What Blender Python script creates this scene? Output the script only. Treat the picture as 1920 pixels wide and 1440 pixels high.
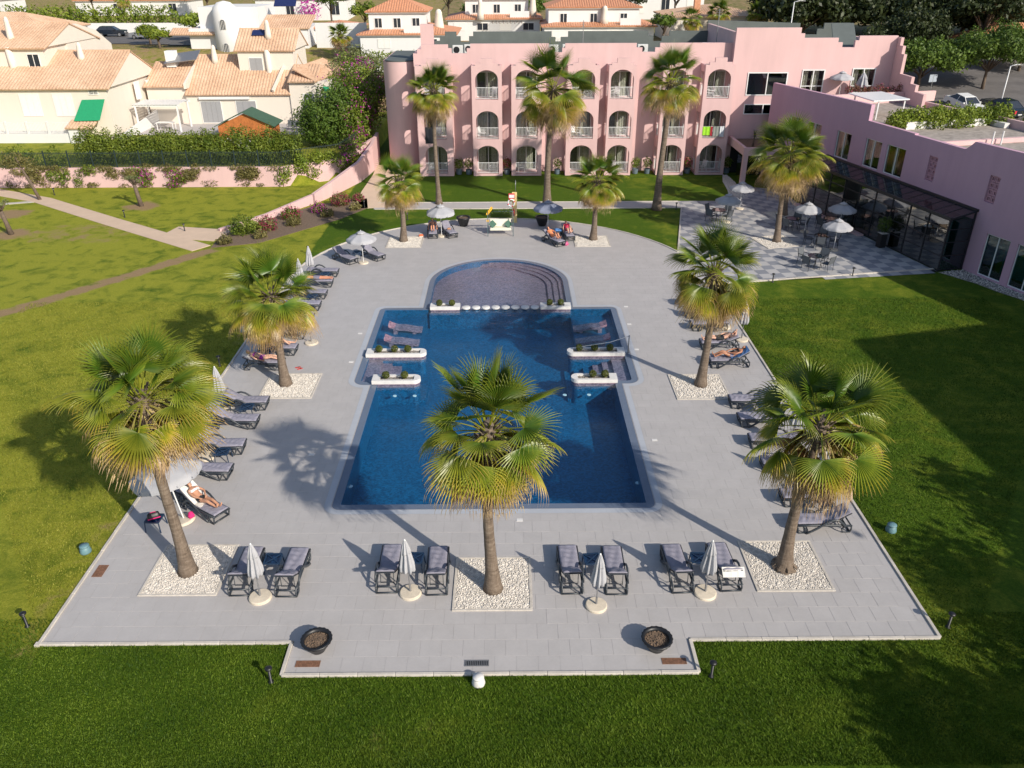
import bpy, bmesh, math, random
import numpy as np
from mathutils import Vector, Matrix
from mathutils.geometry import tessellate_polygon

# ------------------------------------------------------------------ scene, camera, sky, sun, exposure
scene = bpy.context.scene
for o in list(bpy.data.objects):
    bpy.data.objects.remove(o)
col = scene.collection
PI = math.pi
rad = math.radians

cam_d = bpy.data.cameras.new('camera')
cam_d.sensor_width = 36.0
cam_d.lens = 27.906
cam_d.clip_start = 0.5
cam_d.clip_end = 3000
cam = bpy.data.objects.new('camera', cam_d)
col.objects.link(cam)
_R = Vector((0.99997273, -0.00659023, -0.00333197))
_U = Vector((0.0060426, 0.47084633, 0.88219455))
_F = Vector((0.00424502, 0.88219063, -0.47087331))
cam.matrix_world = Matrix(((_R.x, _U.x, -_F.x, 0), (_R.y, _U.y, -_F.y, 0), (_R.z, _U.z, -_F.z, 17.0), (0, 0, 0, 1)))
scene.camera = cam

SUN_EL = rad(30.0)
SUN_AZ = (0.69, -0.724)          # horizontal direction towards the sun
world = bpy.data.worlds.new('World')
scene.world = world
world.use_nodes = True
wn = world.node_tree.nodes
wl = world.node_tree.links
bg = wn['Background']
sky = wn.new('ShaderNodeTexSky')
sky.sky_type = 'NISHITA'
sky.sun_disc = False
sky.sun_elevation = SUN_EL
sky.sun_rotation = math.atan2(SUN_AZ[0], SUN_AZ[1])
wl.new(sky.outputs[0], bg.inputs[0])
bg.inputs[1].default_value = 0.112
sun_d = bpy.data.lights.new('sun', 'SUN')
sun_d.energy = 4.1
sun_d.angle = rad(0.53)
sun_d.color = (1.0, 0.925, 0.80)
sun = bpy.data.objects.new('sun', sun_d)
col.objects.link(sun)
sun.rotation_euler = Vector((-SUN_AZ[0] * math.cos(SUN_EL), -SUN_AZ[1] * math.cos(SUN_EL), -math.sin(SUN_EL))).to_track_quat('-Z', 'Y').to_euler()
sun.location = (30, -30, 40)
scene.view_settings.view_transform = 'Standard'
scene.view_settings.look = 'None'
scene.view_settings.exposure = 0.35
scene.view_settings.gamma = 1.0
scene.view_settings.use_curve_mapping = False

# ------------------------------------------------------------------ helpers
rng = random.Random(7)


def tag(o, label=None, cat=None, group=None, kind=None):
    if label: o['label'] = label
    if cat: o['category'] = cat
    if group: o['group'] = group
    if kind: o['kind'] = kind
    return o


def empty(name, loc=(0, 0, 0), rz=0.0, label=None, cat=None, group=None):
    o = bpy.data.objects.new(name, None)
    o.empty_display_size = 0.2
    col.objects.link(o)
    o.location = loc
    o.rotation_euler = (0, 0, rz)
    tag(o, label, cat, group)
    return o


KIDS = {}


def link(name, me, parent=None):
    o = bpy.data.objects.new(name, me)
    col.objects.link(o)
    if parent is not None:
        o.parent = parent
        KIDS.setdefault(parent.name, []).append(o)
    return o


def copy_tree(o, parent=None):
    c = o.copy()
    col.objects.link(c)
    if parent is not None:
        c.parent = parent
        KIDS.setdefault(parent.name, []).append(c)
    for ch in list(KIDS.get(o.name, [])):
        copy_tree(ch, c)
    return c


def place(proto, used, loc, rz=0.0, label=None, group=None, scale=None):
    """first call moves the prototype itself, later calls copy it"""
    if not used:
        o = proto
        used.append(1)
    else:
        o = copy_tree(proto)
    o.location = loc
    o.rotation_euler = (0, 0, rz)
    if scale: o.scale = (scale,) * 3 if not hasattr(scale, '__len__') else scale
    if label: o['label'] = label
    if group: o['group'] = group
    return o


class MB:
    """collects geometry for ONE mesh object"""

    def __init__(self):
        self.v, self.f, self.m = [], [], []
        self.mi = 0

    def add(self, vs, fs):
        b = len(self.v)
        self.v += [tuple(p) for p in vs]
        self.f += [tuple(i + b for i in f) for f in fs]
        self.m += [self.mi] * len(fs)

    def box(self, x0, x1, y0, y1, z0, z1, M=None):
        vs = [(x0, y0, z0), (x1, y0, z0), (x1, y1, z0), (x0, y1, z0), (x0, y0, z1), (x1, y0, z1), (x1, y1, z1), (x0, y1, z1)]
        if M is not None: vs = [M @ Vector(p) for p in vs]
        self.add(vs, [(3, 2, 1, 0), (4, 5, 6, 7), (0, 1, 5, 4), (1, 2, 6, 5), (2, 3, 7, 6), (3, 0, 4, 7)])
        return self

    def bbox(self, x0, x1, y0, y1, z0, z1, b=0.01):
        """box with chamfered upright edges and top"""
        P = [(x0 + b, y0), (x1 - b, y0), (x1, y0 + b), (x1, y1 - b), (x1 - b, y1), (x0 + b, y1), (x0, y1 - b), (x0, y0 + b)]
        cx, cy = (x0 + x1) / 2, (y0 + y1) / 2
        sx, sy = (x1 - x0), (y1 - y0)
        Q = [(cx + (x - cx) * (1 - 2 * b / sx), cy + (y - cy) * (1 - 2 * b / sy)) for x, y in P]
        vs = [(x, y, z0) for x, y in P] + [(x, y, z1 - b) for x, y in P] + [(x, y, z1) for x, y in Q]
        fs = []
        for k in range(8):
            j = (k + 1) % 8
            fs += [(k, j, 8 + j, 8 + k), (8 + k, 8 + j, 16 + j, 16 + k)]
        fs += [tuple(range(16, 24)), tuple(range(7, -1, -1))]
        self.add(vs, fs)
        return self

    def prism(self, poly, z0, z1):
        n = len(poly)
        a = sum(poly[i][0] * poly[(i + 1) % n][1] - poly[(i + 1) % n][0] * poly[i][1] for i in range(n))
        if a < 0: poly = poly[::-1]
        vs = [(x, y, z0) for x, y in poly] + [(x, y, z1) for x, y in poly]
        fs = [tuple(range(n - 1, -1, -1)), tuple(range(n, 2 * n))] + [(i, (i + 1) % n, n + (i + 1) % n, n + i) for i in range(n)]
        self.add(vs, fs)
        return self

    def tube(self, pts, r, n=8, caps=True, flat=1.0):
        pts = [Vector(p) for p in pts]
        rs = r if hasattr(r, '__len__') else [r] * len(pts)
        b = len(self.v)
        up = None
        for i, p in enumerate(pts):
            t = (pts[min(i + 1, len(pts) - 1)] - pts[max(i - 1, 0)]).normalized()
            if up is None:
                up = Vector((0, 0, 1)) if abs(t.z) < 0.9 else Vector((1, 0, 0))
            s = t.cross(up).normalized()
            u = s.cross(t).normalized()
            up = u
            for k in range(n):
                a = 2 * PI * k / n
                self.v.append(tuple(p + s * math.cos(a) * rs[i] + u * math.sin(a) * rs[i] * flat))
        for i in range(len(pts) - 1):
            for k in range(n):
                j = (k + 1) % n
                self.f.append((b + i * n + k, b + i * n + j, b + (i + 1) * n + j, b + (i + 1) * n + k))
                self.m.append(self.mi)
        if caps:
            self.f.append(tuple(b + k for k in range(n - 1, -1, -1)))
            self.f.append(tuple(b + (len(pts) - 1) * n + k for k in range(n)))
            self.m += [self.mi] * 2
        return self

    def bar(self, a, b, w, h):
        """rectangular bar from a to b, width w, height h"""
        a, b = Vector(a), Vector(b)
        t = (b - a).normalized()
        up = Vector((0, 0, 1)) if abs(t.z) < 0.95 else Vector((0, 1, 0))
        s = t.cross(up).normalized() * w / 2
        u = s.cross(t).normalized() * h / 2
        vs = [a - s - u, a + s - u, a + s + u, a - s + u, b - s - u, b + s - u, b + s + u, b - s + u]
        self.add(vs, [(0, 1, 2, 3), (7, 6, 5, 4), (0, 4, 5, 1), (1, 5, 6, 2), (2, 6, 7, 3), (3, 7, 4, 0)])
        return self

    def lathe(self, prof, n=24, c=(0, 0, 0), fn=None, cap_top=True, cap_bot=True):
        b = len(self.v)
        for (r, z) in prof:
            for k in range(n):
                a = 2 * PI * k / n
                rr = r if fn is None else fn(r, z, a)
                self.v.append((c[0] + rr * math.cos(a), c[1] + rr * math.sin(a), c[2] + z))
        for i in range(len(prof) - 1):
            for k in range(n):
                j = (k + 1) % n
                self.f.append((b + i * n + k, b + i * n + j, b + (i + 1) * n + j, b + (i + 1) * n + k))
                self.m.append(self.mi)
        if cap_bot: self.f.append(tuple(b + k for k in range(n - 1, -1, -1))); self.m.append(self.mi)
        if cap_top: self.f.append(tuple(b + (len(prof) - 1) * n + k for k in range(n))); self.m.append(self.mi)
        return self

    def plate(self, outer, holes, M, t):
        """plane polygon (2D) with holes, thickness t along local +Z, mapped by matrix M"""
        def area(p): return sum(p[i][0] * p[(i + 1) % len(p)][1] - p[(i + 1) % len(p)][0] * p[i][1] for i in range(len(p)))
        if area(outer) < 0: outer = outer[::-1]
        hs = [h if area(h) < 0 else h[::-1] for h in holes]
        loops = [outer] + hs
        tris = tessellate_polygon([[Vector((x, y, 0)) for x, y in l] for l in loops])
        flat = [p for l in loops for p in l]
        n = len(flat)
        vs = [M @ Vector((x, y, 0)) for x, y in flat] + [M @ Vector((x, y, t)) for x, y in flat]
        fs = []
        for a, b, c in tris:
            pa, pb, pc = flat[a], flat[b], flat[c]
            cr = (pb[0] - pa[0]) * (pc[1] - pa[1]) - (pb[1] - pa[1]) * (pc[0] - pa[0])
            if abs(cr) < 1e-12: continue
            if cr < 0: b, c = c, b
            fs += [(a + n, b + n, c + n), (c, b, a)]
        o = 0
        for l in loops:
            k = len(l)
            for i in range(k):
                j = (i + 1) % k
                fs.append((o + i, o + j, n + o + j, n + o + i))
            o += k
        self.add(vs, fs)
        return self

    def mesh(self, name, mat, smooth=False):
        me = bpy.data.meshes.new(name)
        me.from_pydata(self.v, [], self.f)
        for m in (mat if isinstance(mat, (list, tuple)) else [mat]):
            me.materials.append(m)
        if any(self.m): me.polygons.foreach_set('material_index', self.m)
        if smooth: me.polygons.foreach_set('use_smooth', [True] * len(me.polygons))
        me.update()
        return me

    def build(self, name, mat, parent=None, smooth=False):
        return link(name, self.mesh(name, mat, smooth), parent)


def np_mesh(name, verts, faces, mat, attr=None, smooth=False, colattr=None):
    """fast mesh from numpy arrays: faces (N,k) constant k"""
    me = bpy.data.meshes.new(name)
    nv, (nf, k) = len(verts), faces.shape
    me.vertices.add(nv)
    me.vertices.foreach_set('co', np.asarray(verts, np.float32).ravel())
    me.loops.add(nf * k)
    me.loops.foreach_set('vertex_index', np.asarray(faces, np.int32).ravel())
    me.polygons.add(nf)
    me.polygons.foreach_set('loop_start', np.arange(0, nf * k, k, dtype=np.int32))
    me.polygons.foreach_set('loop_total', np.full(nf, k, np.int32))
    if smooth: me.polygons.foreach_set('use_smooth', np.ones(nf, bool))
    me.update(calc_edges=True)
    me.validate()
    if attr is not None:
        for an, av in attr.items():
            a = me.attributes.new(an, 'FLOAT', 'POINT')
            a.data.foreach_set('value', np.asarray(av, np.float32))
    if colattr is not None:
        a = me.attributes.new('Col', 'FLOAT_COLOR', 'POINT')
        a.data.foreach_set('color', np.asarray(colattr, np.float32).ravel())
    me.materials.append(mat)
    return me


# ------------------------------------------------------------------ materials
def srgb(r, g, b):
    f = lambda c: (c / 255 / 12.92) if c / 255 <= 0.04045 else ((c / 255 + 0.055) / 1.055) ** 2.4
    return (f(r), f(g), f(b))


class NT:
    def __init__(self, name):
        self.mat = bpy.data.materials.new(name)
        self.mat.use_nodes = True
        self.t = self.mat.node_tree
        self.b = self.t.nodes['Principled BSDF']
        self.out = self.t.nodes['Material Output']

    def n(self, typ, **kw):
        nd = self.t.nodes.new(typ)
        for k, v in kw.items(): setattr(nd, k, v)
        return nd

    def l(self, a, b): self.t.links.new(a, b)

    def noise(self, scale, detail=4, rough=0.6, coord='Object', dist=0.0, vec=None):
        tc = self.n('ShaderNodeTexCoord')
        nz = self.n('ShaderNodeTexNoise')
        nz.inputs['Scale'].default_value = scale
        nz.inputs['Detail'].default_value = detail
        nz.inputs['Roughness'].default_value = rough
        nz.inputs['Distortion'].default_value = dist
        self.l(vec if vec is not None else tc.outputs[coord], nz.inputs['Vector'])
        return nz.outputs['Fac']

    def geo_pos(self):
        g = self.n('ShaderNodeNewGeometry')
        return g.outputs['Position']

    def ramp(self, fac, stops):
        r = self.n('ShaderNodeValToRGB')
        while len(r.color_ramp.elements) < len(stops): r.color_ramp.elements.new(0.5)
        for e, (p, c) in zip(r.color_ramp.elements, stops):
            e.position = p
            e.color = (*c, 1) if len(c) == 3 else c
        self.l(fac, r.inputs[0])
        return r.outputs[0]

    def mix(self, fac, a, b, mode='MIX'):
        m = self.n('ShaderNodeMix', data_type='RGBA', blend_type=mode)
        for s, v in ((m.inputs[0], fac), (m.inputs[6], a), (m.inputs[7], b)):
            if hasattr(v, 'is_linked') or hasattr(v, 'links'): self.l(v, s)
            elif isinstance(v, (int, float)): s.default_value = v
            else: s.default_value = (*v, 1) if len(v) == 3 else v
        return m.outputs[2]

    def math(self, op, a, b=0.0):
        m = self.n('ShaderNodeMath', operation=op)
        for s, v in ((m.inputs[0], a), (m.inputs[1], b)):
            if hasattr(v, 'links'): self.l(v, s)
            else: s.default_value = v
        return m.outputs[0]

    def bump(self, h, strength=0.3, dist=0.01):
        b = self.n('ShaderNodeBump')
        b.inputs['Strength'].default_value = strength
        b.inputs['Distance'].default_value = dist
        self.l(h, b.inputs['Height'])
        self.l(b.outputs[0], self.b.inputs['Normal'])

    def color(self, c):
        if hasattr(c, 'links'): self.l(c, self.b.inputs['Base Color'])
        else: self.b.inputs['Base Color'].default_value = (*c, 1)

    def attr(self, name):
        a = self.n('ShaderNodeAttribute', attribute_name=name)
        return a

    def orand(self):
        return self.n('ShaderNodeObjectInfo').outputs['Random']


def simple(name, c, rough=0.6, var=0.12, scale=6.0, bump=0.0, bscale=60.0, metal=0.0, spec=0.5, orandom=0.0, coord='Object'):
    """plain paint/stone/plastic with a broad tone variation and fine relief"""
    t = NT(name)
    nz = t.noise(scale, 5, 0.65, coord)
    lo = tuple(max(0, x * (1 - var)) for x in c)
    hi = tuple(min(1, x * (1 + var)) for x in c)
    cc = t.ramp(nz, [(0.3, lo), (0.7, hi)])
    if orandom:
        v = t.math('ADD', t.math('MULTIPLY', t.orand(), orandom), 1 - orandom / 2)
        cc = t.mix(1.0, cc, t.mix(0.0, (1, 1, 1), (1, 1, 1)), 'MULTIPLY')
        hsv = t.n('ShaderNodeHueSaturation')
        t.l(cc, hsv.inputs['Color'])
        t.l(v, hsv.inputs['Value'])
        cc = hsv.outputs[0]
    t.color(cc)
    t.b.inputs['Roughness'].default_value = rough
    t.b.inputs['Metallic'].default_value = metal
    t.b.inputs['Specular IOR Level'].default_value = spec
    if bump: t.bump(t.noise(bscale, 3, 0.6, coord), bump, 0.01)
    return t.mat


def leaf_mat(name, c1, c2, trans=0.25, rough=0.5):
    t = NT(name)
    v = t.attr('v').outputs['Fac']
    cc = t.ramp(v, [(0.0, c1), (1.0, c2)])
    hsv = t.n('ShaderNodeHueSaturation')
    t.l(cc, hsv.inputs['Color'])
    t.l(t.math('ADD', t.math('MULTIPLY', t.orand(), 0.25), 0.875), hsv.inputs['Value'])
    cc = hsv.outputs[0]
    t.color(cc)
    t.b.inputs['Roughness'].default_value = rough
    t.b.inputs['Specular IOR Level'].default_value = 0.3
    tr = t.n('ShaderNodeBsdfTranslucent')
    t.l(cc, tr.inputs[0])
    ms = t.n('ShaderNodeMixShader')
    ms.inputs[0].default_value = trans
    t.l(t.b.outputs[0], ms.inputs[1])
    t.l(tr.outputs[0], ms.inputs[2])
    t.l(ms.outputs[0], t.out.inputs[0])
    return t.mat


def glass_mat(name, tint, refl=0.12, rough=0.02):
    """pane: see-through tinted sheet with mirror reflection that grows at grazing angles"""
    t = NT(name)
    lw = t.n('ShaderNodeLayerWeight')
    lw.inputs[0].default_value = 0.5
    f = t.math('ADD', t.math('MULTIPLY', t.math('POWER', lw.outputs['Facing'], 5.0), 0.92), 0.045 + refl)
    tr = t.n('ShaderNodeBsdfTransparent')
    tr.inputs[0].default_value = (*tint, 1)
    gl = t.n('ShaderNodeBsdfGlossy')
    gl.inputs['Roughness'].default_value = rough
    ms = t.n('ShaderNodeMixShader')
    t.l(f, ms.inputs[0])
    t.l(tr.outputs[0], ms.inputs[1])
    t.l(gl.outputs[0], ms.inputs[2])
    t.l(ms.outputs[0], t.out.inputs[0])
    return t.mat


M = {}


def lawn_material():
    t = NT('lawn_grass')
    P = t.geo_pos()
    fine = t.noise(14.0, 9, 0.9, vec=P)
    mid = t.noise(0.9, 5, 0.6, vec=P, dist=0.6)
    big = t.noise(0.16, 4, 0.55, vec=P, dist=0.8)
    green = t.ramp(fine, [(0.30, (0.014, 0.042, 0.001)), (0.5, (0.054, 0.106, 0.004)), (0.68, (0.135, 0.20, 0.014))])
    dry = t.ramp(fine, [(0.28, (0.11, 0.147, 0.009)), (0.5, (0.258, 0.272, 0.023)), (0.72, (0.45, 0.40, 0.07))])
    straw = t.ramp(fine, [(0.3, (0.22, 0.14, 0.07)), (0.7, (0.38, 0.27, 0.15))])
    d = t.attr('dry').outputs['Fac']
    mpm = t.n('ShaderNodeMapping')
    mpm.inputs['Scale'].default_value = (0.12, 1.6, 1)
    t.l(P, mpm.inputs[0])
    mow = t.noise(1.0, 4, 0.6, vec=mpm.outputs[0])
    k = t.math('ADD', t.math('MULTIPLY', t.math('MULTIPLY', t.math('SUBTRACT', mid, 0.5), 2.2), t.math('ADD', d, 0.3)), d)
    k = t.math('ADD', k, t.math('MULTIPLY', t.math('SUBTRACT', mow, 0.5), 0.45))
    k = t.math('ADD', k, t.math('MULTIPLY', t.math('SUBTRACT', big, 0.5), 0.8))
    kk = t.ramp(k, [(0.15, (0, 0, 0)), (0.85, (1, 1, 1))])
    c = t.mix(kk, green, dry)
    b = t.attr('bare').outputs['Fac']
    bb = t.ramp(t.math('ADD', b, t.math('MULTIPLY', t.math('SUBTRACT', mid, 0.5), 0.9)), [(0.45, (0, 0, 0)), (0.7, (1, 1, 1))])
    c = t.mix(bb, c, straw)
    t.color(c)
    t.b.inputs['Roughness'].default_value = 0.85
    t.b.inputs['Specular IOR Level'].default_value = 0.15
    t.bump(t.noise(28.0, 6, 0.8, vec=P), 0.9, 0.05)
    return t.mat


def tile_material(name, c, var=0.08, rough=0.55):
    t = NT(name)
    P = t.geo_pos()
    v = t.math('ADD', t.attr('tv').outputs['Fac'], t.orand())
    n1 = t.noise(1.1, 6, 0.7, vec=P, dist=0.4)
    n2 = t.noise(14.0, 4, 0.6, vec=P)
    s = t.math('ADD', 1 - var / 2, t.math('MULTIPLY', t.math('FRACT', v), var))
    s = t.math('ADD', s, t.math('MULTIPLY', t.math('SUBTRACT', n1, 0.5), 0.30))
    s = t.math('ADD', s, t.math('MULTIPLY', t.math('SUBTRACT', n2, 0.5), 0.10))
    hsv = t.n('ShaderNodeHueSaturation')
    hsv.inputs['Color'].default_value = (*c, 1)
    t.l(s, hsv.inputs['Value'])
    t.color(hsv.outputs[0])
    t.b.inputs['Roughness'].default_value = rough
    t.b.inputs['Specular IOR Level'].default_value = 0.35
    t.bump(t.noise(120.0, 3, 0.6, vec=P), 0.12, 0.01)
    return t.mat


def wall_material(name, c, streak=0.10, vscale=0.35):
    t = NT(name)
    P = t.geo_pos()
    mp = t.n('ShaderNodeMapping')
    mp.inputs['Scale'].default_value = (1.3, 1.3, 0.18)
    t.l(P, mp.inputs[0])
    st = t.noise(1.0, 6, 0.7, vec=mp.outputs[0])
    n2 = t.noise(vscale, 4, 0.6, vec=P)
    s = t.math('ADD', 1.0, t.math('MULTIPLY', t.math('SUBTRACT', st, 0.5), streak * 2.2))
    s = t.math('ADD', s, t.math('MULTIPLY', t.math('SUBTRACT', n2, 0.5), streak * 1.4))
    hsv = t.n('ShaderNodeHueSaturation')
    hsv.inputs['Color'].default_value = (*c, 1)
    t.l(s, hsv.inputs['Value'])
    t.color(hsv.outputs[0])
    t.b.inputs['Roughness'].default_value = 0.85
    t.b.inputs['Specular IOR Level'].default_value = 0.2
    t.bump(t.noise(35.0, 4, 0.7, vec=P), 0.25, 0.015)
    return t.mat


def mosaic_material(name, c1, c2):
    t = NT(name)
    P = t.geo_pos()
    vo = t.n('ShaderNodeTexVoronoi')
    vo.inputs['Scale'].default_value = 14.0
    t.l(P, vo.inputs['Vector'])
    sep = t.n('ShaderNodeSeparateColor')
    t.l(vo.outputs['Color'], sep.inputs[0])
    n1 = t.noise(0.7, 4, 0.6, vec=P)
    k = t.math('ADD', t.math('MULTIPLY', sep.outputs[0], 0.75), t.math('MULTIPLY', n1, 0.35))
    t.color(t.ramp(k, [(0.1, c1), (0.95, c2)]))
    t.b.inputs['Roughness'].default_value = 0.3
    return t.mat


def water_material():
    t = NT('pool_water')
    P = t.geo_pos()
    h = t.math('ADD', t.noise(1.6, 3, 0.5, vec=P, dist=0.5), t.math('MULTIPLY', t.noise(7.0, 4, 0.6, vec=P), 0.45))
    bp = t.n('ShaderNodeBump')
    bp.inputs['Strength'].default_value = 0.32
    bp.inputs['Distance'].default_value = 0.06
    t.l(h, bp.inputs['Height'])
    lw = t.n('ShaderNodeLayerWeight')
    lw.inputs[0].default_value = 0.5
    t.l(bp.outputs[0], lw.inputs['Normal'])
    fr = t.math('ADD', t.math('MULTIPLY', t.math('POWER', lw.outputs['Facing'], 5.0), 0.97), 0.03)
    tr = t.n('ShaderNodeBsdfTransparent')
    tr.inputs[0].default_value = (0.76, 0.93, 0.97, 1)
    gl = t.n('ShaderNodeBsdfGlossy')
    gl.inputs['Roughness'].default_value = 0.03
    t.l(bp.outputs[0], gl.inputs['Normal'])
    ms = t.n('ShaderNodeMixShader')
    t.l(fr, ms.inputs[0])
    t.l(tr.outputs[0], ms.inputs[1])
    t.l(gl.outputs[0], ms.inputs[2])
    t.l(ms.outputs[0], t.out.inputs[0])
    return t.mat


def frond_material():
    t = NT('palm_frond')
    ca = t.n('ShaderNodeVertexColor', layer_name='Col')
    hsv = t.n('ShaderNodeHueSaturation')
    t.l(ca.outputs[0], hsv.inputs['Color'])
    t.l(t.math('ADD', t.math('MULTIPLY', t.orand(), 0.34), 0.83), hsv.inputs['Value'])
    t.l(t.math('ADD', t.math('MULTIPLY', t.orand(), 0.024), 0.488), hsv.inputs['Hue'])
    c = hsv.outputs[0]
    t.color(c)
    t.b.inputs['Roughness'].default_value = 0.38
    t.b.inputs['Specular IOR Level'].default_value = 0.45
    tr = t.n('ShaderNodeBsdfTranslucent')
    t.l(c, tr.inputs[0])
    ms = t.n('ShaderNodeMixShader')
    ms.inputs[0].default_value = 0.28
    t.l(t.b.outputs[0], ms.inputs[1])
    t.l(tr.outputs[0], ms.inputs[2])
    t.l(ms.outputs[0], t.out.inputs[0])
    return t.mat


M['lawn'] = lawn_material()
M['tile'] = tile_material('deck_tile', (0.425, 0.403, 0.396), 0.035)
M['tile_dark'] = tile_material('terrace_tile_dark', (0.235, 0.245, 0.275), 0.12)
M['tile_light'] = tile_material('terrace_tile_light', (0.42, 0.41, 0.41), 0.12)
M['path'] = tile_material('path_paving', (0.66, 0.49, 0.36), 0.2, 0.8)
M['path_grey'] = tile_material('grey_path_paving', (0.43, 0.40, 0.39), 0.15, 0.8)
M['grout'] = simple('grout', (0.36, 0.34, 0.335), 0.9, 0.1)
M['kerb'] = simple('kerb_stone', (0.52, 0.475, 0.42), 0.8, 0.18, 3.0, 0.3, 50, orandom=0.12)
M['pebble'] = simple('white_pebble', (0.66, 0.61, 0.55), 0.75, 0.3, 9.0, coord='Object')
M['soil'] = simple('soil', (0.16, 0.11, 0.075), 0.95, 0.35, 8.0, 0.6, 30)
M['coping'] = tile_material('wet_coping', (0.39, 0.405, 0.44), 0.2, 0.3)
M['gutter'] = tile_material('gutter_stone', (0.13, 0.16, 0.22), 0.4, 0.2)
M['slot'] = simple('drain_slot', (0.015, 0.017, 0.02), 0.6)
M['mosaic_blue'] = mosaic_material('blue_mosaic', (0.0015, 0.043, 0.115), (0.006, 0.115, 0.265))
M['mosaic_purple'] = mosaic_material('purple_mosaic', (0.13, 0.08, 0.12), (0.38, 0.24, 0.30))
M['water'] = water_material()
M['white_stone'] = simple('white_stone', (0.66, 0.64, 0.62), 0.55, 0.08, 3.0)
M['frond'] = frond_material()
M['trunk'] = None
M['resin'] = simple('anthracite_resin', (0.035, 0.042, 0.052), 0.38, 0.15, 4.0)
M['cushion'] = simple('grey_cushion_fabric', (0.25, 0.24, 0.295), 0.85, 0.16, 5.0, 1.0, 7.0, orandom=0.12)
M['canopy'] = simple('parasol_fabric', (0.39, 0.39, 0.415), 0.85, 0.08, 3.0, 0.2, 25, orandom=0.08)
M['canopy_grey'] = simple('blue_grey_parasol_fabric', (0.22, 0.24, 0.32), 0.85, 0.08, 3.0, 0.2, 25)
M['metal_white'] = simple('white_painted_metal', (0.72, 0.72, 0.72), 0.4, 0.04)
M['metal_grey'] = simple('grey_metal', (0.30, 0.30, 0.31), 0.4, 0.1, metal=0.6)
M['cream_base'] = simple('cream_concrete', (0.62, 0.54, 0.43), 0.8, 0.14, 5.0, 0.3, 40)
M['table'] = simple('dark_blue_resin', (0.015, 0.035, 0.075), 0.3, 0.15)
M['table_glass'] = glass_mat('blue_table_glass', (0.10, 0.26, 0.45), 0.1)
M['black'] = simple('black_plastic', (0.012, 0.012, 0.014), 0.45, 0.2)
M['towel_white'] = simple('white_towel', (0.74, 0.71, 0.67), 0.95, 0.06, 8, 0.6, 30)
M['rust'] = simple('rusty_grate', (0.20, 0.10, 0.06), 0.8, 0.4, 12.0, 0.4, 60)
M['teal'] = simple('teal_lamp_shell', (0.13, 0.24, 0.27), 0.5, 0.15)
M['box_ball'] = leaf_mat('boxwood_leaf', (0.03, 0.055, 0.008), (0.16, 0.17, 0.03), 0.15)
M['river_stone'] = simple('grey_river_stone', (0.24, 0.22, 0.20), 0.7, 0.35, 9.0)


def trunk_material():
    t = NT('palm_bark')
    tc = t.n('ShaderNodeTexCoord')
    mp = t.n('ShaderNodeMapping')
    mp.inputs['Scale'].default_value = (3, 3, 16)
    t.l(tc.outputs['Object'], mp.inputs[0])
    rings = t.noise(1.0, 5, 0.7, vec=mp.outputs[0], dist=0.6)
    mp2 = t.n('ShaderNodeMapping')
    mp2.inputs['Scale'].default_value = (22, 22, 2.0)
    t.l(tc.outputs['Object'], mp2.inputs[0])
    fib = t.noise(1.0, 5, 0.7, vec=mp2.outputs[0])
    k = t.math('ADD', t.math('MULTIPLY', rings, 0.6), t.math('MULTIPLY', fib, 0.4))
    t.color(t.ramp(k, [(0.3, (0.075, 0.055, 0.042)), (0.5, (0.17, 0.13, 0.10)), (0.7, (0.28, 0.225, 0.175))]))
    t.b.inputs['Roughness'].default_value = 0.9
    t.b.inputs['Specular IOR Level'].default_value = 0.15
    t.bump(k, 0.9, 0.04)
    return t.mat


M['trunk'] = trunk_material()
# ------------------------------------------------------------------ layout constants (metres)
CX = -0.56                       # symmetry axis of pool and deck
DX0, DX1 = -13.25, 12.13         # deck sides
DY0, DYB = 16.45, 15.28          # deck front, front bay
BX0, BX1 = -6.12, 5.04
DCY, DR = 45.3, 12.69            # round back end of the deck


def deck_outline(o=0.0):
    p = [(DX0 - o, DY0 - o), (BX0 - o, DY0 - o), (BX0 - o, DYB - o), (BX1 + o, DYB - o), (BX1 + o, DY0 - o), (DX1 + o, DY0 - o), (DX1 + o, DCY)]
    n = 40
    cx = (DX0 + DX1) / 2
    for i in range(1, n):
        a = PI * i / n
        p.append((cx + (DR + o) * math.cos(a), DCY + (DR + o) * math.sin(a)))
    p.append((DX0 - o, DCY))
    return p


def arc(cx, cy, r, a0, a1, n=8):
    return [(cx + r * math.cos(rad(a0 + (a1 - a0) * i / n)), cy + r * math.sin(rad(a0 + (a1 - a0) * i / n))) for i in range(n + 1)]


def pool_outline(o=0.0):
    """o<0 inside, o>0 outside the drain line"""
    h1, h2, h3 = 5.72 + o, 6.52 + o, 4.15 + o
    y0, y1, y2, cy = 22.55 - o, 31.85 - o, 40.9 + o, 44.85
    r0 = max(0.05, 0.3 + o)
    r1 = max(0.1, 0.5 + o)
    r2 = max(0.05, 0.35 + o)
    R = arc(h1 - r0, y0 + r0, r0, -90, 0, 6)
    R += [(h1, y1)] + arc(h2 - r1, y1 + r1, r1, -90, 0, 8)
    R += arc(h2 - r2, y2 - r2, r2, 0, 90, 6) + [(h3, y2)]
    R += arc(0, cy, h3, 0, 90, 20)
    L = [(-x, y) for x, y in R[:-1]][::-1]
    return [(CX + x, y) for x, y in R + L]


PLANTERS = {  # centre x, y of the pebble squares the palms stand in
    'front_left': (-10.12, 19.5), 'front_mid': (-0.53, 18.77), 'front_right': (8.73, 19.5), 'mid_left': (-9.89, 31.8),
    'mid_right': (8.57, 31.48), 'back_left': (-7.03, 52.55), 'back_right': (5.72, 52.54)}
PS = 1.2                        # planter half size


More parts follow.
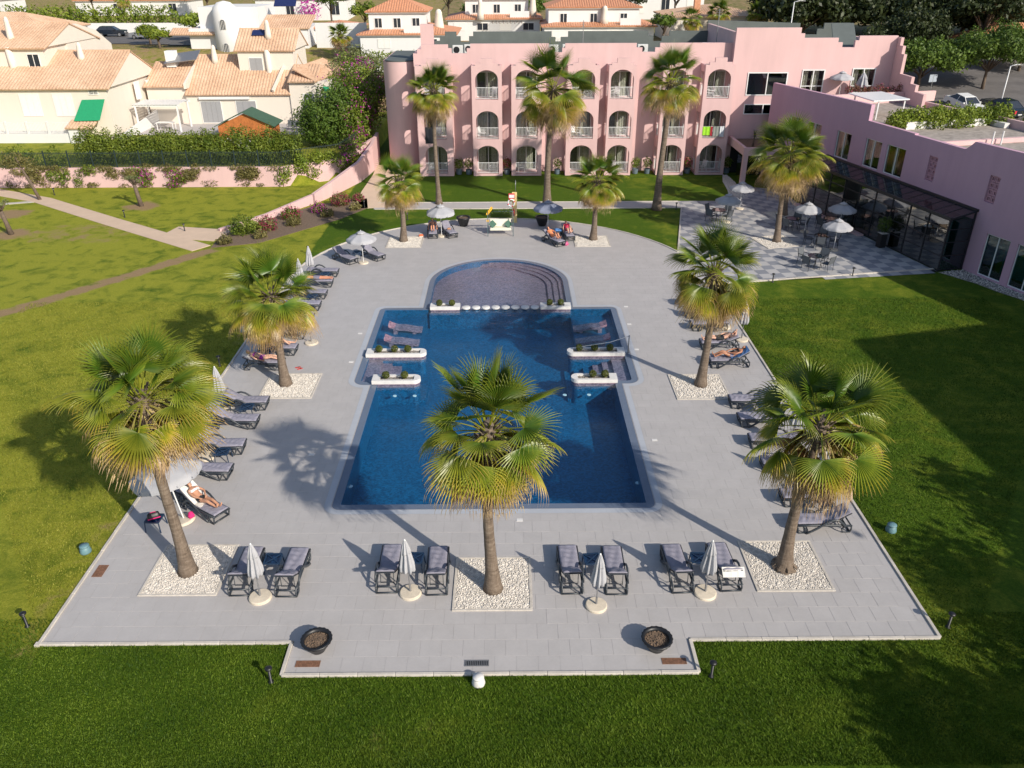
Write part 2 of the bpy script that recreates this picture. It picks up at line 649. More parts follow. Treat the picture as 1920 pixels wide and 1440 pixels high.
def square(c, h): return [(c[0] - h, c[1] - h), (c[0] + h, c[1] - h), (c[0] + h, c[1] + h), (c[0] - h, c[1] + h)]


def inside(p, poly):
    x, y = p
    r = False
    j = len(poly) - 1
    for i in range(len(poly)):
        xi, yi = poly[i]
        xj, yj = poly[j]
        if (yi > y) != (yj > y) and x < (xj - xi) * (y - yi) / (yj - yi) + xi: r = not r
        j = i
    return r


# wing of the hotel: wall line through W0 along WD (towards the back), WN points to the terrace
W0 = Vector((28.3, 46.2, 0))
WD = Vector((-0.2251, 0.9743, 0))
WN = Vector((-0.9743, -0.2251, 0))


def wing(s, off, z=0.0):
    p = W0 + WD * s + WN * off
    return Vector((p.x, p.y, z))


def seg_d(p, a, b):
    ax, ay = a
    bx, by = b
    dx, dy = bx - ax, by - ay
    t = max(0, min(1, ((p[0] - ax) * dx + (p[1] - ay) * dy) / (dx * dx + dy * dy)))
    return math.hypot(p[0] - ax - t * dx, p[1] - ay - t * dy)


def sstep(a, b, x):
    t = max(0.0, min(1.0, (x - a) / (b - a)))
    return t * t * (3 - 2 * t)


def terrain(x, y):
    left = 1.6 if (x < -13.2 and y > 68.25 + max(0, (x + 19.2)) * 0.62) else 0.0
    back = left + (7.0 - left) * sstep(94, 112, y) if x < 30 else 0
    if x >= 30:
        r = 3.0 + (y - 85) * 0.16
        back = max(0, min(7.0, r)) * sstep(38, 44, x) if y < 95 else max(0, min(7.5, r))
    if x < -13.2: back = left + (6.6 - left) * sstep(100, 118, y)
    return back + max(0, y - 150) * 0.035


OLIVES = [(-28.9, 62.1), (-35.2, 54.9), (-38.0, 60.0)]
DIRT = [((-19.7, 51.2), (-27.8, 40.4)), ((-27.8, 40.4), (-36, 31))]
deck_in = deck_outline(-1.0)
xs = sorted(set([float(x) for x in range(-60, 61)] + [float(x) for x in range(-300, -60, 12)] + [float(x) for x in range(66, 301, 12)] + [-13.15, -13.25]))
ys = sorted(set([float(y) for y in range(-12, 101)] + [-120.0, -60.0, -30.0] + [float(y) for y in range(104, 160, 4)] + [float(y) for y in range(170, 700, 30)] + [68.2, 68.3]))
gv, dry, bare = [], [], []
for y in ys:
    for x in xs:
        z = terrain(x, y) - 0.02
        if inside((x, y), deck_in): z = -3.2
        gv.append((x, y, z))
        d = 0.08
        if x < -13: d = 0.74 + 0.1 * sstep(-14, -30, x) - 0.75 * sstep(17.8, 14.6, y)
        if x < -13 and y > 69: d = 0.75
        if y > 58 and x >= -13: d = 0.10
        if x > 10: d = 0.22 + 0.12 * sstep(22, 12, y)
        dry.append(d)
        b = 0.0
        for A, B in DIRT: b = max(b, 0.95 - max(0, seg_d((x, y), A, B) - 0.2) / 0.9)
        for q in OLIVES: b = max(b, 1.15 - math.hypot(x - q[0], y - q[1]) / 2.2)
        if -14.6 < x < -13 and y < 48: b = max(b, 0.42)
        if abs(x + 3) < 1.6 and abs(y - 13.6) < 1.1: b = max(b, 0.4)
        if abs(x + 30) < 4 and abs(y - 55) < 2.5: b = max(b, 0.5)
        if abs(x - 15) < 3 and abs(y - 37) < 2: b = max(b, 0.32)
        if y > 95: b = max(b, 0.62)
        bare.append(max(0, b))
nx, ny = len(xs), len(ys)
gf = np.array([(j * nx + i, j * nx + i + 1, (j + 1) * nx + i + 1, (j + 1) * nx + i) for j in range(ny - 1) for i in range(nx - 1)])
ground = link('ground', np_mesh('ground', np.array(gv), gf, M['lawn'], {'dry': dry, 'bare': bare}, smooth=True))
tag(ground, 'green and dry lawn ground around the pool and up the hillside', 'lawn', kind='structure')


def strip(name, pts, w, z, mat, label, th=0.03, cat='path'):
    """flat path along a polyline following the terrain"""
    mb = MB()
    P = [Vector((p[0], p[1], 0)) for p in pts]
    Ls, Rs = [], []
    for i, p in enumerate(P):
        t = (P[min(i + 1, len(P) - 1)] - P[max(0, i - 1)]).normalized()
        s = Vector((-t.y, t.x, 0)) * w / 2
        Ls.append(p + s)
        Rs.append(p - s)
    for i in range(len(P) - 1):
        q = [Ls[i], Rs[i], Rs[i + 1], Ls[i + 1]]
        zz = [terrain(v.x, v.y) + z for v in q]
        vs = [(v.x, v.y, h - th) for v, h in zip(q, zz)] + [(v.x, v.y, h) for v, h in zip(q, zz)]
        mb.add(vs, [(4, 5, 6, 7), (0, 1, 5, 4), (2, 3, 7, 6), (1, 2, 6, 5), (3, 0, 4, 7)])
    o = mb.build(name, mat)
    return tag(o, label, cat, kind='structure')


def tiles(parent, outer, holes, size, ang, org, bond, mats, z=0.0, gap=0.0045, depth=0.006, nmax=300, name='tile', checker=False, keyf=None):
    """real tiles laid over a region: whole ones are single objects, the rest one joined part"""
    ca, sa = math.cos(-ang), math.sin(-ang)
    loc = lambda p: ((p[0] - org[0]) * ca - (p[1] - org[1]) * sa, (p[0] - org[0]) * sa + (p[1] - org[1]) * ca)
    back = Matrix.Translation((org[0], org[1], z)) @ Matrix.Rotation(ang, 4, 'Z')
    loops = [[loc(p) for p in outer]] + [[loc(p) for p in h] for h in holes]
    flat = [p for l in loops for p in l]
    bm = bmesh.new()
    vs = [bm.verts.new((x, y, 0)) for x, y in flat]
    for a, b, c in tessellate_polygon([[Vector((x, y, 0)) for x, y in l] for l in loops]):
        try: bm.faces.new((vs[a], vs[b], vs[c]))
        except ValueError: pass
    minx, maxx = min(p[0] for p in flat), max(p[0] for p in flat)
    miny, maxy = min(p[1] for p in flat), max(p[1] for p in flat)
    r0, r1 = math.floor(miny / size), math.ceil(maxy / size)
    c0, c1 = math.floor(minx / size) - 1, math.ceil(maxx / size) + 1
    g = gap / 2

    def cut(geom, co, no):
        bmesh.ops.bisect_plane(bm, geom=geom, dist=1e-6, plane_co=co, plane_no=no)
    for r in range(r0, r1 + 1):
        for e in (-g, g):
            ge = [f for f in bm.faces if min(v.co.y for v in f.verts) < r * size + e - 1e-6 and max(v.co.y for v in f.verts) > r * size + e + 1e-6]
            if ge: cut(ge + list({e2 for f in ge for e2 in f.edges}) + list({v for f in ge for v in f.verts}), (0, r * size + e, 0), (0, 1, 0))
    dead = [f for f in bm.faces if abs((f.calc_center_median().y / size) - round(f.calc_center_median().y / size)) * size < g * 0.99]
    bmesh.ops.delete(bm, geom=dead, context='FACES')
    for par in (0, 1):
        off = (0.5 * size if (par and bond) else 0.0)
        for c in range(c0, c1 + 1):
            for e in (-g, g):
                X = c * size + off + e
                ge = [f for f in bm.faces if math.floor(f.calc_center_median().y / size) % 2 == par and min(v.co.x for v in f.verts) < X - 1e-6 and max(v.co.x for v in f.verts) > X + 1e-6]
                if ge: cut(ge + list({e2 for f in ge for e2 in f.edges}) + list({v for f in ge for v in f.verts}), (X, 0, 0), (1, 0, 0))
    cells = {}
    for f in bm.faces:
        c = f.calc_center_median()
        r = math.floor(c.y / size)
        u = (c.x - (0.5 * size if (r % 2 and bond) else 0)) / size
        if abs(u - round(u)) * size < g * 0.99: continue
        cells.setdefault((r, math.floor(u)), []).append([(v.co.x, v.co.y) for v in f.verts])
    bm.free()
    full = []
    parts = []
    for k, polys in cells.items():
        a = sum(abs(sum(p[i][0] * p[(i + 1) % len(p)][1] - p[(i + 1) % len(p)][0] * p[i][1] for i in range(len(p)))) / 2 for p in polys)
        w = size - gap
        cx = (k[1] + 0.5) * size + (0.5 * size if (k[0] % 2 and bond) else 0)
        cy = (k[0] + 0.5) * size
        if a > w * w * 0.999: full.append((k, cx, cy))
        else: parts.append((k, polys))
    wpos = lambda t: back @ Vector((t[1], t[2], 0))
    full.sort(key=lambda t: (keyf(wpos(t)) if keyf else wpos(t).y))
    single, rest = full[:nmax], full[nmax:]
    w = size - gap
    mb = MB()
    mb.bbox(-w / 2, w / 2, -w / 2, w / 2, -depth, 0, 0.003)
    mes = [mb.mesh('tile', m) for m in mats]
    for k, x, y in single:
        o = link(name, mes[(k[0] + k[1]) % 2 if checker else 0], parent)
        o.matrix_local = back @ Matrix.Translation((x, y, rng.uniform(-0.0012, 0.0012)))
    for mi, m in enumerate(mats):
        V, F, A = [], [], []
        for k, x, y in rest:
            if checker and (k[0] + k[1]) % 2 != mi: continue
            b = len(V)
            h = w / 2
            V += [back @ Vector(p) for p in ((x - h, y - h, 0), (x + h, y - h, 0), (x + h, y + h, 0), (x - h, y + h, 0), (x - h, y - h, -depth), (x + h, y - h, -depth), (x + h, y + h, -depth), (x - h, y + h, -depth))]
            F += [(b, b + 1, b + 2, b + 3), (b, b + 4, b + 5, b + 1), (b + 1, b + 5, b + 6, b + 2), (b + 2, b + 6, b + 7, b + 3), (b + 3, b + 7, b + 4, b)]
            A += [rng.random()] * 8
        for k, polys in parts:
            if checker and (k[0] + k[1]) % 2 != mi: continue
            tv = rng.random()
            for p in polys:
                b = len(V)
                V += [back @ Vector((x, y, 0)) for x, y in p]
                F.append(tuple(range(b, b + len(p))))
                A += [tv] * len(p)
        if not F: continue
        me = bpy.data.meshes.new(name + '_field')
        me.from_pydata([tuple(v) for v in V], [], F)
        me.materials.append(m)
        at = me.attributes.new('tv', 'FLOAT', 'POINT')
        at.data.foreach_set('value', A)
        o = link(name + '_field', me, parent)
        o['kind'] = 'stuff'


def ring(mb, outer, inner, z):
    n = len(outer)
    mb.add([(x, y, z) for x, y in outer] + [(x, y, z) for x, y in inner], [(i, (i + 1) % n, n + (i + 1) % n, n + i) for i in range(n)])
    return mb


# ------------------------------------------------------------------ deck
deck_mb = MB()
deck_mb.plate(deck_outline(0), [pool_outline(0.0)], Matrix.Translation((0, 0, -0.206)), 0.2)
deck = deck_mb.build('pool_deck', M['grout'])
tag(deck, 'grey tiled deck surrounding the swimming pool', 'deck', kind='structure')
tiles(deck, deck_outline(-0.001), [pool_outline(0.28)] + [square(c, PS) for c in PLANTERS.values()], 0.6, 0.0, (CX + 0.13, 16.46), True, [M['tile']])

# kerb stones along the deck edge
kerb = MB().box(DX0 - 0.14, DX0 - 0.004, DY0 - 0.14, DY0 - 0.004, -0.15, 0.06).build('deck_kerb', M['kerb'])
tag(kerb, 'pale stone kerb edging the pool deck', 'kerb', kind='structure')
ko = deck_outline(0.055)


def kerb_run(a, b, parent, w=0.10, h=0.05, mat=None, L=1.0):
    a, b = Vector((*a, 0)), Vector((*b, 0))
    n = max(1, round((b - a).length / L))
    d = (b - a) / n
    ang = math.atan2(d.y, d.x)
    l = d.length
    me = MB().bbox(-l / 2 + 0.004, l / 2 - 0.004, -w / 2, w / 2, -0.12, h, 0.008).mesh('kerb_stone', mat or M['kerb'])
    for i in range(n):
        o = link('kerb_stone', me, parent)
        p = a + d * (i + 0.5)
        o.matrix_local = Matrix.Translation((p.x, p.y, rng.uniform(-0.006, 0.006))) @ Matrix.Rotation(ang + rng.uniform(-.004, .004), 4, 'Z')


for i in range(len(ko)):
    a, b = ko[i], ko[(i + 1) % len(ko)]
    if a[0] > 10.8 and b[0] > 10.8 and (a[1] + b[1]) / 2 > 44.3 and (a[1] + b[1]) / 2 < 51: continue   # open to the terrace
    if abs(b[0] - ko[6][0]) < .01 and abs(a[0] - ko[6][0]) < .01: b = (b[0], 44.2)
    kerb_run(a, b, kerb)

# ------------------------------------------------------------------ pool
pool = empty('swimming_pool', (0, 0, 0), 0, 'dark blue swimming pool with a round shallow end and raised planters', 'pool')
mb = MB()
ring(mb, pool_outline(0.275), pool_outline(0.03), 0.002)
mb.build('coping', M['coping'], pool)
mb = MB()
ring(mb, pool_outline(0.03), pool_outline(0.0), -0.03)
ring(mb, pool_outline(0.03), pool_outline(0.03), 0.0)
mb.build('drain_slot', M['slot'], pool)
mb = MB()
ring(mb, pool_outline(0.0), pool_outline(-0.30), -0.012)
mb.build('gutter', M['gutter'], pool)
# basin: wall ring, floors at their levels
inn = pool_outline(-0.30)
mb = MB()
n = len(inn)
mb.add([(x, y, -0.012) for x, y in inn] + [(x, y, -1.35) for x, y in inn], [((i + 1) % n, i, n + i, n + (i + 1) % n) for i in range(n)])
mb.build('basin_wall', M['mosaic_blue'], pool)
mb = MB()
mb.box(CX - 6.6, CX + 6.6, 22.4, 41.0, -1.3, -1.1)
mb.build('basin_floor', M['mosaic_blue'], pool)
# round shallow end
mb = MB()
mb.prism([(CX + x, y) for x, y in [(-4.1, 40.72), (4.1, 40.72)] + arc(0, 44.85, 4.1, 0, 180, 40)], -0.45, -0.36)
mb.build('shallow_floor', M['mosaic_purple'], pool)
MB().prism([(CX + x, y) for x, y in [(-4.1, 40.74), (4.1, 40.74)] + arc(0, 44.85, 4.05, 0, 180, 40)], -1.34, -0.451).build('shallow_base', M['mosaic_blue'], pool)
for k in range(4):
    ro, ri = 3.92, 3.92 - 0.34 * (k + 1)
    mb = MB()
    A0, A1 = -4, 112
    o_, i_ = arc(CX, 44.85, ro, A0, A1, 30), arc(CX, 44.85, ri, A0, A1, 30)
    i_ = [(CX + (ro - (ro - ri) * max(.02, min(1, (30 - j) / 14))) * math.cos(rad(A0 + (A1 - A0) * j / 30)), 44.85 + (ro - (ro - ri) * max(.02, min(1, (30 - j) / 14))) * math.sin(rad(A0 + (A1 - A0) * j / 30))) for j in range(31)]
    o_ = [(CX + ro, 41.3)] + o_
    i_ = [(CX + ri, 41.3)] + i_
    if k < 3: mb.prism(o_ + i_[::-1], -0.37, -0.05 - 0.075 * (k + 1) + 0.002 * k)
    if k < 3: mb.build('round_step', M['mosaic_purple'], pool)
# ledges for the in-water loungers and the two stair alcoves
for s in (-1, 1):
    mb = MB()
    X = lambda a, b: (min(CX + s * a, CX + s * b), max(CX + s * a, CX + s * b))
    x0, x1 = X(4.0, 6.3)
    mb.box(x0, x1, 35.3, 40.68, -1.3, -0.42)
    mb.build('lounger_ledge', M['mosaic_blue'], pool)
    for k in range(6):
        x0, x1 = X(3.3 + 0.45 * k, 3.3 + 0.45 * (k + 1) if k < 5 else 6.35)
        mb = MB()
        mb.box(x0 + .001, x1 - .001, 32.1, 34.95, -1.2, -0.95 + 0.155 * k)
        mb.build('stair_step', M['mosaic_purple' if k > 2 else 'mosaic_blue'], pool)
    for yy in (38.55, 36.9):
        mb = MB()
        N = 14
        top = []
        for i in range(N + 1):
            t = i / N
            x = 5.75 - 1.75 * t
            z = -0.14 + 0.30 * max(0, 1 - t * 3.2) ** 1.4 + 0.07 * math.sin(t * 5.6 - 0.6)
            top.append((x, z))
        for i in range(N):
            (xa, za), (xb, zb) = top[i], top[i + 1]
            vs = []
            for y in (yy - 0.3, yy + 0.3):
                vs += [(CX + s * xa, y, za), (CX + s * xb, y, zb), (CX + s * xb, y, zb - 0.12), (CX + s * xa, y, za - 0.12)]
            mb.add(vs, [(0, 1, 5, 4), (2, 3, 7, 6), (0, 3, 2, 1), (4, 5, 6, 7), (1, 2, 6, 5), (3, 0, 4, 7)])
        mb.box(*X(4.3, 4.5), yy - 0.25, yy + 0.25, -0.43, -0.22)
        mb.box(*X(5.3, 5.5), yy - 0.25, yy + 0.25, -0.43, -0.15)
        mb.build('in_water_lounger', M['mosaic_purple'], pool)
w = MB()
n = len(inn)
w.plate(pool_outline(-0.302), [], Matrix.Translation((0, 0, -0.04)), 0.0005)
wo = MB()
lp = pool_outline(-0.302)
tr = tessellate_polygon([[Vector((x, y, 0)) for x, y in lp]])
def _up(t):
    a, b, c = (lp[i] for i in t)
    return t if (b[0] - a[0]) * (c[1] - a[1]) - (b[1] - a[1]) * (c[0] - a[0]) > 0 else (t[0], t[2], t[1])
wo.add([(x, y, -0.03) for x, y in lp], [_up(t) for t in tr])
wo.build('water', M['water'], pool)
MB().box(-4.36, 3.54, 40.46, 41.0, -1.2, -0.164).build('stool_wall', M['mosaic_blue'], pool)
# small white skimmer lids and underwater lamps
lampm = simple('pool_lamp_lens', (0.7, 0.75, 0.8), 0.3)
for (x, y) in [(CX - 5.4, 24.5), (CX + 5.4, 24.6), (CX - 4.6, 31.5), (CX - 3.7, 31.5), (CX + 3.1, 31.5), (CX + 4.2, 31.5)]:
    MB().lathe([(0.09, -0.3), (0.09, -0.28)], 12, (x, y, -0.1)).build('pool_lamp', lampm, pool)
for (x, y) in [(CX - 7.15, 26.1), (CX + 6.4, 27.0), (CX + 6.9, 35.4), (CX - 7.1, 37.5), (0.35, 21.9), (CX + 6.95, 38.5), (CX - 7.0, 34.2), (CX + 7.1, 40.9)]:
    o = MB().bbox(-0.11, 0.11, -0.075, 0.075, 0, 0.012, 0.004).build('skimmer_lid', M['white_stone'])
    o.location = (x, y, 0.001)
    side = 'left' if x < CX else 'right'
    tag(o, 'small white skimmer lid in the %s pool surround, %s' % (side if abs(x - CX) > 2 else 'front', {26.1: 'beside the big basin', 27.0: 'beside the big basin', 35.4: 'level with the long planter', 37.5: 'level with the in-water loungers', 21.9: 'below the front edge', 38.5: 'level with the in-water loungers', 34.2: 'level with the stair alcove', 40.9: 'at the back corner'}[y]), 'skimmer lid', 'white skimmer lids around the pool')

_pb = {}


def pebble_field(name, parent, poly_fn, n, x0, x1, y0, y1, z, size, mat, seed, flat=0.6):
    r = np.random.default_rng(seed)
    pts = np.column_stack([r.uniform(x0, x1, n), r.uniform(y0, y1, n)])
    if poly_fn is not None: pts = np.array([p for p in pts if poly_fn(p)])
    n = len(pts)
    base = np.array([(1, 0, 0), (0, 1, 0), (-1, 0, 0), (0, -1, 0), (0, 0, 1), (0, 0, -1)], float)
    fc = np.array([(0, 1, 4), (1, 2, 4), (2, 3, 4), (3, 0, 4), (1, 0, 5), (2, 1, 5), (3, 2, 5), (0, 3, 5)])
    sc = size * r.uniform(0.55, 1.25, (n, 1, 1)) * np.array([1, 0.75, flat])[None, None, :] * r.uniform(0.8, 1.2, (n, 6, 1))
    v = base[None] * sc
    a = r.uniform(0, 2 * PI, n)
    t = r.uniform(-0.6, 0.6, n)
    ca, sa, ct, st = np.cos(a), np.sin(a), np.cos(t), np.sin(t)
    y2 = v[:, :, 1] * ct[:, None] - v[:, :, 2] * st[:, None]
    z2 = v[:, :, 1] * st[:, None] + v[:, :, 2] * ct[:, None]
    x3 = v[:, :, 0] * ca[:, None] - y2 * sa[:, None]
    y3 = v[:, :, 0] * sa[:, None] + y2 * ca[:, None]
    V = np.stack([x3 + pts[:, :1], y3 + pts[:, 1:], z2 + z + r.uniform(0, size * 0.5, (n, 1))], -1).reshape(-1, 3)
    F = (fc[None] + (np.arange(n) * 6)[:, None, None]).reshape(-1, 3)
    o = link(name, np_mesh(name, V, F, mat), parent)
    o['kind'] = 'stuff'
    return o


def leaf_cloud(pts, nrm, size, seed, aspect=0.55, jitter=0.7):
    """numpy arrays of diamond leaves at pts facing roughly along nrm"""
    r = np.random.default_rng(seed)
    n = len(pts)
    N = nrm + r.normal(0, jitter, (n, 3))
    N /= np.linalg.norm(N, axis=1, keepdims=True) + 1e-9
    T = np.cross(N, r.normal(0, 1, (n, 3)))
    T /= np.linalg.norm(T, axis=1, keepdims=True) + 1e-9
    B = np.cross(N, T)
    s = (size * r.uniform(0.6, 1.35, (n, 1)))
    V = np.stack([pts + T * s, pts + B * s * aspect + N * s * 0.12, pts - T * s, pts - B * s * aspect + N * s * 0.12], 1).reshape(-1, 3)
    F = (np.arange(n) * 4)[:, None] + np.arange(4)[None]
    return V, F


def blob_points(n, c, rx, ry, rz, seed, shell=0.55, lump=0.25, flat_bottom=True):
    r = np.random.default_rng(seed)
    d = r.normal(0, 1, (n, 3))
    d /= np.linalg.norm(d, axis=1, keepdims=True)
    ph = r.uniform(0, 6.28, 6)
    bump = 1 + lump * (np.sin(d[:, 0] * 4 + ph[0]) * np.sin(d[:, 1] * 5 + ph[1]) + 0.6 * np.sin(d[:, 2] * 6 + ph[2] + d[:, 0] * 5))
    rr = (shell + (1 - shell) * r.random(n) ** 0.6) * bump
    P = d * rr[:, None] * np.array([rx, ry, rz]) + np.array(c)
    if flat_bottom:
        k = P[:, 2] < c[2] - rz * 0.85
        P[k, 2] = c[2] - rz * 0.85 * r.random(k.sum())
    return P, d


def foliage(name, parent, blobs, size, mat, seed, dens=1.0, clump=0.35, shell=0.5, lump=0.25, aspect=0.55):
    """one crown mesh out of several lumpy leaf masses; attribute v: light/dark per clump"""
    Vs, Fs, As = [], [], []
    off = 0
    r = np.random.default_rng(seed)
    for i, (c, rx, ry, rz) in enumerate(blobs):
        area = 4 * PI * ((rx * ry) ** 1.6 / 3 + (rx * rz) ** 1.6 / 3 + (ry * rz) ** 1.6 / 3) ** (1 / 1.6) * (1 / 3) ** (0)
        n = int(dens * area / (size * size * 2 * aspect) * 1.1)
        P, d = blob_points(n, c, rx, ry, rz, seed * 31 + i, shell, lump)
        V, F = leaf_cloud(P, d, size, seed * 17 + i, aspect)
        ph = r.uniform(0, 6.28, 3)
        cl = 0.5 + 0.5 * np.sin(P[:, 0] / clump + ph[0]) * np.sin(P[:, 1] / clump + ph[1]) * np.sin(P[:, 2] / clump + ph[2])
        a = np.clip(0.55 * cl + 0.45 * r.random(n) + r.uniform(-0.1, 0.1), 0, 1)
        Vs.append(V)
        Fs.append(F + off)
        As.append(np.repeat(a, 4))
        off += len(V)
    return link(name, np_mesh(name, np.concatenate(Vs), np.concatenate(Fs), mat, {'v': np.concatenate(As)}), parent)


# raised white planters in the pool, each with stones and clipped balls
def island(x0, x1, y0, y1, round_end, balls, label, seed, z=0.2):
    r = (y1 - y0) / 2
    def outline(o):
        if round_end > 0: return [(x0 - o, y0 - o), (x1 - r, y0 - o)] + arc(x1 - r, (y0 + y1) / 2, r + o, -80, 80, 10) + [(x1 - r, y1 + o), (x0 - o, y1 + o)]
        if round_end < 0: return [(x1 + o, y1 + o), (x0 + r, y1 + o)] + arc(x0 + r, (y0 + y1) / 2, r + o, 100, 260, 10) + [(x0 + r, y0 - o), (x1 + o, y0 - o)]
        return [(x0 - o, y0 - o), (x1 + o, y0 - o), (x1 + o, y1 + o), (x0 - o, y1 + o)]
    t = empty('pool_planter', ((x0 + x1) / 2, (y0 + y1) / 2, 0), 0, label, 'planter', 'white planters standing in the pool')
    off = Matrix.Translation((-(x0 + x1) / 2, -(y0 + y1) / 2, 0))
    mb = MB()
    a = 0.42 if round_end == 0 else 0.62
    lx0, lx1 = x0 + (0.35 if round_end >= 0 else 0.3), x1 - (0.35 if round_end <= 0 else 0.3)
    hole = [(lx0, y0 + 0.13), (lx1, y0 + 0.13), (lx1, y1 - 0.13), (lx0, y1 - 0.13)]
    mb.plate(outline(0), [hole], off @ Matrix.Translation((0, 0, 0.02)), z - 0.02)
    mb.build('rim', M['white_stone'], t)
    mb = MB()
    ol = outline(-0.03)
    mb.prism([(x - (x0 + x1) / 2, y - (y0 + y1) / 2) for x, y in ol], -0.16, 0.1)
    mb.build('base', M['mosaic_purple'], t)
    MB().prism([(x - (x0 + x1) / 2, y - (y0 + y1) / 2) for x, y in outline(-0.06)], -1.3, -0.161).build('footing', M['mosaic_blue'], t)
    pebble_field('pebbles', t, None, int(260 * (lx1 - lx0)), lx0 - (x0 + x1) / 2, lx1 - (x0 + x1) / 2, -r + 0.14, r - 0.14, z - 0.10, 0.05, M['river_stone'], seed)
    for k, bx in enumerate(balls):
        b = empty('boxwood_ball', (bx, (y0 + y1) / 2, z - 0.05), 0, '%s clipped boxwood ball on the %s' % (['left', 'right'][k] if len(balls) == 2 else ['left', 'middle', 'right'][k], label.replace('white ', '')), 'shrub', 'clipped balls in the pool planters')
        foliage('crown', b, [((0, 0, 0.19), 0.17, 0.17, 0.17)], 0.028, M['box_ball'], seed * 5 + k, 1.6, 0.09, 0.82, 0.04)
        MB().tube([(0, 0, -0.1), (0, 0, 0.15)], 0.02, 6).build('stem', M['soil'], b)
    return t


island(-6.92, -4.0, 34.62, 35.28, 1, [-6.3, -5.55, -4.9], 'white planter left, the longer of the two on that side', 11)
island(-6.22, -4.02, 31.85, 32.5, 1, [-5.6, -4.75], 'white planter left, the shorter one nearer the big basin', 12)
island(2.86, 5.66, 34.62, 35.28, -1, [3.45, 4.2, 4.95], 'white planter right, the longer of the two on that side', 13)
island(2.86, 4.96, 31.85, 32.5, -1, [3.85, 4.4], 'white planter right, the shorter one nearer the big basin', 14)
island(-4.3, -2.66, 40.5, 41.1, 0, [-3.8, -3.1], 'white square planter left of the row of stools', 15)
island(1.78, 3.46, 40.5, 41.1, 0, [2.3, 2.9], 'white square planter right of the row of stools', 16)
used = []
st = empty('pool_stool', (0, 0, 0), 0, 'stool', 'stool', 'white round stools in the pool')
MB().lathe([(0.20, 0.01), (0.235, 0.03), (0.235, 0.10), (0.215, 0.115)], 24).build('seat', M['white_stone'], st, True)
MB().lathe([(0.10, -1.15), (0.10, 0.01)], 16).build('column', M['mosaic_blue'], st, True)
for k in range(8):
    place(st, used, (-2.33 + 0.545 * k, 40.78, -0.02), 0, 'white round pool stool, %s from the left in the row' % ['first', 'second', 'third', 'fourth', 'fifth', 'sixth', 'seventh', 'eighth'][k])

# ------------------------------------------------------------------ palms
LEAFC = {'green': (0.070, 0.135, 0.012), 'lime': (0.27, 0.29, 0.025), 'yellow': (0.50, 0.37, 0.045), 'straw': (0.55, 0.39, 0.21), 'brown': (0.22, 0.13, 0.07)}


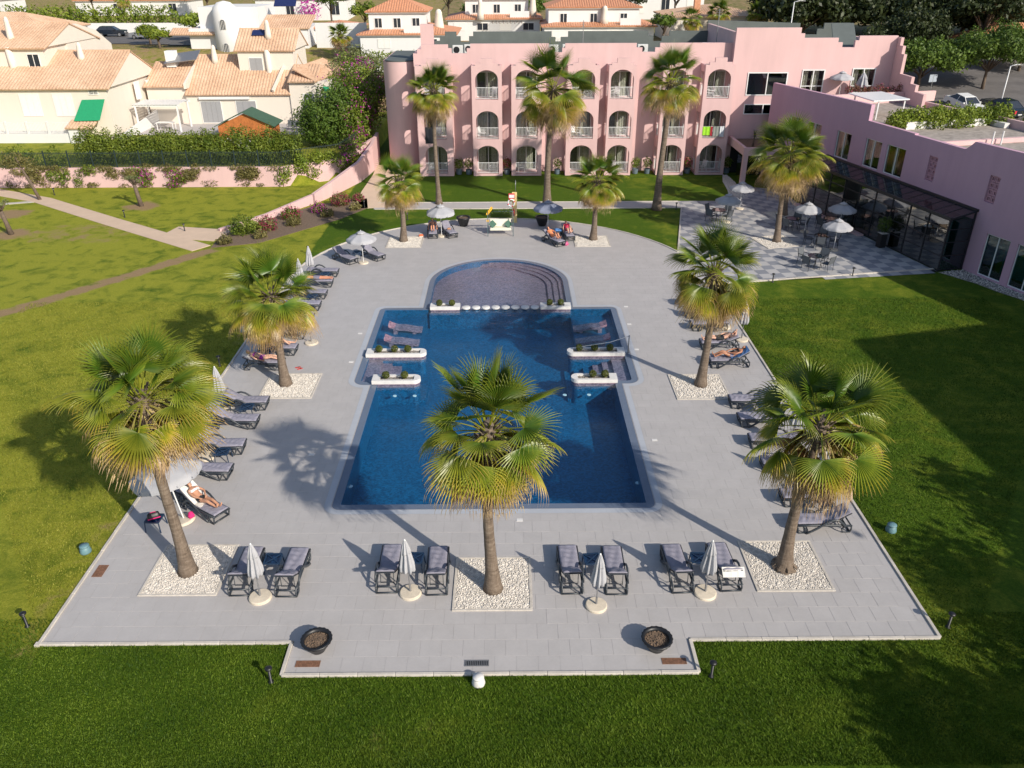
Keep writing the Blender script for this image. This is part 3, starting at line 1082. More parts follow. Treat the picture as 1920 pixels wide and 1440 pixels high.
def frond_mesh(elev, age, seed, Lp=0.96, Rb=0.92, nseg=30):
    """fan leaf: pleated blade split into drooping fingers. elev = petiole angle (deg), age 0 young .. 1 dead"""
    r = random.Random(seed)
    V, F, C = [], [], []
    g = Vector((0, 0, -1))
    e = rad(elev)
    # petiole, bending down with age
    p = Vector((0, 0, 0))
    d = Vector((math.cos(e), 0, math.sin(e)))
    path = [p.copy()]
    for i in range(5):
        d = (d + g * (0.05 + 0.08 * age)).normalized()
        p = p + d * Lp / 5
        path.append(p.copy())
    mb = MB()
    mb.tube(path, [0.03, 0.024, 0.02, 0.017, 0.015, 0.012], 5, False, 0.6)
    V += mb.v
    F += mb.f
    pc = Vector(LEAFC['lime']).lerp(Vector(LEAFC['straw']), max(0, age - 0.3) * 1.2)
    C += [tuple(pc)] * len(mb.v)
    X = d
    Y = Vector((0, 1, 0))
    Z = X.cross(Y).normalized()
    hub = p
    span = rad(108)
    st_ = [0.04, 0.22, 0.42, 0.58, 0.74, 0.88, 1.0]
    w0 = span * 2 / nseg
    fold = 0.6 + 0.3 * age
    for i in range(nseg):
        a = -span + w0 * (i + 0.5)
        L = Rb * (0.72 + 0.28 * math.cos(a * 0.62)) * r.uniform(0.93, 1.05)
        kink = r.uniform(0.2, 1.15)
        rows = []
        q = [None, None, None]
        cur = hub.copy()
        u = (X * math.cos(a) + Y * math.sin(a))
        # cup the blade: side fingers lift for young leaves, fall for old ones
        u = (u + Z * (0.42 - 0.75 * age) * (1 - math.cos(a)) * 0.5).normalized()
        prev = 0
        seg_age = min(1, max(0, age + r.uniform(-0.12, 0.12)))
        for k, s in enumerate(st_):
            step = (s - prev) * L
            prev = s
            if k: cur = cur + u * step
            free = max(0, (s - 0.42) / 0.58)
            u = (u + g * (0.03 + 0.16 * age + free * (0.26 + 0.95 * age) * kink)).normalized()
            side = Y * math.cos(a) - X * math.sin(a)
            side = (side - u * side.dot(u)).normalized()
            nrm = u.cross(side)
            if nrm.z < 0: nrm = -nrm
            half = s * L * math.tan(w0 / 2) if s <= 0.42 else 0.42 * L * math.tan(w0 / 2) * (1 - ((s - 0.42) / 0.58) ** 1.1 * 0.95)
            half *= 1.0 if s <= 0.5 else 0.93
            dz = nrm * half * fold
            rows.append((cur - side * half - dz * 0.5, cur + dz, cur + side * half - dz * 0.5))
        b = len(V)
        for k, (l, m_, rr) in enumerate(rows):
            V += [tuple(l), tuple(m_), tuple(rr)]
            s = st_[k]
            t = s * 1.06 + (seg_age - 0.41) * 1.22
            if t < 0.42: c = Vector(LEAFC['green']).lerp(Vector(LEAFC['lime']), max(0, t / 0.42) * 0.62)
            elif t < 0.72: c = Vector(LEAFC['green']).lerp(Vector(LEAFC['lime']), 0.62 + (t - 0.42) * 1.2)
            elif t < 0.95: c = Vector(LEAFC['lime']).lerp(Vector(LEAFC['yellow']), (t - 0.72) / 0.23)
            elif t < 1.2: c = Vector(LEAFC['yellow']).lerp(Vector(LEAFC['straw']), (t - 0.95) / 0.25)
            else: c = Vector(LEAFC['straw']).lerp(Vector(LEAFC['brown']), min(1, (t - 1.2) / 0.45) * r.uniform(0.2, 1))
            C += [tuple(c), tuple(c * 0.93), tuple(c)]
        for k in range(len(st_) - 1):
            o = b + 3 * k
            F += [(o, o + 1, o + 4, o + 3), (o + 1, o + 2, o + 5, o + 4)]
        # hanging thread at the tip of older fingers
        if age > 0.45 and r.random() < 0.75:
            tl = rows[-1][1]
            ln = r.uniform(0.15, 0.42) * age
            sx = Y * 0.010
            dd = (u * 0.3 + g).normalized() * ln
            k0 = len(V)
            V += [tuple(tl - sx), tuple(tl + sx), tuple(tl + dd)]
            F.append((k0, k0 + 1, k0 + 2))
            cc = Vector(LEAFC['straw']) * r.uniform(0.6, 1.1)
            C += [tuple(cc)] * 3
    me = bpy.data.meshes.new('frond')
    me.from_pydata([tuple(v) for v in V], [], F)
    a = me.attributes.new('Col', 'FLOAT_COLOR', 'POINT')
    a.data.foreach_set('color', [x for c in C for x in (*c, 1.0)])
    me.materials.append(M['frond'])
    return me


FROND = {}
for elev, age in ((82, 0.0), (66, 0.05), (48, 0.14), (28, 0.26), (8, 0.40), (-12, 0.55), (-30, 0.72), (-48, 0.9), (-62, 1.1)):
    FROND[elev] = [frond_mesh(elev, age, 100 + elev * 3 + s) for s in range(3)]


def palm(name, loc, h, crown, label, seed, lean=(0, 0), group='fan palms', tall=False, stub=False, rot=None):
    """h = height of the crown's heart, crown = scale of the leaves"""
    r = random.Random(seed)
    t = empty(name, loc, 0, label, 'palm tree', group)
    N = 26
    pts, rs = [], []
    for i in range(N + 1):
        s = i / N
        z = h * s
        x = lean[0] * s ** 1.3 + 0.05 * math.sin(s * 5 + seed)
        y = lean[1] * s ** 1.3 + 0.04 * math.sin(s * 4 + seed * 2)
        if tall: rr = 0.24 + 0.20 * math.exp(-s * 10) - 0.07 * s
        else: rr = 0.165 + 0.16 * math.exp(-s * h * 1.5) - 0.035 * s
        rr *= 1 + 0.02 * math.sin(i * 2.3 + seed)
        pts.append((x, y, z - 0.05))
        rs.append(rr)
    mb = MB()
    mb.tube(pts, rs, 18)
    mb.build('trunk', M['trunk'], t, True)
    top = Vector(pts[-1])
    # leaf-base stubs around the heart
    mb = MB()
    for k in range(46):
        a = k * 2.39996
        s = k / 46
        z = top.z - 0.75 + 0.8 * s
        rr = 0.15 + 0.06 * (1 - s)
        mb.bar((top.x + rr * math.cos(a), top.y + rr * math.sin(a), z), (top.x + (rr + 0.2) * math.cos(a), top.y + (rr + 0.2) * math.sin(a), z + 0.24), 0.07, 0.025)
    mb.lathe([(0.17, -0.9), (0.24, -0.4), (0.22, 0.0), (0.1, 0.18)], 12, tuple(top))
    mb.build('leaf_bases', M['trunk'], t)
    if stub:
        mb = MB()
        for k in range(40):
            a = k * 2.39996
            mb.bar((rs[0] * .8 * math.cos(a), rs[0] * .8 * math.sin(a), 0.10 + 0.06 * (k % 3)), ((rs[0] + .07) * math.cos(a), (rs[0] + .07) * math.sin(a), 0.0 + 0.04 * (k % 3)), 0.07, 0.02)
        mb.build('root_boots', M['trunk'], t)
    plan = [(82, 5), (66, 7), (48, 8), (28, 9), (8, 10), (-12, 10), (-30, 11), (-48, 9), (-62, 6)]
    if tall: plan = [(82, 3), (66, 5), (48, 6), (28, 7), (8, 7), (-12, 8), (-30, 8), (-48, 7), (-62, 4)]
    bald = [r.uniform(0, 6.28) for _ in range(9)]
    dr = r.uniform(-5, 9)
    for (e, n), bd in zip(plan, bald):
        a0 = r.uniform(0, 6.28)
        for k in range(n):
            if r.random() < 0.06 or (e < 60 and e > 0 and abs((a0 + 2 * PI * k / n - bd + PI) % (2 * PI) - PI) < 0.38): continue
            o = link('frond', r.choice(FROND[e]), t)
            a = a0 + 2 * PI * (k + r.uniform(-0.28, 0.28)) / n
            zz = top.z - 0.30 + 0.25 * (e + 62) / 144
            sc = crown * r.uniform(0.8, 1.12) * (0.95 if e < -40 else 1.0)
            o.matrix_local = Matrix.Translation((top.x + 0.10 * math.cos(a), top.y + 0.10 * math.sin(a), zz)) @ Matrix.Rotation(a, 4, 'Z') @ Matrix.Rotation(rad(r.uniform(-14, 14) + (dr if e < 60 else 0)), 4, 'Y') @ Matrix.Rotation(rad(r.uniform(-34, 34)), 4, 'X') @ Matrix.Diagonal((sc, sc, sc, 1))
    return t


PG = 'fan palms in the white pebble squares'
palm('fan_palm', (-10.2, 19.35, 0.02), 6.35, 1.22, 'fan palm with straw-tipped skirt in the front left pebble square, under it the open parasol', 1, (-0.05, 0.1), PG)
palm('fan_palm', (-0.56, 18.55, 0.02), 5.75, 1.2, 'fan palm standing alone in front of the pool, in the middle of the picture', 2, (-0.05, 0.05), PG)
palm('fan_palm', (8.68, 19.4, 0.02), 5.3, 1.22, 'broad green fan palm in the front right pebble square, with a shaggy trunk foot', 3, (0.25, 0.1), PG, stub=True)
palm('fan_palm', (-10.1, 31.9, 0.02), 4.4, 1.28, 'yellow-green fan palm in the pebble square left of the pool', 4, (-0.18, 0.15), PG)
palm('fan_palm', (8.73, 31.65, 0.02), 5.45, 1.22, 'slender shaggy fan palm in the pebble square right of the pool', 5, (0.05, 0.1), PG)
palm('fan_palm', (-7.15, 52.8, 0.02), 4.2, 1.02, 'short fan palm in the back left pebble square', 6, (0.02, 0), PG)
palm('fan_palm', (5.84, 52.85, 0.02), 4.2, 1.04, 'short fan palm in the back right pebble square', 7, (0.2, 0), PG)
TG = 'tall fan palms on the strip of lawn before the hotel'
palm('tall_palm', (-5.48, 62.27, 0), 8.6, 1.2, 'tall palm before the hotel, the left and thinnest of three', 8, (0.0, 0), TG, False)
palm('tall_palm', (3.08, 61.6, 0), 8.8, 1.8, 'tall thick palm before the hotel, the middle one of three', 9, (0.28, 0), TG, True)
palm('tall_palm', (11.53, 60.3, 0), 9.5, 1.4, 'tall thick palm before the hotel, the right one of three', 10, (0.2, 0), TG, True)
palm('fan_palm', (18.3, 52.3, 0.02), 5.9, 1.45, 'fan palm on the chequered terrace, the nearer of the two', 21, (0.05, 0.1), 'palms on the terrace')
palm('fan_palm', (20.8, 58.6, 0.02), 5.2, 1.1, 'fan palm on the chequered terrace, half hidden behind the nearer one', 22, (0.1, 0), 'palms on the terrace')

for i, (k, c) in enumerate(PLANTERS.items()):
    # the palms stand in them; squares are drawn from their measured centres
    t = empty('pebble_bed', (c[0], c[1], 0), 0, {'front_left': 'white pebble square in the front left of the deck', 'front_mid': 'white pebble square in the front middle of the deck', 'front_right': 'white pebble square in the front right of the deck',
              'mid_left': 'white pebble square between left loungers and pool', 'mid_right': 'white pebble square between right loungers and pool',
              'back_left': 'white pebble square at the back left of the deck', 'back_right': 'white pebble square at the back right of the deck'}[k], 'planting bed', 'pebble squares in the deck')
    for (x0, x1, y0, y1) in ((-PS, PS, -PS, -PS + .08), (-PS, PS, PS - .08, PS), (-PS, -PS + .08, -PS + .081, PS - .081), (PS - .08, PS, -PS + .081, PS - .081)):
        MB().bbox(x0 + 0.002, x1 - 0.002, y0 + 0.002, y1 - 0.002, -0.01, 0.035, 0.006).build('edging', M['kerb'], t)
    MB().box(-PS + .08, PS - .08, -PS + .08, PS - .08, -0.005, 0.006).build('bed', M['pebble'], t)
    pebble_field('pebbles', t, None, 5200 if 'front' in k else 3000, -PS + .1, PS - .1, -PS + .1, PS - .1, 0.008, 0.032 if 'front' in k else 0.042, M['pebble'], 40 + i)
# ------------------------------------------------------------------ loungers
def pad_profile(theta, y, hinge=-0.15, z0=0.36):
    """height of lying surface at distance y along the pad (arc length, foot = 0)"""
    L1 = 0.95 - hinge
    if y <= L1: return (0.95 - y, z0)
    e = y - L1
    return (hinge - e * math.cos(theta), z0 + e * math.sin(theta))


def sheet(theta, width, s0, s1, lift, thick, seed, wr=0.018, nx=10, ny=30, z0=0.36):
    """soft pad / towel following the lounger surface"""
    r = random.Random(seed)
    ph = [r.uniform(0, 6.28) for _ in range(6)]
    mb = MB()
    top, bot = [], []
    for j in range(ny + 1):
        s = s0 + (s1 - s0) * j / ny
        y, z = pad_profile(theta, s, z0=z0)
        e = 0.02
        ya, za = pad_profile(theta, s + e, z0=z0)
        yb, zb = pad_profile(theta, s - e, z0=z0)
        t = Vector((0, ya - yb, za - zb)).normalized()
        nrm = Vector((0, -t.z, t.y))
        if nrm.z < 0: nrm = -nrm
        for i in range(nx + 1):
            u = i / nx
            x = (u - 0.5) * width
            edge = min(1, 5 * min(u, 1 - u), 8 * min(j, ny - j) / ny + 0.25)
            h = lift + thick * (0.45 + 0.55 * edge ** 0.5) + wr * (math.sin(s * 17 + x * 9 + ph[0]) * math.sin(x * 13 - s * 11 + ph[1]) + 0.6 * math.sin(s * 31 - x * 22 + ph[2])) * edge
            top.append(Vector((x, y, z)) + nrm * h)
            bot.append(Vector((x, y, z)) + nrm * lift)
    n = len(top)
    w = nx + 1
    fs = []
    for j in range(ny):
        for i in range(nx):
            a = j * w + i
            fs += [(a, a + w, a + w + 1, a + 1), (n + a, n + a + 1, n + a + w + 1, n + a + w)]
    for j in range(ny):
        a, b = j * w, j * w + nx
        fs += [(a, n + a, n + a + w, a + w), (b, b + w, n + b + w, n + b)]
    for i in range(nx):
        a, b = i, ny * w + i
        fs += [(a, a + 1, n + a + 1, n + a), (b, n + b, n + b + 1, b + 1)]
    mb.add(top + bot, fs)
    return mb


def make_lounger(theta, seed):
    t = empty('sun_lounger', (0, 0, 0), 0, 'lounger', 'sun lounger')
    # seat and back panels (slatted resin)
    hy, z0 = -0.15, 0.335
    mb = MB()
    for k in range(14):
        y = 0.93 - k * 0.078
        mb.box(-0.29, 0.29, y - 0.028, y + 0.028, z0 - 0.012, z0 + 0.006)
    mb.build('seat_slats', M['resin'], t)
    mb = MB()
    d = Vector((0, -math.cos(theta), math.sin(theta)))
    for sx in (-0.27, 0.27):
        mb.bar((sx, hy, z0), Vector((sx, hy, z0)) + d * 0.8, 0.05, 0.03)
    for k in range(9):
        p = Vector((0, hy, z0)) + d * (0.06 + k * 0.088)
        mb.bar(p + Vector((-0.27, 0, 0)), p + Vector((0.27, 0, 0)), 0.055, 0.018)
    bk = mb.build('backrest', M['resin'], t)
    if theta > 0.3:
        mb = MB()
        for sx in (-0.2, 0.2):
            q = Vector((sx, hy, z0)) + d * 0.5
            mb.tube([q, (sx, q.y - 0.02, 0.16)], 0.012, 6)
        mb.tube([(-0.2, hy - 0.5 * math.cos(theta), 0.16), (0.2, hy - 0.5 * math.cos(theta), 0.16)], 0.012, 6)
        mb.build('back_strut', M['resin'], bk)
    for s in (-1, 1):
        x = 0.315 * s
        mb = MB()
        mb.tube([(x, 0.97, 0.32), (x, 0.5, 0.325), (x, 0.0, 0.315), (x, -0.5, 0.30), (x, -0.9, 0.27)], 0.032, 8, flat=1.3)
        mb.build('side_rail', M['resin'], t, True)
        # sweeping arm: from the front foot over the armrest to the rear foot
        mb = MB()
        xa = 0.355 * s
        mb.tube([(xa, 0.62, 0.025), (xa, 0.45, 0.11), (xa, 0.25, 0.24), (xa, 0.08, 0.38), (xa, -0.08, 0.50), (xa, -0.26, 0.555), (xa, -0.42, 0.52), (xa, -0.56, 0.40), (xa, -0.66, 0.26)], 0.034, 8, flat=1.3)
        mb.build('armrest', M['resin'], t, True)
        mb = MB()
        mb.tube([(x, 0.93, 0.31), (x, 0.90, 0.15), (x, 0.86, 0.02), (x, 0.62, 0.02), (x, 0.66, 0.16), (x, 0.72, 0.31)], 0.028, 8)
        mb.build('leg', M['resin'], t, True)
        mb = MB()
        mb.tube([(x, -0.88, 0.28), (x, -0.90, 0.14), (x, -0.86, 0.02), (x, -0.62, 0.02), (x, -0.58, 0.14), (x, -0.66, 0.28)], 0.028, 8)
        mb.build('leg', M['resin'], t, True)
    for y, z in ((0.86, 0.03), (-0.88, 0.03), (0.95, 0.315), (-0.88, 0.27)):
        MB().tube([(-0.315, y, z), (0.315, y, z)], 0.026, 8).build('cross_bar', M['resin'], t, True)
    sheet(theta, 0.58, 0.0, 1.88, 0.01, 0.055, seed).build('cushion', M['cushion'], t, True)
    return t


LT = {'up': rad(33), 'mid': rad(24), 'flat': rad(3)}
LP = {k: (make_lounger(v, i + 5), []) for i, (k, v) in enumerate(LT.items())}


def lounger(kind, x, y, dirv, label, group):
    rz = math.atan2(-dirv[0], dirv[1])
    return place(LP[kind][0], LP[kind][1], (x, y, 0), rz, label, group)


FG = 'loungers in a row along the front edge of the deck'
front = [(-8.2, 'first'), (-6.75, 'second'), (-3.76, 'third'), (-2.25, 'fourth'), (1.87, 'fifth'), (3.25, 'sixth'), (5.22, 'seventh'), (6.7, 'eighth')]
for i, (x, w) in enumerate(front):
    lounger('up', x, 19.17 + rng.uniform(-.09, .09), (rng.uniform(-.05, .05) + (0.06 if i == 1 else 0), 1), 'dark lounger with grey cushion, %s from the left along the front edge' % w, FG)
LG = 'loungers along the left side of the deck'
left = [(45.77, 'flat', 'farthest back in the left row, level with the round end'), (44.01, 'mid', 'under the man lying face down'), (42.21, 'flat', 'third from the back in the left row'), (40.5, 'flat', 'fourth from the back in the left row'),
        (38.68, 'mid', 'beside a blue table, fifth from the back in the left row'), (36.74, 'mid', 'with a white towel on its backrest, left row'), (34.91, 'mid', 'under the person in blue shorts'), (33.32, 'mid', 'under the woman in purple'),
        (29.52, 'up', 'beyond a table in the left row, behind the nearest closed parasol'), (28.0, 'up', 'in the left row, just in front of a blue table'), (26.04, 'up', 'in the left row, beyond the table next to the front palm'), (24.36, 'up', 'in the left row, nearest to the open parasol')]
for y, k, w in left:
    lounger(k, -11.32 + (-.25 if 33 < y < 34 else 0), y + 0.36, (1, rng.uniform(-.05, .05)), 'grey-cushioned lounger %s' % w, LG)
lounger('up', -10.65, 22.5, (.83, -.55), 'slanted lounger under the woman with a black cap', LG)
lounger('up', -12.2, 23.7, (.83, -.45), 'lounger in the shade below the big open parasol on the left', LG)
lounger('up', -10.45, 48.75, (.75, -.66), 'left lounger of the pair by the open parasol at the back left', 'pair of loungers at the back left')
lounger('up', -8.78, 49.4, (.73, -.68), 'right lounger of the pair by the open parasol at the back left', 'pair of loungers at the back left')
lounger('up', -5.25, 54.15, (.08, -1), 'lounger under the sunbather at the back, left of a parasol pole', 'loungers at the round back edge')
lounger('up', -4.15, 54.2, (.42, -.9), 'lounger at the back, right of a parasol pole, with a bag on it', 'loungers at the round back edge')
lounger('up', 3.1, 52.15, (.55, -.83), 'lounger at the back under the person in orange', 'loungers at the round back edge')
lounger('up', 4.15, 53.45, (.15, -1), 'lounger at the back under the person in red and blue', 'loungers at the round back edge')
RG = 'loungers along the right side of the deck'
right = [(40.75, 'mid', 'under the sunbather farthest back on the right'), (39.14, 'flat', 'second from the back in the right row'), (37.5, 'flat', 'third from the back in the right row'), (35.2, 'mid', 'under the person in black shorts'),
         (33.27, 'up', 'under the woman behind the right palm trunk'), (29.4, 'up', 'just in front of the right pebble square'), (27.9, 'flat', 'half hidden by the front right palm crown, the back one'), (26.2, 'flat', 'hidden behind the front right palm crown, in the middle'),
         (24.6, 'flat', 'hidden behind the front right palm crown, the near one'), (22.49, 'up', 'beyond a blue table, second nearest in the right row'), (21.05, 'up', 'nearest in the right row, behind a palm trunk')]
for y, k, w in right:
    lounger(k, 10.45 + (0.1 if y < 23 else 0), y + 0.36, (-1, rng.uniform(-.05, .05)), 'grey-cushioned lounger %s' % w, RG)


def towel(x, y, dirv, theta, s0, s1, width, mat, label, seed, lift=0.075, dx=0):
    o = sheet(theta, width, s0, s1, lift, 0.014, seed, 0.006).build('towel', mat)
    o.location = (x, y, 0)
    o.rotation_euler = (0, 0, math.atan2(-dirv[0], dirv[1]))
    return tag(o, label, 'towel', 'towels on the loungers')


# ------------------------------------------------------------------ side tables
def make_table():
    t = empty('side_table', (0, 0, 0), 0, 'table', 'table')
    s, h = 0.24, 0.42
    for x in (-1, 1):
        for y in (-1, 1):
            MB().bar((x * (s + .02), y * (s + .02), 0), (x * (s - .01), y * (s - .01), h), 0.03, 0.03).build('leg', M['table'], t)
    mb = MB()
    for a in (-s, s):
        mb.box(-s, s, a - 0.02, a + 0.02, h - 0.03, h + 0.005)
        mb.box(a - 0.02, a + 0.02, -s + .021, s - .021, h - 0.03, h + 0.004)
    mb.bar((-s, -s, h - .012), (s, s, h - .012), 0.03, 0.024)
    mb.bar((-s, s, h - .0125), (s, -s, h - .0125), 0.03, 0.022)
    mb.build('frame', M['table'], t)
    MB().box(-s + .02, s - .02, -s + .02, s - .02, h - 0.034, h - 0.028).build('glass_top', M['table_glass'], t)
    return t


tb, tbu = make_table(), []
for (x, y, w) in [(-7.45, 19.5, 'between the first pair of front loungers'), (-2.98, 19.5, 'between the second pair of front loungers'), (2.58, 19.4, 'between the third pair of front loungers'), (5.95, 19.4, 'between the last pair of front loungers'),
                  (-9.75, 49.35, 'between the two loungers at the back left'), (-11.0, 45.35, 'near the back of the left row, beside the face-down man'), (-11.0, 41.75, 'below the third lounger of the left row'), (-11.15, 38.2, 'beside the parasol half way along the left row'), (-11.5, 34.45, 'between the two women on the left'),
                  (-11.05, 29.2, 'between two loungers behind the left closed parasol'), (-11.0, 25.72, 'right of the front left palm crown'), (-12.0, 21.6, 'with a bag on it, beside the front left palm trunk'),
                  (10.6, 40.35, 'below the farthest sunbather on the right'), (11.2, 38.25, 'beside the parasol base on the right'), (10.75, 29.05, 'below the lounger next to the right pebble square'), (10.95, 22.25, 'between the two nearest loungers on the right'),
                  (-4.72, 54.35, 'between the two loungers at the back, by the pole'), (3.55, 53.75, 'holding towels between the two back right sunbathers')]:
    place(tb, tbu, (x, y, 0), rng.uniform(-.12, .12), 'small dark blue side table %s' % w, 'blue side tables between the loungers')


# ------------------------------------------------------------------ parasols
def make_closed(base_r=0.34, seed=0):
    t = empty('closed_parasol', (0, 0, 0), 0, 'parasol', 'parasol')
    MB().lathe([(base_r, 0.0), (base_r, 0.06), (base_r - 0.03, 0.085), (0.05, 0.10)], 28).build('base', M['cream_base'], t)
    MB().tube([(0, 0, 0.09), (0, 0, 0.36)], 0.034, 10).build('socket', M['metal_grey'], t)
    MB().tube([(0, 0, 0.1), (0, 0, 2.02)], 0.020, 10).build('pole', M['metal_grey'], t)
    prof = [(0.165, 0.90), (0.19, 0.98), (0.185, 1.15), (0.155, 1.35), (0.135, 1.5), (0.12, 1.64), (0.08, 1.84), (0.045, 1.97), (0.025, 2.03)]
    fold = lambda r, z, a: r * (1 + (0.30 * math.cos(8 * a + math.sin(z * 2) * 0.6 + seed) + 0.07 * math.cos(3 * a + seed)) * min(1, (2.03 - z) * 2.2))
    MB().lathe(prof, 64, (0, 0, 0), fold).build('canopy', M['canopy'], t, True)
    prof2 = [(0.115, 1.58), (0.125, 1.62), (0.09, 1.80), (0.052, 1.96), (0.03, 2.035)]
    MB().lathe(prof2, 64, (0, 0, 0), lambda r, z, a: r * (1.12 + 0.22 * math.cos(8 * a + seed + 0.3))).build('vent', M['canopy'], t, True)
    MB().lathe([(0.012, 2.02), (0.03, 2.045), (0.03, 2.075), (0.008, 2.10)], 12).build('finial', M['metal_white'], t, True)
    return t


cp, cpu = make_closed(), []
for (x, y, w, sc) in [(-7.55, 18.2, 'between the first two front loungers', 1), (-3.02, 18.35, 'between the third and fourth front loungers', 1), (2.57, 17.75, 'standing nearest the front edge', 0.96), (5.93, 18.25, 'between the last two front loungers', 1),
                      (-11.9, 45.4, 'farthest back in the left row', 1), (-11.95, 43.2, 'second from the back in the left row', 1), (-9.92, 36.35, 'set forward beside the white towel lounger', 1.0), (-11.66, 34.72, 'half hidden by the left palm trunk', 1.0),
                      (-12.25, 29.7, 'at the left edge, right of the palm crown', 1.0), (-11.75, 25.95, 'half hidden under the front left palm crown', 1.0),
                      (11.3, 38.0, 'half hidden by the right palm crown', 1.0), (11.8, 36.45, 'on the right edge behind the black shorts', 1.0), (11.2, 26.6, 'hidden behind the front right palm crown', 1.0), (11.2, 23.5, 'behind the front right palm trunk', 1.0)]:
    o = place(cp, cpu, (x, y, 0), rng.uniform(0, 6), 'closed grey parasol on a cream base %s' % w, 'closed parasols on the deck', sc)
    o.rotation_euler = (rad(rng.uniform(-1.5, 1.5)), rad(rng.uniform(-1.5, 1.5)), rng.uniform(0, 6))


def make_open(R, H, mat, drop=0.42, n=8, val=0.16):
    t = empty('open_parasol', (0, 0, 0), 0, 'parasol', 'parasol')
    MB().lathe([(0.33, 0.0), (0.33, 0.06), (0.30, 0.085), (0.05, 0.10)], 28).build('base', M['cream_base'], t)
    MB().tube([(0, 0, 0.09), (0, 0, H)], 0.020, 10).build('pole', M['metal_white'], t)
    mb = MB()
    K, A = 6, n * 8
    V = []
    for sgn, dz in ((1, 0.0), (-1, -0.006)):
        for k in range(K + 1):
            rr = 0.05 + (R - 0.05) * k / K
            for a in range(A):
                an = 2 * PI * a / A
                u = (a % 8) / 8.0
                sag = math.sin(PI * u)
                q = rr * (1 - 0.055 * sag * (k / K))
                z = H - drop * (k / K) ** 1.15 - 0.05 * sag * (k / K) ** 1.5
                V.append((q * math.cos(an), q * math.sin(an), z + dz))
        for a in range(A):   # valance
            an = 2 * PI * a / A
            u = (a % 8) / 8.0
            sag = math.sin(PI * u)
            q = R * (1 - 0.055 * sag) + 0.015
            V.append((q * math.cos(an), q * math.sin(an), H - drop - 0.05 * sag - val * (0.75 + 0.25 * abs(math.sin(PI * u * 3))) + dz))
    per = (K + 2) * A
    F = []
    for k in range(K + 1):
        for a in range(A):
            b = (a + 1) % A
            F.append((k * A + a, (k + 1) * A + a, (k + 1) * A + b, k * A + b))
            F.append((per + k * A + b, per + (k + 1) * A + b, per + (k + 1) * A + a, per + k * A + a))
    for a in range(A):
        b = (a + 1) % A
        F.append(((K + 1) * A + a, per + (K + 1) * A + a, per + (K + 1) * A + b, (K + 1) * A + b))
    mb.add(V, F)
    cn = mb.build('canopy', mat, t, True)
    MB().lathe([(0.34, H - 0.06), (0.2, H + 0.03), (0.05, H + 0.09)], 32, (0, 0, 0), lambda r, z, a: r * (1 + 0.05 * math.cos(8 * a))).build('vent', mat, cn, True)
    for k in range(n):
        an = 2 * PI * k / n
        c, s = math.cos(an), math.sin(an)
        MB().bar((0.05 * c, 0.05 * s, H - 0.03), ((R - .03) * c, (R - .03) * s, H - drop - 0.015), 0.012, 0.012).build('rib', M['metal_white'], t)
    MB().lathe([(0.01, H + 0.08), (0.025, H + 0.11), (0.006, H + 0.17)], 10).build('finial', M['metal_white'], t)
    return t


op, opu = make_open(1.02, 2.2, M['canopy']), []
place(op, opu, (-9.2, 48.35, 0), 0.2, 'open grey parasol over the pair of loungers at the back left', 'open parasols', 0.92)
place(op, opu, (-4.62, 53.85, 0), 0.5, 'open white parasol at the round back edge, left of the swing bench', 'open parasols', 0.98)
og = make_open(1.05, 2.15, M['canopy_grey'])
place(og, [], (2.85, 54.95, 0), 0.1, 'open blue-grey parasol at the round back edge, right of the swing bench', 'open parasols', 0.98)
o = place(op, opu, (-11.2, 22.0, 0), 0.35, 'large open pale parasol behind the front left palm trunk', 'open parasols', 1.14)
o.rotation_euler = (rad(-4), rad(-7), 0.35)

# ------------------------------------------------------------------ people
SKIN = {'tan': (0.52, 0.27, 0.17), 'fair': (0.66, 0.38, 0.27), 'deep': (0.42, 0.19, 0.11), 'red': (0.60, 0.27, 0.16)}
SKM = {}
for k, c in SKIN.items():
    tt = NT('skin_' + k)
    tt.color(tt.ramp(tt.noise(7, 3, 0.5), [(0.3, tuple(x * 0.9 for x in c)), (0.7, tuple(min(1, x * 1.06) for x in c))]))
    tt.b.inputs['Roughness'].default_value = 0.5
    tt.b.inputs['Subsurface Weight'].default_value = 0.08
    tt.b.inputs['Subsurface Radius'].default_value = (0.02, 0.008, 0.004)
    SKM[k] = tt.mat


def cloth(name, c): return simple(name, c, 0.85, 0.12, 10, 0.3, 60)


CLO = {'white': cloth('white_swimwear', (0.68, 0.66, 0.66)), 'black': cloth('black_swimwear', (0.02, 0.02, 0.024)), 'purple': cloth('purple_swimwear', (0.33, 0.02, 0.33)), 'blue': cloth('blue_shorts', (0.05, 0.10, 0.32)),
       'red': cloth('red_dress', (0.62, 0.04, 0.10)), 'royal': cloth('royal_blue_top', (0.05, 0.06, 0.42)), 'orange': cloth('orange_wrap', (0.72, 0.24, 0.10)), 'grey': cloth('grey_swimwear', (0.2, 0.18, 0.25)), 'navy': cloth('navy_cap', (0.012, 0.016, 0.045))}
HAIR = {'brown': simple('brown_hair', (0.055, 0.03, 0.018), 0.5, 0.3, 30), 'black': simple('black_hair', (0.015, 0.012, 0.011), 0.45, 0.3, 30), 'blond': simple('blond_hair', (0.42, 0.28, 0.12), 0.5, 0.3, 30), 'redhair': simple('auburn_hair', (0.14, 0.035, 0.02), 0.5, 0.3, 30)}


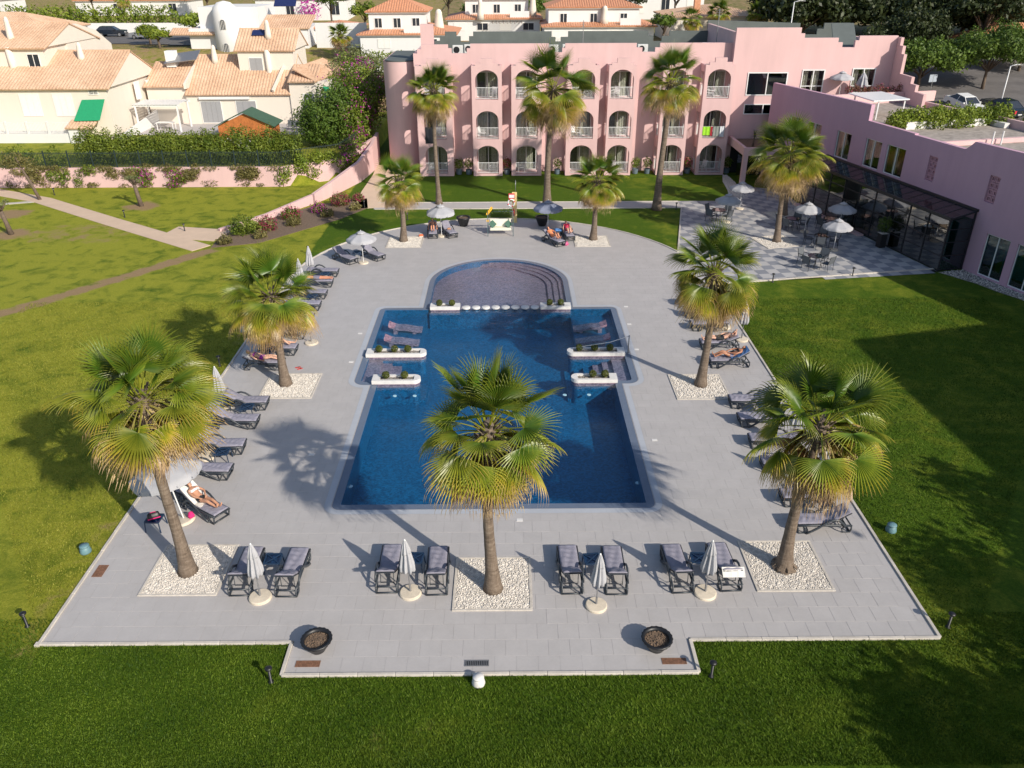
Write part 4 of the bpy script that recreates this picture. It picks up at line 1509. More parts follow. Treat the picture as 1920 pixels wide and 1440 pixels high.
def person(x, y, dirv, theta, label, skin, hair, garments, knees=((0.10, 0.42, 0.60), (0.10, 0.42, 0.60)), ankles=((0.10, 0.83, 0.49), (0.12, 0.83, 0.49)), hands=None, prone=False, hat=None, py=-0.10, hl=0.0, group='sunbathers around the pool', z0=0.0):
    d = Vector((0, -math.cos(theta), math.sin(theta)))
    up = Vector((0, math.sin(theta), math.cos(theta)))
    P = Vector((0, py, 0.535))
    face = -1 if prone else 1
    V, E, R = [], [], []

    def vert(p, r, parent=None):
        V.append(Vector(p))
        R.append(r if hasattr(r, '__len__') else (r, r))
        if parent is not None: E.append((parent, len(V) - 1))
        return len(V) - 1
    pel = vert(P, (0.145, 0.10))
    wai = vert(P + d * 0.17, (0.115, 0.085), pel)
    che = vert(P + d * 0.34, (0.145, 0.105), wai)
    shl = vert(P + d * 0.445, (0.12, 0.08), che)
    nec = vert(P + d * 0.525, (0.05, 0.05), shl)
    h1 = vert(P + d * 0.585 + up * 0.02 * face, (0.062, 0.07), nec)
    h2 = vert(P + d * 0.655 + up * 0.03 * face, (0.078, 0.096), h1)
    h3 = vert(P + d * 0.735 + up * 0.02 * face, (0.066, 0.082), h2)
    nose = vert(P + d * 0.645 + up * 0.13 * face, 0.013, h2)
    hp = P + d * 0.66 + up * 0.03 * face
    legs = []
    for k, s in enumerate((-1, 1)):
        hip = vert(P + Vector((0.095 * s, 0.04, -0.01)), 0.088, pel)
        kx, ky, kz = knees[k]
        ax, ay, az = ankles[k]
        K, A = Vector((kx * s, ky, kz)), Vector((ax * s, ay, az))
        th = vert(V[hip].lerp(K, 0.5), 0.076, hip)
        kn = vert(K, 0.056, th)
        cf = vert(K.lerp(A, 0.35) + Vector((0, 0, -0.008)), 0.055, kn)
        an = vert(A, 0.035, cf)
        toe_d = Vector((0.02 * s, 0.05, -0.17 if prone else 0.15)).normalized()
        if prone: toe_d = Vector((0.02 * s, 0.16, -0.03)).normalized()
        ft = vert(A + toe_d * 0.09 + Vector((0, 0.03, 0)), (0.036, 0.026), an)
        vert(A + toe_d * 0.19 + Vector((0, 0.02, 0)), (0.032, 0.014), ft)
        legs.append((V[hip], K, A))
    if hands is None: hands = ((0.30, 0.02, 0.50), (0.30, 0.02, 0.50))
    for k, s in enumerate((-1, 1)):
        sh = vert(P + d * 0.44 + Vector((0.165 * s, 0, 0)), 0.056, shl)
        H = Vector((hands[k][0] * s, hands[k][1], hands[k][2]))
        S = V[sh]
        # elbow from two-bone length
        L1, L2 = 0.29, 0.26
        D = (H - S)
        dist = min(D.length, L1 + L2 - 0.01)
        Dn = D.normalized()
        a_ = (L1 * L1 - L2 * L2 + dist * dist) / (2 * dist)
        hgt = math.sqrt(max(0.0001, L1 * L1 - a_ * a_))
        out = Vector((s, 0.1, -0.15))
        out = (out - Dn * out.dot(Dn)).normalized()
        El = S + Dn * a_ + out * hgt
        ua = vert(S.lerp(El, 0.5), 0.045, sh)
        el = vert(El, 0.039, ua)
        Wr = S + Dn * dist
        wr = vert(Wr, 0.027, el)
        hd = (Wr - El).normalized()
        sd = hd.cross(Vector((0, 0, 1)))
        if sd.length < 0.1: sd = Vector((1, 0, 0))
        sd.normalize()
        pm = vert(Wr + hd * 0.05, (0.036, 0.016), wr)
        kn_ = vert(Wr + hd * 0.085, (0.038, 0.014), pm)
        dn = hd.cross(sd).normalized()
        if dn.z > 0: dn = -dn
        for fi, (o, ln) in enumerate(((-0.03, 0.065), (-0.010, 0.078), (0.010, 0.073), (0.03, 0.058))):
            f1 = vert(Wr + hd * (0.095 + ln * 0.5) + sd * o * 1.1 + dn * 0.006, 0.0085, kn_)
            vert(Wr + hd * (0.095 + ln * 0.95) + sd * o * 1.15 + dn * 0.026, 0.0075, f1)
        th1 = vert(Wr + hd * 0.055 + sd * 0.052 * s, 0.010, pm)
        vert(Wr + hd * 0.09 + sd * 0.066 * s + dn * 0.012, 0.0085, th1)
    me = bpy.data.meshes.new('person_cage')
    me.from_pydata([tuple(v) for v in V], E, [])
    ob = bpy.data.objects.new('person_cage', me)
    col.objects.link(ob)
    sk = ob.modifiers.new('skin', 'SKIN')
    sk.use_smooth_shade = True
    for i, r in enumerate(R):
        me.skin_vertices[0].data[i].radius = r
        me.skin_vertices[0].data[i].use_root = (i == pel)
    ss = ob.modifiers.new('sub', 'SUBSURF')
    ss.levels = ss.render_levels = 2
    dg = bpy.context.evaluated_depsgraph_get()
    body = bpy.data.meshes.new_from_object(ob.evaluated_get(dg))
    bpy.data.objects.remove(ob)
    body.name = 'person'
    body.materials.clear()
    body.materials.append(SKM[skin])
    body.polygons.foreach_set('use_smooth', [True] * len(body.polygons))
    o = link('person', body)
    o.location = (x, y, z0)
    o.rotation_euler = (0, 0, math.atan2(-dirv[0], dirv[1]))
    tag(o, label, 'person', group)

    def shell(name, test, mat, off):
        idx = {}
        mb = MB()
        fs = []
        for p in body.polygons:
            if test(p.center):
                fs.append([idx.setdefault(i, len(idx)) for i in p.vertices])
        if not fs: return
        vs = [None] * len(idx)
        for i, j in idx.items(): vs[j] = body.vertices[i].co + body.vertices[i].normal * off
        mb.add(vs, fs)
        so = mb.build(name, mat, o, True)
        return so

    def spine(c):
        q = c - P
        s = q.dot(d)
        lat = (q - d * s).length
        return s, lat, q.x

    def thigh(c, lim):
        for a, b, _ in legs:
            ab = b - a
            t = (c - a).dot(ab) / ab.length_squared
            if -0.15 < t < lim and (c - a - ab * t).length < 0.11: return True
        return False
    for gname, mk in garments:
        if gname == 'bikini_top': f = lambda c: 0.30 < spine(c)[0] < 0.395 and spine(c)[1] < 0.19
        elif gname == 'bikini_bottom': f = lambda c: -0.13 < spine(c)[0] < 0.05 and spine(c)[1] < 0.2
        elif gname == 'shorts': f = lambda c: (-0.13 < spine(c)[0] < 0.09 and spine(c)[1] < 0.21) or thigh(c, 0.62)
        elif gname == 'swimsuit': f = lambda c: -0.13 < spine(c)[0] < 0.40 and spine(c)[1] < 0.19
        else: f = lambda c: (-0.13 < spine(c)[0] < 0.44 and spine(c)[1] < 0.21) or thigh(c, 0.5)
        shell(gname, f, CLO[mk], 0.008)
    shell('hair', lambda c: (c - hp).length < 0.16 and ((c - hp).dot(up) * face < 0.028 or (c - hp).dot(d) > 0.055) and (c - hp).dot(d) > -0.07 - hl, HAIR[hair], 0.014)
    if hat:
        mb = MB()
        Mx = Matrix.Translation(hp + d * 0.035 + up * 0.0) @ d.to_track_quat('Z', 'Y').to_matrix().to_4x4()
        lm = MB().lathe([(0.108, -0.01), (0.112, 0.03), (0.095, 0.075), (0.05, 0.105), (0.005, 0.11)], 20)
        lm.v = [tuple(Mx @ Vector(v)) for v in lm.v]
        cap = lm.build('cap', CLO[hat], o, True)
        b = MB()
        c0 = hp + d * 0.03 + up * 0.09
        b.add([c0 + Vector((-0.085, 0, 0)), c0 + Vector((0.085, 0, 0)), c0 + Vector((0.06, 0, 0)) + up * 0.09 - d * 0.03, c0 + Vector((-0.06, 0, 0)) + up * 0.09 - d * 0.03,
               c0 + Vector((-0.085, 0, 0)) + d * .01, c0 + Vector((0.085, 0, 0)) + d * .01, c0 + Vector((0.06, 0, 0)) + up * 0.09 - d * 0.02, c0 + Vector((-0.06, 0, 0)) + up * 0.09 - d * 0.02],
              [(0, 1, 2, 3), (7, 6, 5, 4), (0, 4, 5, 1), (1, 5, 6, 2), (2, 6, 7, 3), (3, 7, 4, 0)])
        b.build('cap_brim', CLO[hat], cap)
        MB().box(-0.03, 0.03, -0.002, 0.002, -0.012, 0.012, Matrix.Translation(hp + d * 0.075 + up * 0.115) @ d.to_track_quat('Z', 'Y').to_matrix().to_4x4()).build('badge', M['metal_white'], cap)
    return o


U, MI = LT['up'], LT['mid']
bent = ((0.07, 0.38, 0.80), (0.08, 0.34, 0.76))
person(-10.65, 22.5, (.83, -.55), U, 'woman in white bikini top and black cap on the slanted left lounger', 'tan', 'brown', [('bikini_top', 'white'), ('bikini_bottom', 'black')], ((0.10, 0.40, 0.62), (0.09, 0.38, 0.66)), ((0.10, 0.80, 0.50), (0.02, 0.78, 0.52)), ((0.13, 0.02, 0.66), (0.12, 0.05, 0.66)), hat='navy')
person(-11.57, 33.68, (1, 0.0), MI, 'woman in purple bikini lying in the left row', 'fair', 'blond', [('bikini_top', 'purple'), ('bikini_bottom', 'purple')], hands=((0.25, 0.0, 0.5), (0.22, -0.05, 0.5)), hl=0.05)
person(-11.32, 35.27, (1, 0.0), MI, 'person in blue shorts with one knee raised in the left row', 'fair', 'brown', [('shorts', 'blue')], ((0.09, 0.40, 0.56), (0.08, 0.34, 0.78)), ((0.12, 0.86, 0.50), (0.09, 0.62, 0.50)), ((0.16, -0.1, 0.66), (0.28, 0.05, 0.5)))
person(-11.32, 44.37, (1, 0.0), rad(4), 'man lying face down near the back of the left row', 'red', 'brown', [('shorts', 'grey')], ((0.09, 0.36, 0.53), (0.09, 0.36, 0.53)), ((0.09, 0.80, 0.52), (0.10, 0.80, 0.52)), ((0.24, -0.75, 0.52), (0.22, -0.72, 0.52)), prone=True, py=-0.05)
person(10.45, 41.11, (-1, 0.0), MI, 'sunbather in pale trunks farthest back in the right row', 'fair', 'black', [('shorts', 'grey')], hands=((0.27, 0, 0.5), (0.27, 0, 0.5)))
person(10.45, 35.56, (-1, 0.0), MI, 'person in black shorts with arm behind the head, right row', 'fair', 'redhair', [('shorts', 'black')], hands=((0.14, -0.72, 0.96), (0.20, -0.05, 0.62)))
person(10.45, 33.63, (-1, 0.0), U, 'woman reading on a lounger behind the right palm trunk', 'deep', 'black', [('bikini_top', 'black'), ('bikini_bottom', 'grey')], ((0.09, 0.36, 0.70), (0.10, 0.36, 0.70)), ((0.09, 0.72, 0.50), (0.11, 0.74, 0.50)), ((0.14, 0.03, 0.72), (0.14, 0.03, 0.72)))
person(-5.25, 54.15, (.08, -1), U, 'sunbather in a dark suit beside the back parasol pole', 'red', 'brown', [('shorts', 'grey')], bent, ((0.08, 0.62, 0.49), (0.08, 0.58, 0.49)))
person(3.1, 52.15, (.55, -.83), U, 'person in an orange wrap with raised knees at the back right', 'red', 'brown', [('dress', 'orange')], bent, ((0.08, 0.62, 0.49), (0.08, 0.60, 0.49)), ((0.14, 0.02, 0.70), (0.14, 0.02, 0.70)))
person(4.15, 53.45, (.15, -1), U, 'person in red and blue clothes at the back right', 'fair', 'brown', [('dress', 'red'), ('bikini_top', 'royal')], bent, ((0.08, 0.62, 0.49), (0.08, 0.60, 0.49)))
towel(-11.32, 37.1, (1, 0), LT['mid'], 1.25, 1.9, 0.62, M['towel_white'], 'white towel over the backrest of a left-row lounger', 31)
towel(-11.57, 33.68, (1, 0), LT['mid'], 1.55, 1.95, 0.6, M['towel_white'], 'white towel under the head of the woman in purple', 32, lift=0.085)
towel(-10.65, 22.5, (.83, -.55), LT['up'], 0.75, 1.92, 0.56, M['towel_white'], 'white towel under the woman with the black cap', 33, lift=0.066)
blue_t = simple('blue_towel', (0.10, 0.24, 0.52), 0.95, 0.1, 8, 0.5, 30)
towel(10.45, 33.63, (-1, 0), LT['up'], 1.0, 1.95, 0.6, blue_t, 'blue towel under the reading woman behind the palm trunk', 34, lift=0.066)
# towel hanging over the head end of the last front lounger
mb = MB()
for i in range(10):
    a = -0.32 + 0.68 * i / 10
    b = a + 0.068
    mb.add([(a, -0.98, 0.70 + 0.01 * math.sin(i * 2)), (b, -0.98, 0.70 + 0.01 * math.sin(i * 2 + 2)), (b, -0.72, 0.86), (a, -0.72, 0.86), (a, -0.985, 0.685), (b, -0.985, 0.685), (b, -0.72, 0.835), (a, -0.72, 0.835)], [(0, 1, 2, 3), (7, 6, 5, 4), (0, 4, 5, 1), (1, 5, 6, 2), (2, 6, 7, 3), (3, 7, 4, 0)])
o = mb.build('towel', M['towel_white'])
o.location = (6.72, 19.22, -0.04)
tag(o, 'white towel folded over the head end of the eighth front lounger', 'towel', 'towels on the loungers')
pink = simple('pink_cloth', (0.62, 0.02, 0.16), 0.9, 0.15, 8, 0.4, 30)
mb = MB().lathe([(0.02, 0.0), (0.10, 0.02), (0.11, 0.10), (0.07, 0.20), (0.02, 0.24)], 12, (0, 0, 0), lambda r, z, a: r * (1 + 0.2 * math.sin(3 * a + z * 20)))
o = mb.build('beach_cloth', pink, None, True)
o.location = (-10.93, 22.0, 0.14)
tag(o, 'crumpled pink cloth hanging beside the woman with the cap', 'cloth')


def bag(x, y, z, c1, c2, label, rz=0.0, sc=1.0):
    t = empty('beach_bag', (x, y, z), rz, label, 'bag')
    mb = MB()
    N = 20
    for (w, d, z) in ((.19, .10, 0), (.215, .125, .04), (.20, .11, .13), (.17, .055, .21), (.15, .02, .235)):
        mb.v += [(w * math.copysign(abs(math.cos(a)) ** .55, math.cos(a)) + .012 * math.sin(5 * a + z * 30), d * math.copysign(abs(math.sin(a)) ** .55, math.sin(a)), z) for a in [2 * PI * k / N for k in range(N)]]
    mb.f = [(i * N + k, i * N + (k + 1) % N, (i + 1) * N + (k + 1) % N, (i + 1) * N + k) for i in range(4) for k in range(N)] + [tuple(range(N - 1, -1, -1)), tuple(range(4 * N, 5 * N))]
    mb.m = [0] * len(mb.f)
    mb.build('body', c1, t, True)
    MB().box(-.2, .2, -.128, -.118, .05, .085).build('stripe', c2, t)
    MB().tube([(-0.10, 0, 0.20), (-0.07, -0.06, 0.29), (0.06, -0.07, 0.29), (0.10, 0, 0.20)], 0.012, 6).build('handle', c2, t, True)
    t.scale = (sc,) * 3
    return t


bag(-12.0, 21.6, 0.425, M['black'], pink, 'black bag with a red strap on the table by the front left palm', 0.5)
bag(-6.05, 53.75, 0, simple('orange_bag', (0.55, 0.13, 0.05), 0.8), M['towel_white'], 'orange beach bag on the deck beside the back sunbather', 0.4, 0.8)
bag(3.95, 51.75, 0, simple('pink_print_bag', (0.5, 0.12, 0.25), 0.8, 0.5, 20), pink, 'pink printed bag on the deck at the back right', 1.0, 0.9)
bag(-4.1, 54.0, 0.42, simple('tan_bag', (0.45, 0.22, 0.12), 0.8), M['soil'], 'small tan bag lying on the empty back lounger', 0, 0.6)
mb = sheet(0.0, 0.5, 0.0, 0.55, 0.0, 0.05, 3, 0.02)
o = mb.build('towel', blue_t, None, True)
o.location = (3.52, 53.05, 0.075)
tag(o, 'bunched blue towel on the table between the back right sunbathers', 'towel', 'towels on the loungers')
fl = simple('red_rubber', (0.5, 0.05, 0.04), 0.6)
for k, (x, y) in enumerate(((-9.98, 33.64), (-9.86, 33.5))):
    t = empty('flip_flop', (x, y, 0.0), -1.2 + 0.2 * k, 'red flip-flop on the deck, the %s of the pair by the woman in purple' % ['back one', 'front one'][k], 'sandal', 'pair of red flip-flops')
    MB().prism([(-0.045, -0.13), (0.04, -0.13), (0.055, 0.05), (0.03, 0.13), (-0.02, 0.14), (-0.05, 0.06)], 0, 0.02).build('sole', fl, t)
    MB().tube([(-0.045, 0.0, 0.015), (0, 0.07, 0.045), (0.045, 0.0, 0.015)], 0.008, 6).build('strap', M['black'], t)

# ------------------------------------------------------------------ pots, bollards, spots, grates
def make_pot(H, R0, R1):
    t = empty('planter_pot', (0, 0, 0), 0, 'pot', 'pot')
    MB().lathe([(R0, 0), (R0 * 1.1, 0.05), (R1 * 0.93, H * 0.8), (R1, H * 0.86), (R1 * 1.04, H), (R1 * 0.84, H), (R1 * 0.80, H - 0.08)], 40, (0, 0, 0), lambda r, z, a: r * (1 + (0.022 * math.cos(20 * a) if z > H * .8 else 0)), cap_top=False).build('shell', M['black'], t, True)
    MB().lathe([(0.02, H - 0.09), (R1 * 0.82, H - 0.10)], 32, cap_top=False, cap_bot=False).build('soil', M['soil'], t)
    pebble_field('soil_crumbs', t, lambda p: math.hypot(*p) < R1 * 0.78, 260, -R1, R1, -R1, R1, H - 0.09, 0.03, M['soil'], 77)
    return t


pp, ppu = make_pot(0.40, 0.21, 0.42), []
place(pp, ppu, (-5.38, 16.15, 0), 0, 'black round pot of bare soil at the front, left of the middle', 'low black pots on the deck')
place(pp, ppu, (4.08, 16.1, 0), 0.5, 'black round pot of bare soil at the front, right of the middle', 'low black pots on the deck')
pq, pqu = make_pot(0.66, 0.26, 0.50), []
place(pq, pqu, (-3.2, 56.3, 0), 0, 'black tub at the round back edge, left of the swing bench', 'black tubs at the back edge')
place(pq, pqu, (2.5, 56.3, 0), 0, 'black tub at the round back edge, under the blue-grey parasol', 'black tubs at the back edge')


def make_bollard():
    t = empty('bollard_lamp', (0, 0, 0), 0, 'lamp', 'garden lamp')
    MB().lathe([(0.075, 0), (0.075, 0.03), (0.035, 0.05), (0.035, 0.44)], 14).build('post', M['black'], t, True)
    MB().lathe([(0.035, 0.44), (0.05, 0.46), (0.055, 0.50)], 14).build('lens', simple('lamp_lens', (0.4, 0.4, 0.38), 0.3), t, True)
    MB().lathe([(0.095, 0.50), (0.10, 0.53), (0.06, 0.56), (0.01, 0.57)], 16).build('cap', M['black'], t, True)
    return t


bl, blu = make_bollard(), []
for x, y, w in [(12.62, 16.81, 'at the front right corner of the deck'), (5.4, 15.1, 'right of the front bay of the deck'), (-6.4, 15.02, 'left of the front bay of the deck'), (-14.0, 17.1, 'at the front left corner of the deck'), (-7.45, 57.9, 'behind the back left palm'),
                (-11.2, 61.4, 'where the ramp meets the grey path'), (13.0, 60.3, 'by the grey path at the right tall palm'), (15.8, 44.6, 'at the left end of the terrace kerb'), (20.95, 45.55, 'in the middle of the terrace kerb'), (-13.75, 33.86, 'on the left lawn beside the woman in purple'), (-13.1, 50.2, 'on the left lawn behind the farthest left loungers'),
                (-28.9, 59.0, 'half way along the sloping left path'), (-23.1, 55.4, 'near the lower end of the sloping left path'), (-37.5, 65.6, 'far left before the pink wall')]:
    place(bl, blu, (x, y, -0.02), 0, 'black mushroom lamp %s' % w, 'black mushroom lamps in the grass')
for x, y, m, w in [(-13.85, 20.4, 'teal', 'on the left lawn beside the front left pebble square'), (12.85, 21.2, 'teal', 'on the right lawn by the nearest right lounger'), (-13.8, 37.9, 'teal', 'on the left lawn beside the left loungers'), (-0.85, 14.92, 'white_stone', 'in the grass at the middle of the front edge')]:
    t = empty('ground_spotlight', (x, y, -0.03), rng.uniform(0, 6), ('teal' if m == 'teal' else 'white') + ' round garden spotlight ' + w, 'spotlight', 'round garden spotlights')
    MB().lathe([(0.17, 0), (0.18, 0.06), (0.15, 0.20), (0.12, 0.24)], 20).build('housing', M[m], t, True)
    MB().lathe([(0.10, 0.235), (0.155, 0.25), (0.15, 0.285), (0.02, 0.30)], 20).build('lid', M[m], t, True)
for x, y, w, m, c, lx, ly in [(-12.95, 19.45, 'at the left edge of the deck', 'rust', 'rusty', .2, .55), (-5.55, 15.62, 'in the left corner of the front bay', 'rust', 'rusty', .42, .22), (-0.92, 15.6, 'in the middle of the front bay', 'metal_grey', 'grey', .42, .22), (4.5, 15.62, 'in the right corner of the front bay', 'rust', 'rusty', .42, .22)]:
    t = empty('drain_grate', (x, y, 0.003), 0, '%s drain grate %s' % (c, w), 'drain grate', 'drain grates in the deck')
    mb = MB()
    mb.box(-lx / 2 * 1.6, lx / 2 * 1.6, -ly / 2, -ly / 2 + .03, 0, 0.01).box(-lx / 2 * 1.6, lx / 2 * 1.6, ly / 2 - .03, ly / 2, 0, 0.01)
    mb.box(-lx / 2 * 1.6, -lx / 2 * 1.6 + .03, -ly / 2 + .03, ly / 2 - .03, 0, 0.0098).box(lx / 2 * 1.6 - .03, lx / 2 * 1.6, -ly / 2 + .03, ly / 2 - .03, 0, 0.0098)
    mb.build('frame', M[m], t)
    MB().box(-lx / 2 * 1.6 + .03, lx / 2 * 1.6 - .03, -ly / 2 + .03, ly / 2 - .03, 0, 0.002).build('sump', M['rust'] if m == 'rust' else M['slot'], t)
    k = 0
    while -lx * .8 + .06 + k * .05 < lx * .8 - .03:
        xx = -lx * .8 + .06 + k * .05
        MB().box(xx - .009, xx + .009, -ly / 2 + .03, ly / 2 - .03, 0.003, 0.0095).build('bar', M[m], t)
        k += 1

# ------------------------------------------------------------------ swing bench, life-saving post, pool handrail
cream = simple('cream_fabric', (0.74, 0.71, 0.58), 0.9, 0.06, 6, 0.3, 30)
sw = empty('swing_bench', (-0.5, 54.3, 0), 0, 'cream swing bench with green posts at the round back edge', 'bench')
gp = simple('green_post_paint', (0.06, 0.10, 0.11), 0.5)
for s in (-1, 1):
    MB().bar((0.88 * s, -0.55, 0), (0.88 * s, 0.0, 1.62), 0.05, 0.05).build('post', gp, sw)
    MB().bar((0.88 * s, 0.6, 0), (0.88 * s, 0.04, 1.6), 0.05, 0.05).build('post', gp, sw)
    MB().tube([(0.74 * s, 0.0, 1.6), (0.74 * s, -0.05, 0.5)], 0.010, 6).build('hanger', M['metal_grey'], sw)
MB().tube([(-0.92, 0, 1.62), (0.92, 0, 1.62)], 0.032, 8).build('top_bar', gp, sw, True)
MB().bbox(-0.74, 0.74, -0.34, 0.22, 0.36, 0.50, 0.03).build('seat', cream, sw)
MB().plate([(-0.74, 0), (0.74, 0), (0.72, 0.52), (-0.72, 0.52)], [], Matrix.Translation((0, 0.20, 0.50)) @ Matrix.Rotation(rad(78), 4, 'X'), 0.10).build('backrest', cream, sw)
gcu = simple('green_cushion', (0.07, 0.15, 0.11), 0.9, 0.1, 8)
for s in (-1, 1):
    c = MB().plate([(-0.2, -0.2), (0.2, -0.2), (0.2, 0.2), (-0.2, 0.2)], [], Matrix.Translation((0.55 * s, 0.02, 0.70)) @ Matrix.Rotation(rad(66), 4, 'X') @ Matrix.Rotation(rad(45), 4, 'Z'), 0.10).build('cushion', gcu)
    c.location = (-0.5, 54.3, 0)
    tag(c, 'dark green cushion on the %s end of the cream swing bench' % ('left' if s < 0 else 'right'), 'cushion', 'cushions on the swing bench')
fy = simple('yellow_petal', (0.85, 0.47, 0.02), 0.7, 0.1)
fg = empty('flower_garland', (-0.5, 54.3, 0), 0, 'garland of yellow sunflowers and leaves on the swing bench top bar', 'garland')
for k in range(9):
    x = -0.90 + 0.07 * (k % 5) + 0.05 * (k // 5)
    y = -0.06 + 0.03 * (k % 3)
    z = 1.46 + 0.10 * (k % 5) * (1 if k < 5 else 0.8) + (0.1 if k > 4 else 0)
    if k == 8: x, z = -0.89, 0.95
    f = MB().lathe([(0.02, 0.0), (0.085, 0.012), (0.09, 0.0)], 16, (0, 0, 0), lambda r, zz, a: r * (1 + 0.25 * math.cos(9 * a) if r > 0.05 else 1))
    Mx = Matrix.Translation((x, y, z)) @ Matrix.Rotation(rad(70), 4, 'X')
    f.v = [tuple(Mx @ Vector(v)) for v in f.v]
    fo = f.build('sunflower', fy, fg)
    ce = MB().lathe([(0.03, 0.012), (0.02, 0.025)], 10)
    ce.v = [tuple(Mx @ Vector(v)) for v in ce.v]
    ce.build('flower_centre', M['soil'], fo)
M['hedge'] = leaf_mat('hedge_leaf', (0.018, 0.048, 0.008), (0.10, 0.15, 0.022))
P_ = np.column_stack([np.random.default_rng(3).uniform(-0.7, 0.7, 260), np.random.default_rng(4).normal(0, 0.06, 260), np.random.default_rng(5).normal(1.6, 0.06, 260)])
V_, F_ = leaf_cloud(P_, np.tile([0, -1, 0.5], (260, 1)), 0.05, 6)
link('leaves', np_mesh('leaves', V_, F_, M['hedge'], {'v': np.repeat(np.random.default_rng(1).random(260), 4)}), fg)
red = simple('red_paint', (0.62, 0.035, 0.05), 0.5)
lp_ = empty('rescue_post', (0.42, 57.05, 0), 0, 'yellow rescue board with red signs and a life ring behind the swing bench', 'rescue post')
MB().bbox(-0.10, 0.26, -0.03, 0.03, 0, 2.25, 0.01).build('board', simple('yellow_board', (0.72, 0.55, 0.25), 0.6), lp_)
MB().box(-0.34, 0.10, -0.06, -0.035, 1.78, 2.16).build('sign', red, lp_)
MB().box(-0.31, 0.07, -0.066, -0.0605, 1.84, 2.07).build('sign_panel', M['metal_white'], lp_)
MB().box(-0.32, -0.06, -0.06, -0.035, 1.06, 1.24).build('notice', M['metal_white'], lp_)
tor = MB().tube([(-0.16 + 0.23 * math.cos(a), -0.09, 1.48 + 0.25 * math.sin(a)) for a in [2 * PI * k / 24 for k in range(25)]], 0.055, 8, False)
rg_ = tor.build('life_ring', M['metal_white'], lp_, True)
for a in (0.2, 1.8, 3.3, 4.9):
    MB().tube([(-0.16 + 0.23 * math.cos(a + k * .12), -0.09, 1.48 + 0.25 * math.sin(a + k * .12)) for k in range(4)], 0.058, 8, False).build('ring_band', red, rg_, True)
MB().lathe([(0.07, 0.55), (0.07, 0.95), (0.03, 1.0), (0.03, 1.04)], 14, (0.02, -0.1, 0)).build('extinguisher', red, lp_, True)
MB().tube([(0.16, 0, 2.2), (0.16, 0, 3.1)], 0.02, 8).build('shower_pipe', M['metal_grey'], lp_, True)
MB().tube([(0.16, 0, 3.1), (0.16, -0.25, 3.14)], 0.018, 8).build('shower_head', M['metal_grey'], lp_, True)
hr = empty('pool_lift_rail', (5.86, 35.0, 0), 0, 'slim steel rail and post at the right pool edge by the long planter', 'handrail')
MB().tube([(0, 0, 0), (0, 0, 0.95)], 0.03, 8).build('post', M['metal_grey'], hr, True)
MB().tube([(0, 0, 0.92), (-0.9, -0.05, 0.62), (-2.6, -0.1, 0.36)], 0.018, 8).build('rail', M['metal_white'], hr, True)
# ------------------------------------------------------------------ hotel
PINK = (0.635, 0.43, 0.425)
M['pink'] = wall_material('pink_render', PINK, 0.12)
M['pink_shaded'] = wall_material('pink_shaded_render', (0.55, 0.34, 0.425), 0.09)  # pink render with the mauve of shade mixed into its colour
M['cream_wall'] = wall_material('cream_render', (0.70, 0.63, 0.55), 0.05)
M['white_wall'] = wall_material('white_render', (0.70, 0.69, 0.68), 0.05)
M['roof_grey'] = simple('grey_roof_felt', (0.105, 0.12, 0.115), 0.85, 0.15, 0.6, 0.3, 8)
M['roof_gravel'] = simple('roof_gravel', (0.33, 0.285, 0.25), 0.95, 0.35, 2.2, 0.8, 20)
M['room'] = simple('dark_room', (0.02, 0.02, 0.022), 0.9)
M['glass'] = glass_mat('window_glass', (0.78, 0.81, 0.80), 0.02)
M['glass_teal'] = glass_mat('teal_glass', (0.22, 0.58, 0.60), 0.07)
M['glass_dark'] = glass_mat('smoked_glass', (0.42, 0.46, 0.47), 0.20)
M['glass_roof'] = glass_mat('porch_roof_glass', (0.45, 0.46, 0.48), 0.10)
M['curtain'] = simple('beige_curtain', (0.76, 0.70, 0.60), 0.95, 0.15, 4)
M['black_steel'] = simple('black_steel', (0.018, 0.02, 0.026), 0.4, 0.2)
M['teal_room'] = simple('teal_interior', (0.06, 0.36, 0.38), 0.9, 0.3, 0.5)


def rect(x0, x1, z0, z1): return [(x0, z0), (x1, z0), (x1, z1), (x0, z1)]


def arch_hole(x0, x1, z0, z1, rise):
    c, h = (x0 + x1) / 2, (x1 - x0) / 2
    return [(x0, z0), (x1, z0), (x1, z1 - rise)] + [(c + h * math.cos(a), z1 - rise + rise * math.sin(a)) for a in [PI * k / 14 for k in range(1, 14)]] + [(x0, z1 - rise)]


def frontM(Y): return Matrix(((1, 0, 0, 0), (0, 0, -1, Y), (0, 1, 0, 0), (0, 0, 0, 1)))     # local (x, z) -> wall facing -y; thickness towards -y


def sideM(X): return Matrix(((0, 0, 1, X), (1, 0, 0, 0), (0, 1, 0, 0), (0, 0, 0, 1)))        # local (y, z), thickness towards +x


class Thing:
    """a thing whose geometry is written in world coordinates"""

    def __init__(self, name, loc, label, cat, group=None):
        self.L = Vector(loc)
        self.e = empty(name, loc, 0, label, cat, group)

    def part(self, mb, name, mat, parent=None, smooth=False):
        mb.v = [tuple(Vector(v) - self.L) for v in mb.v]
        return mb.build(name, mat, parent or self.e, smooth)


def railing(mb, a, b, z, h=0.98, step=0.115, r=0.014):
    a, b = Vector((*a, z)), Vector((*b, z))
    n = max(2, int((b - a).length / step))
    up = Vector((0, 0, 1))
    mb.bar(a + up * h, b + up * h, 0.05, 0.04)
    mb.bar(a + up * 0.10, b + up * 0.10, 0.035, 0.03)
    for i in range(n + 1):
        p = a.lerp(b, i / n)
        mb.bar(p + up * 0.115, p + up * (h - 0.02), r * 1.6, r * 1.6)
    return mb


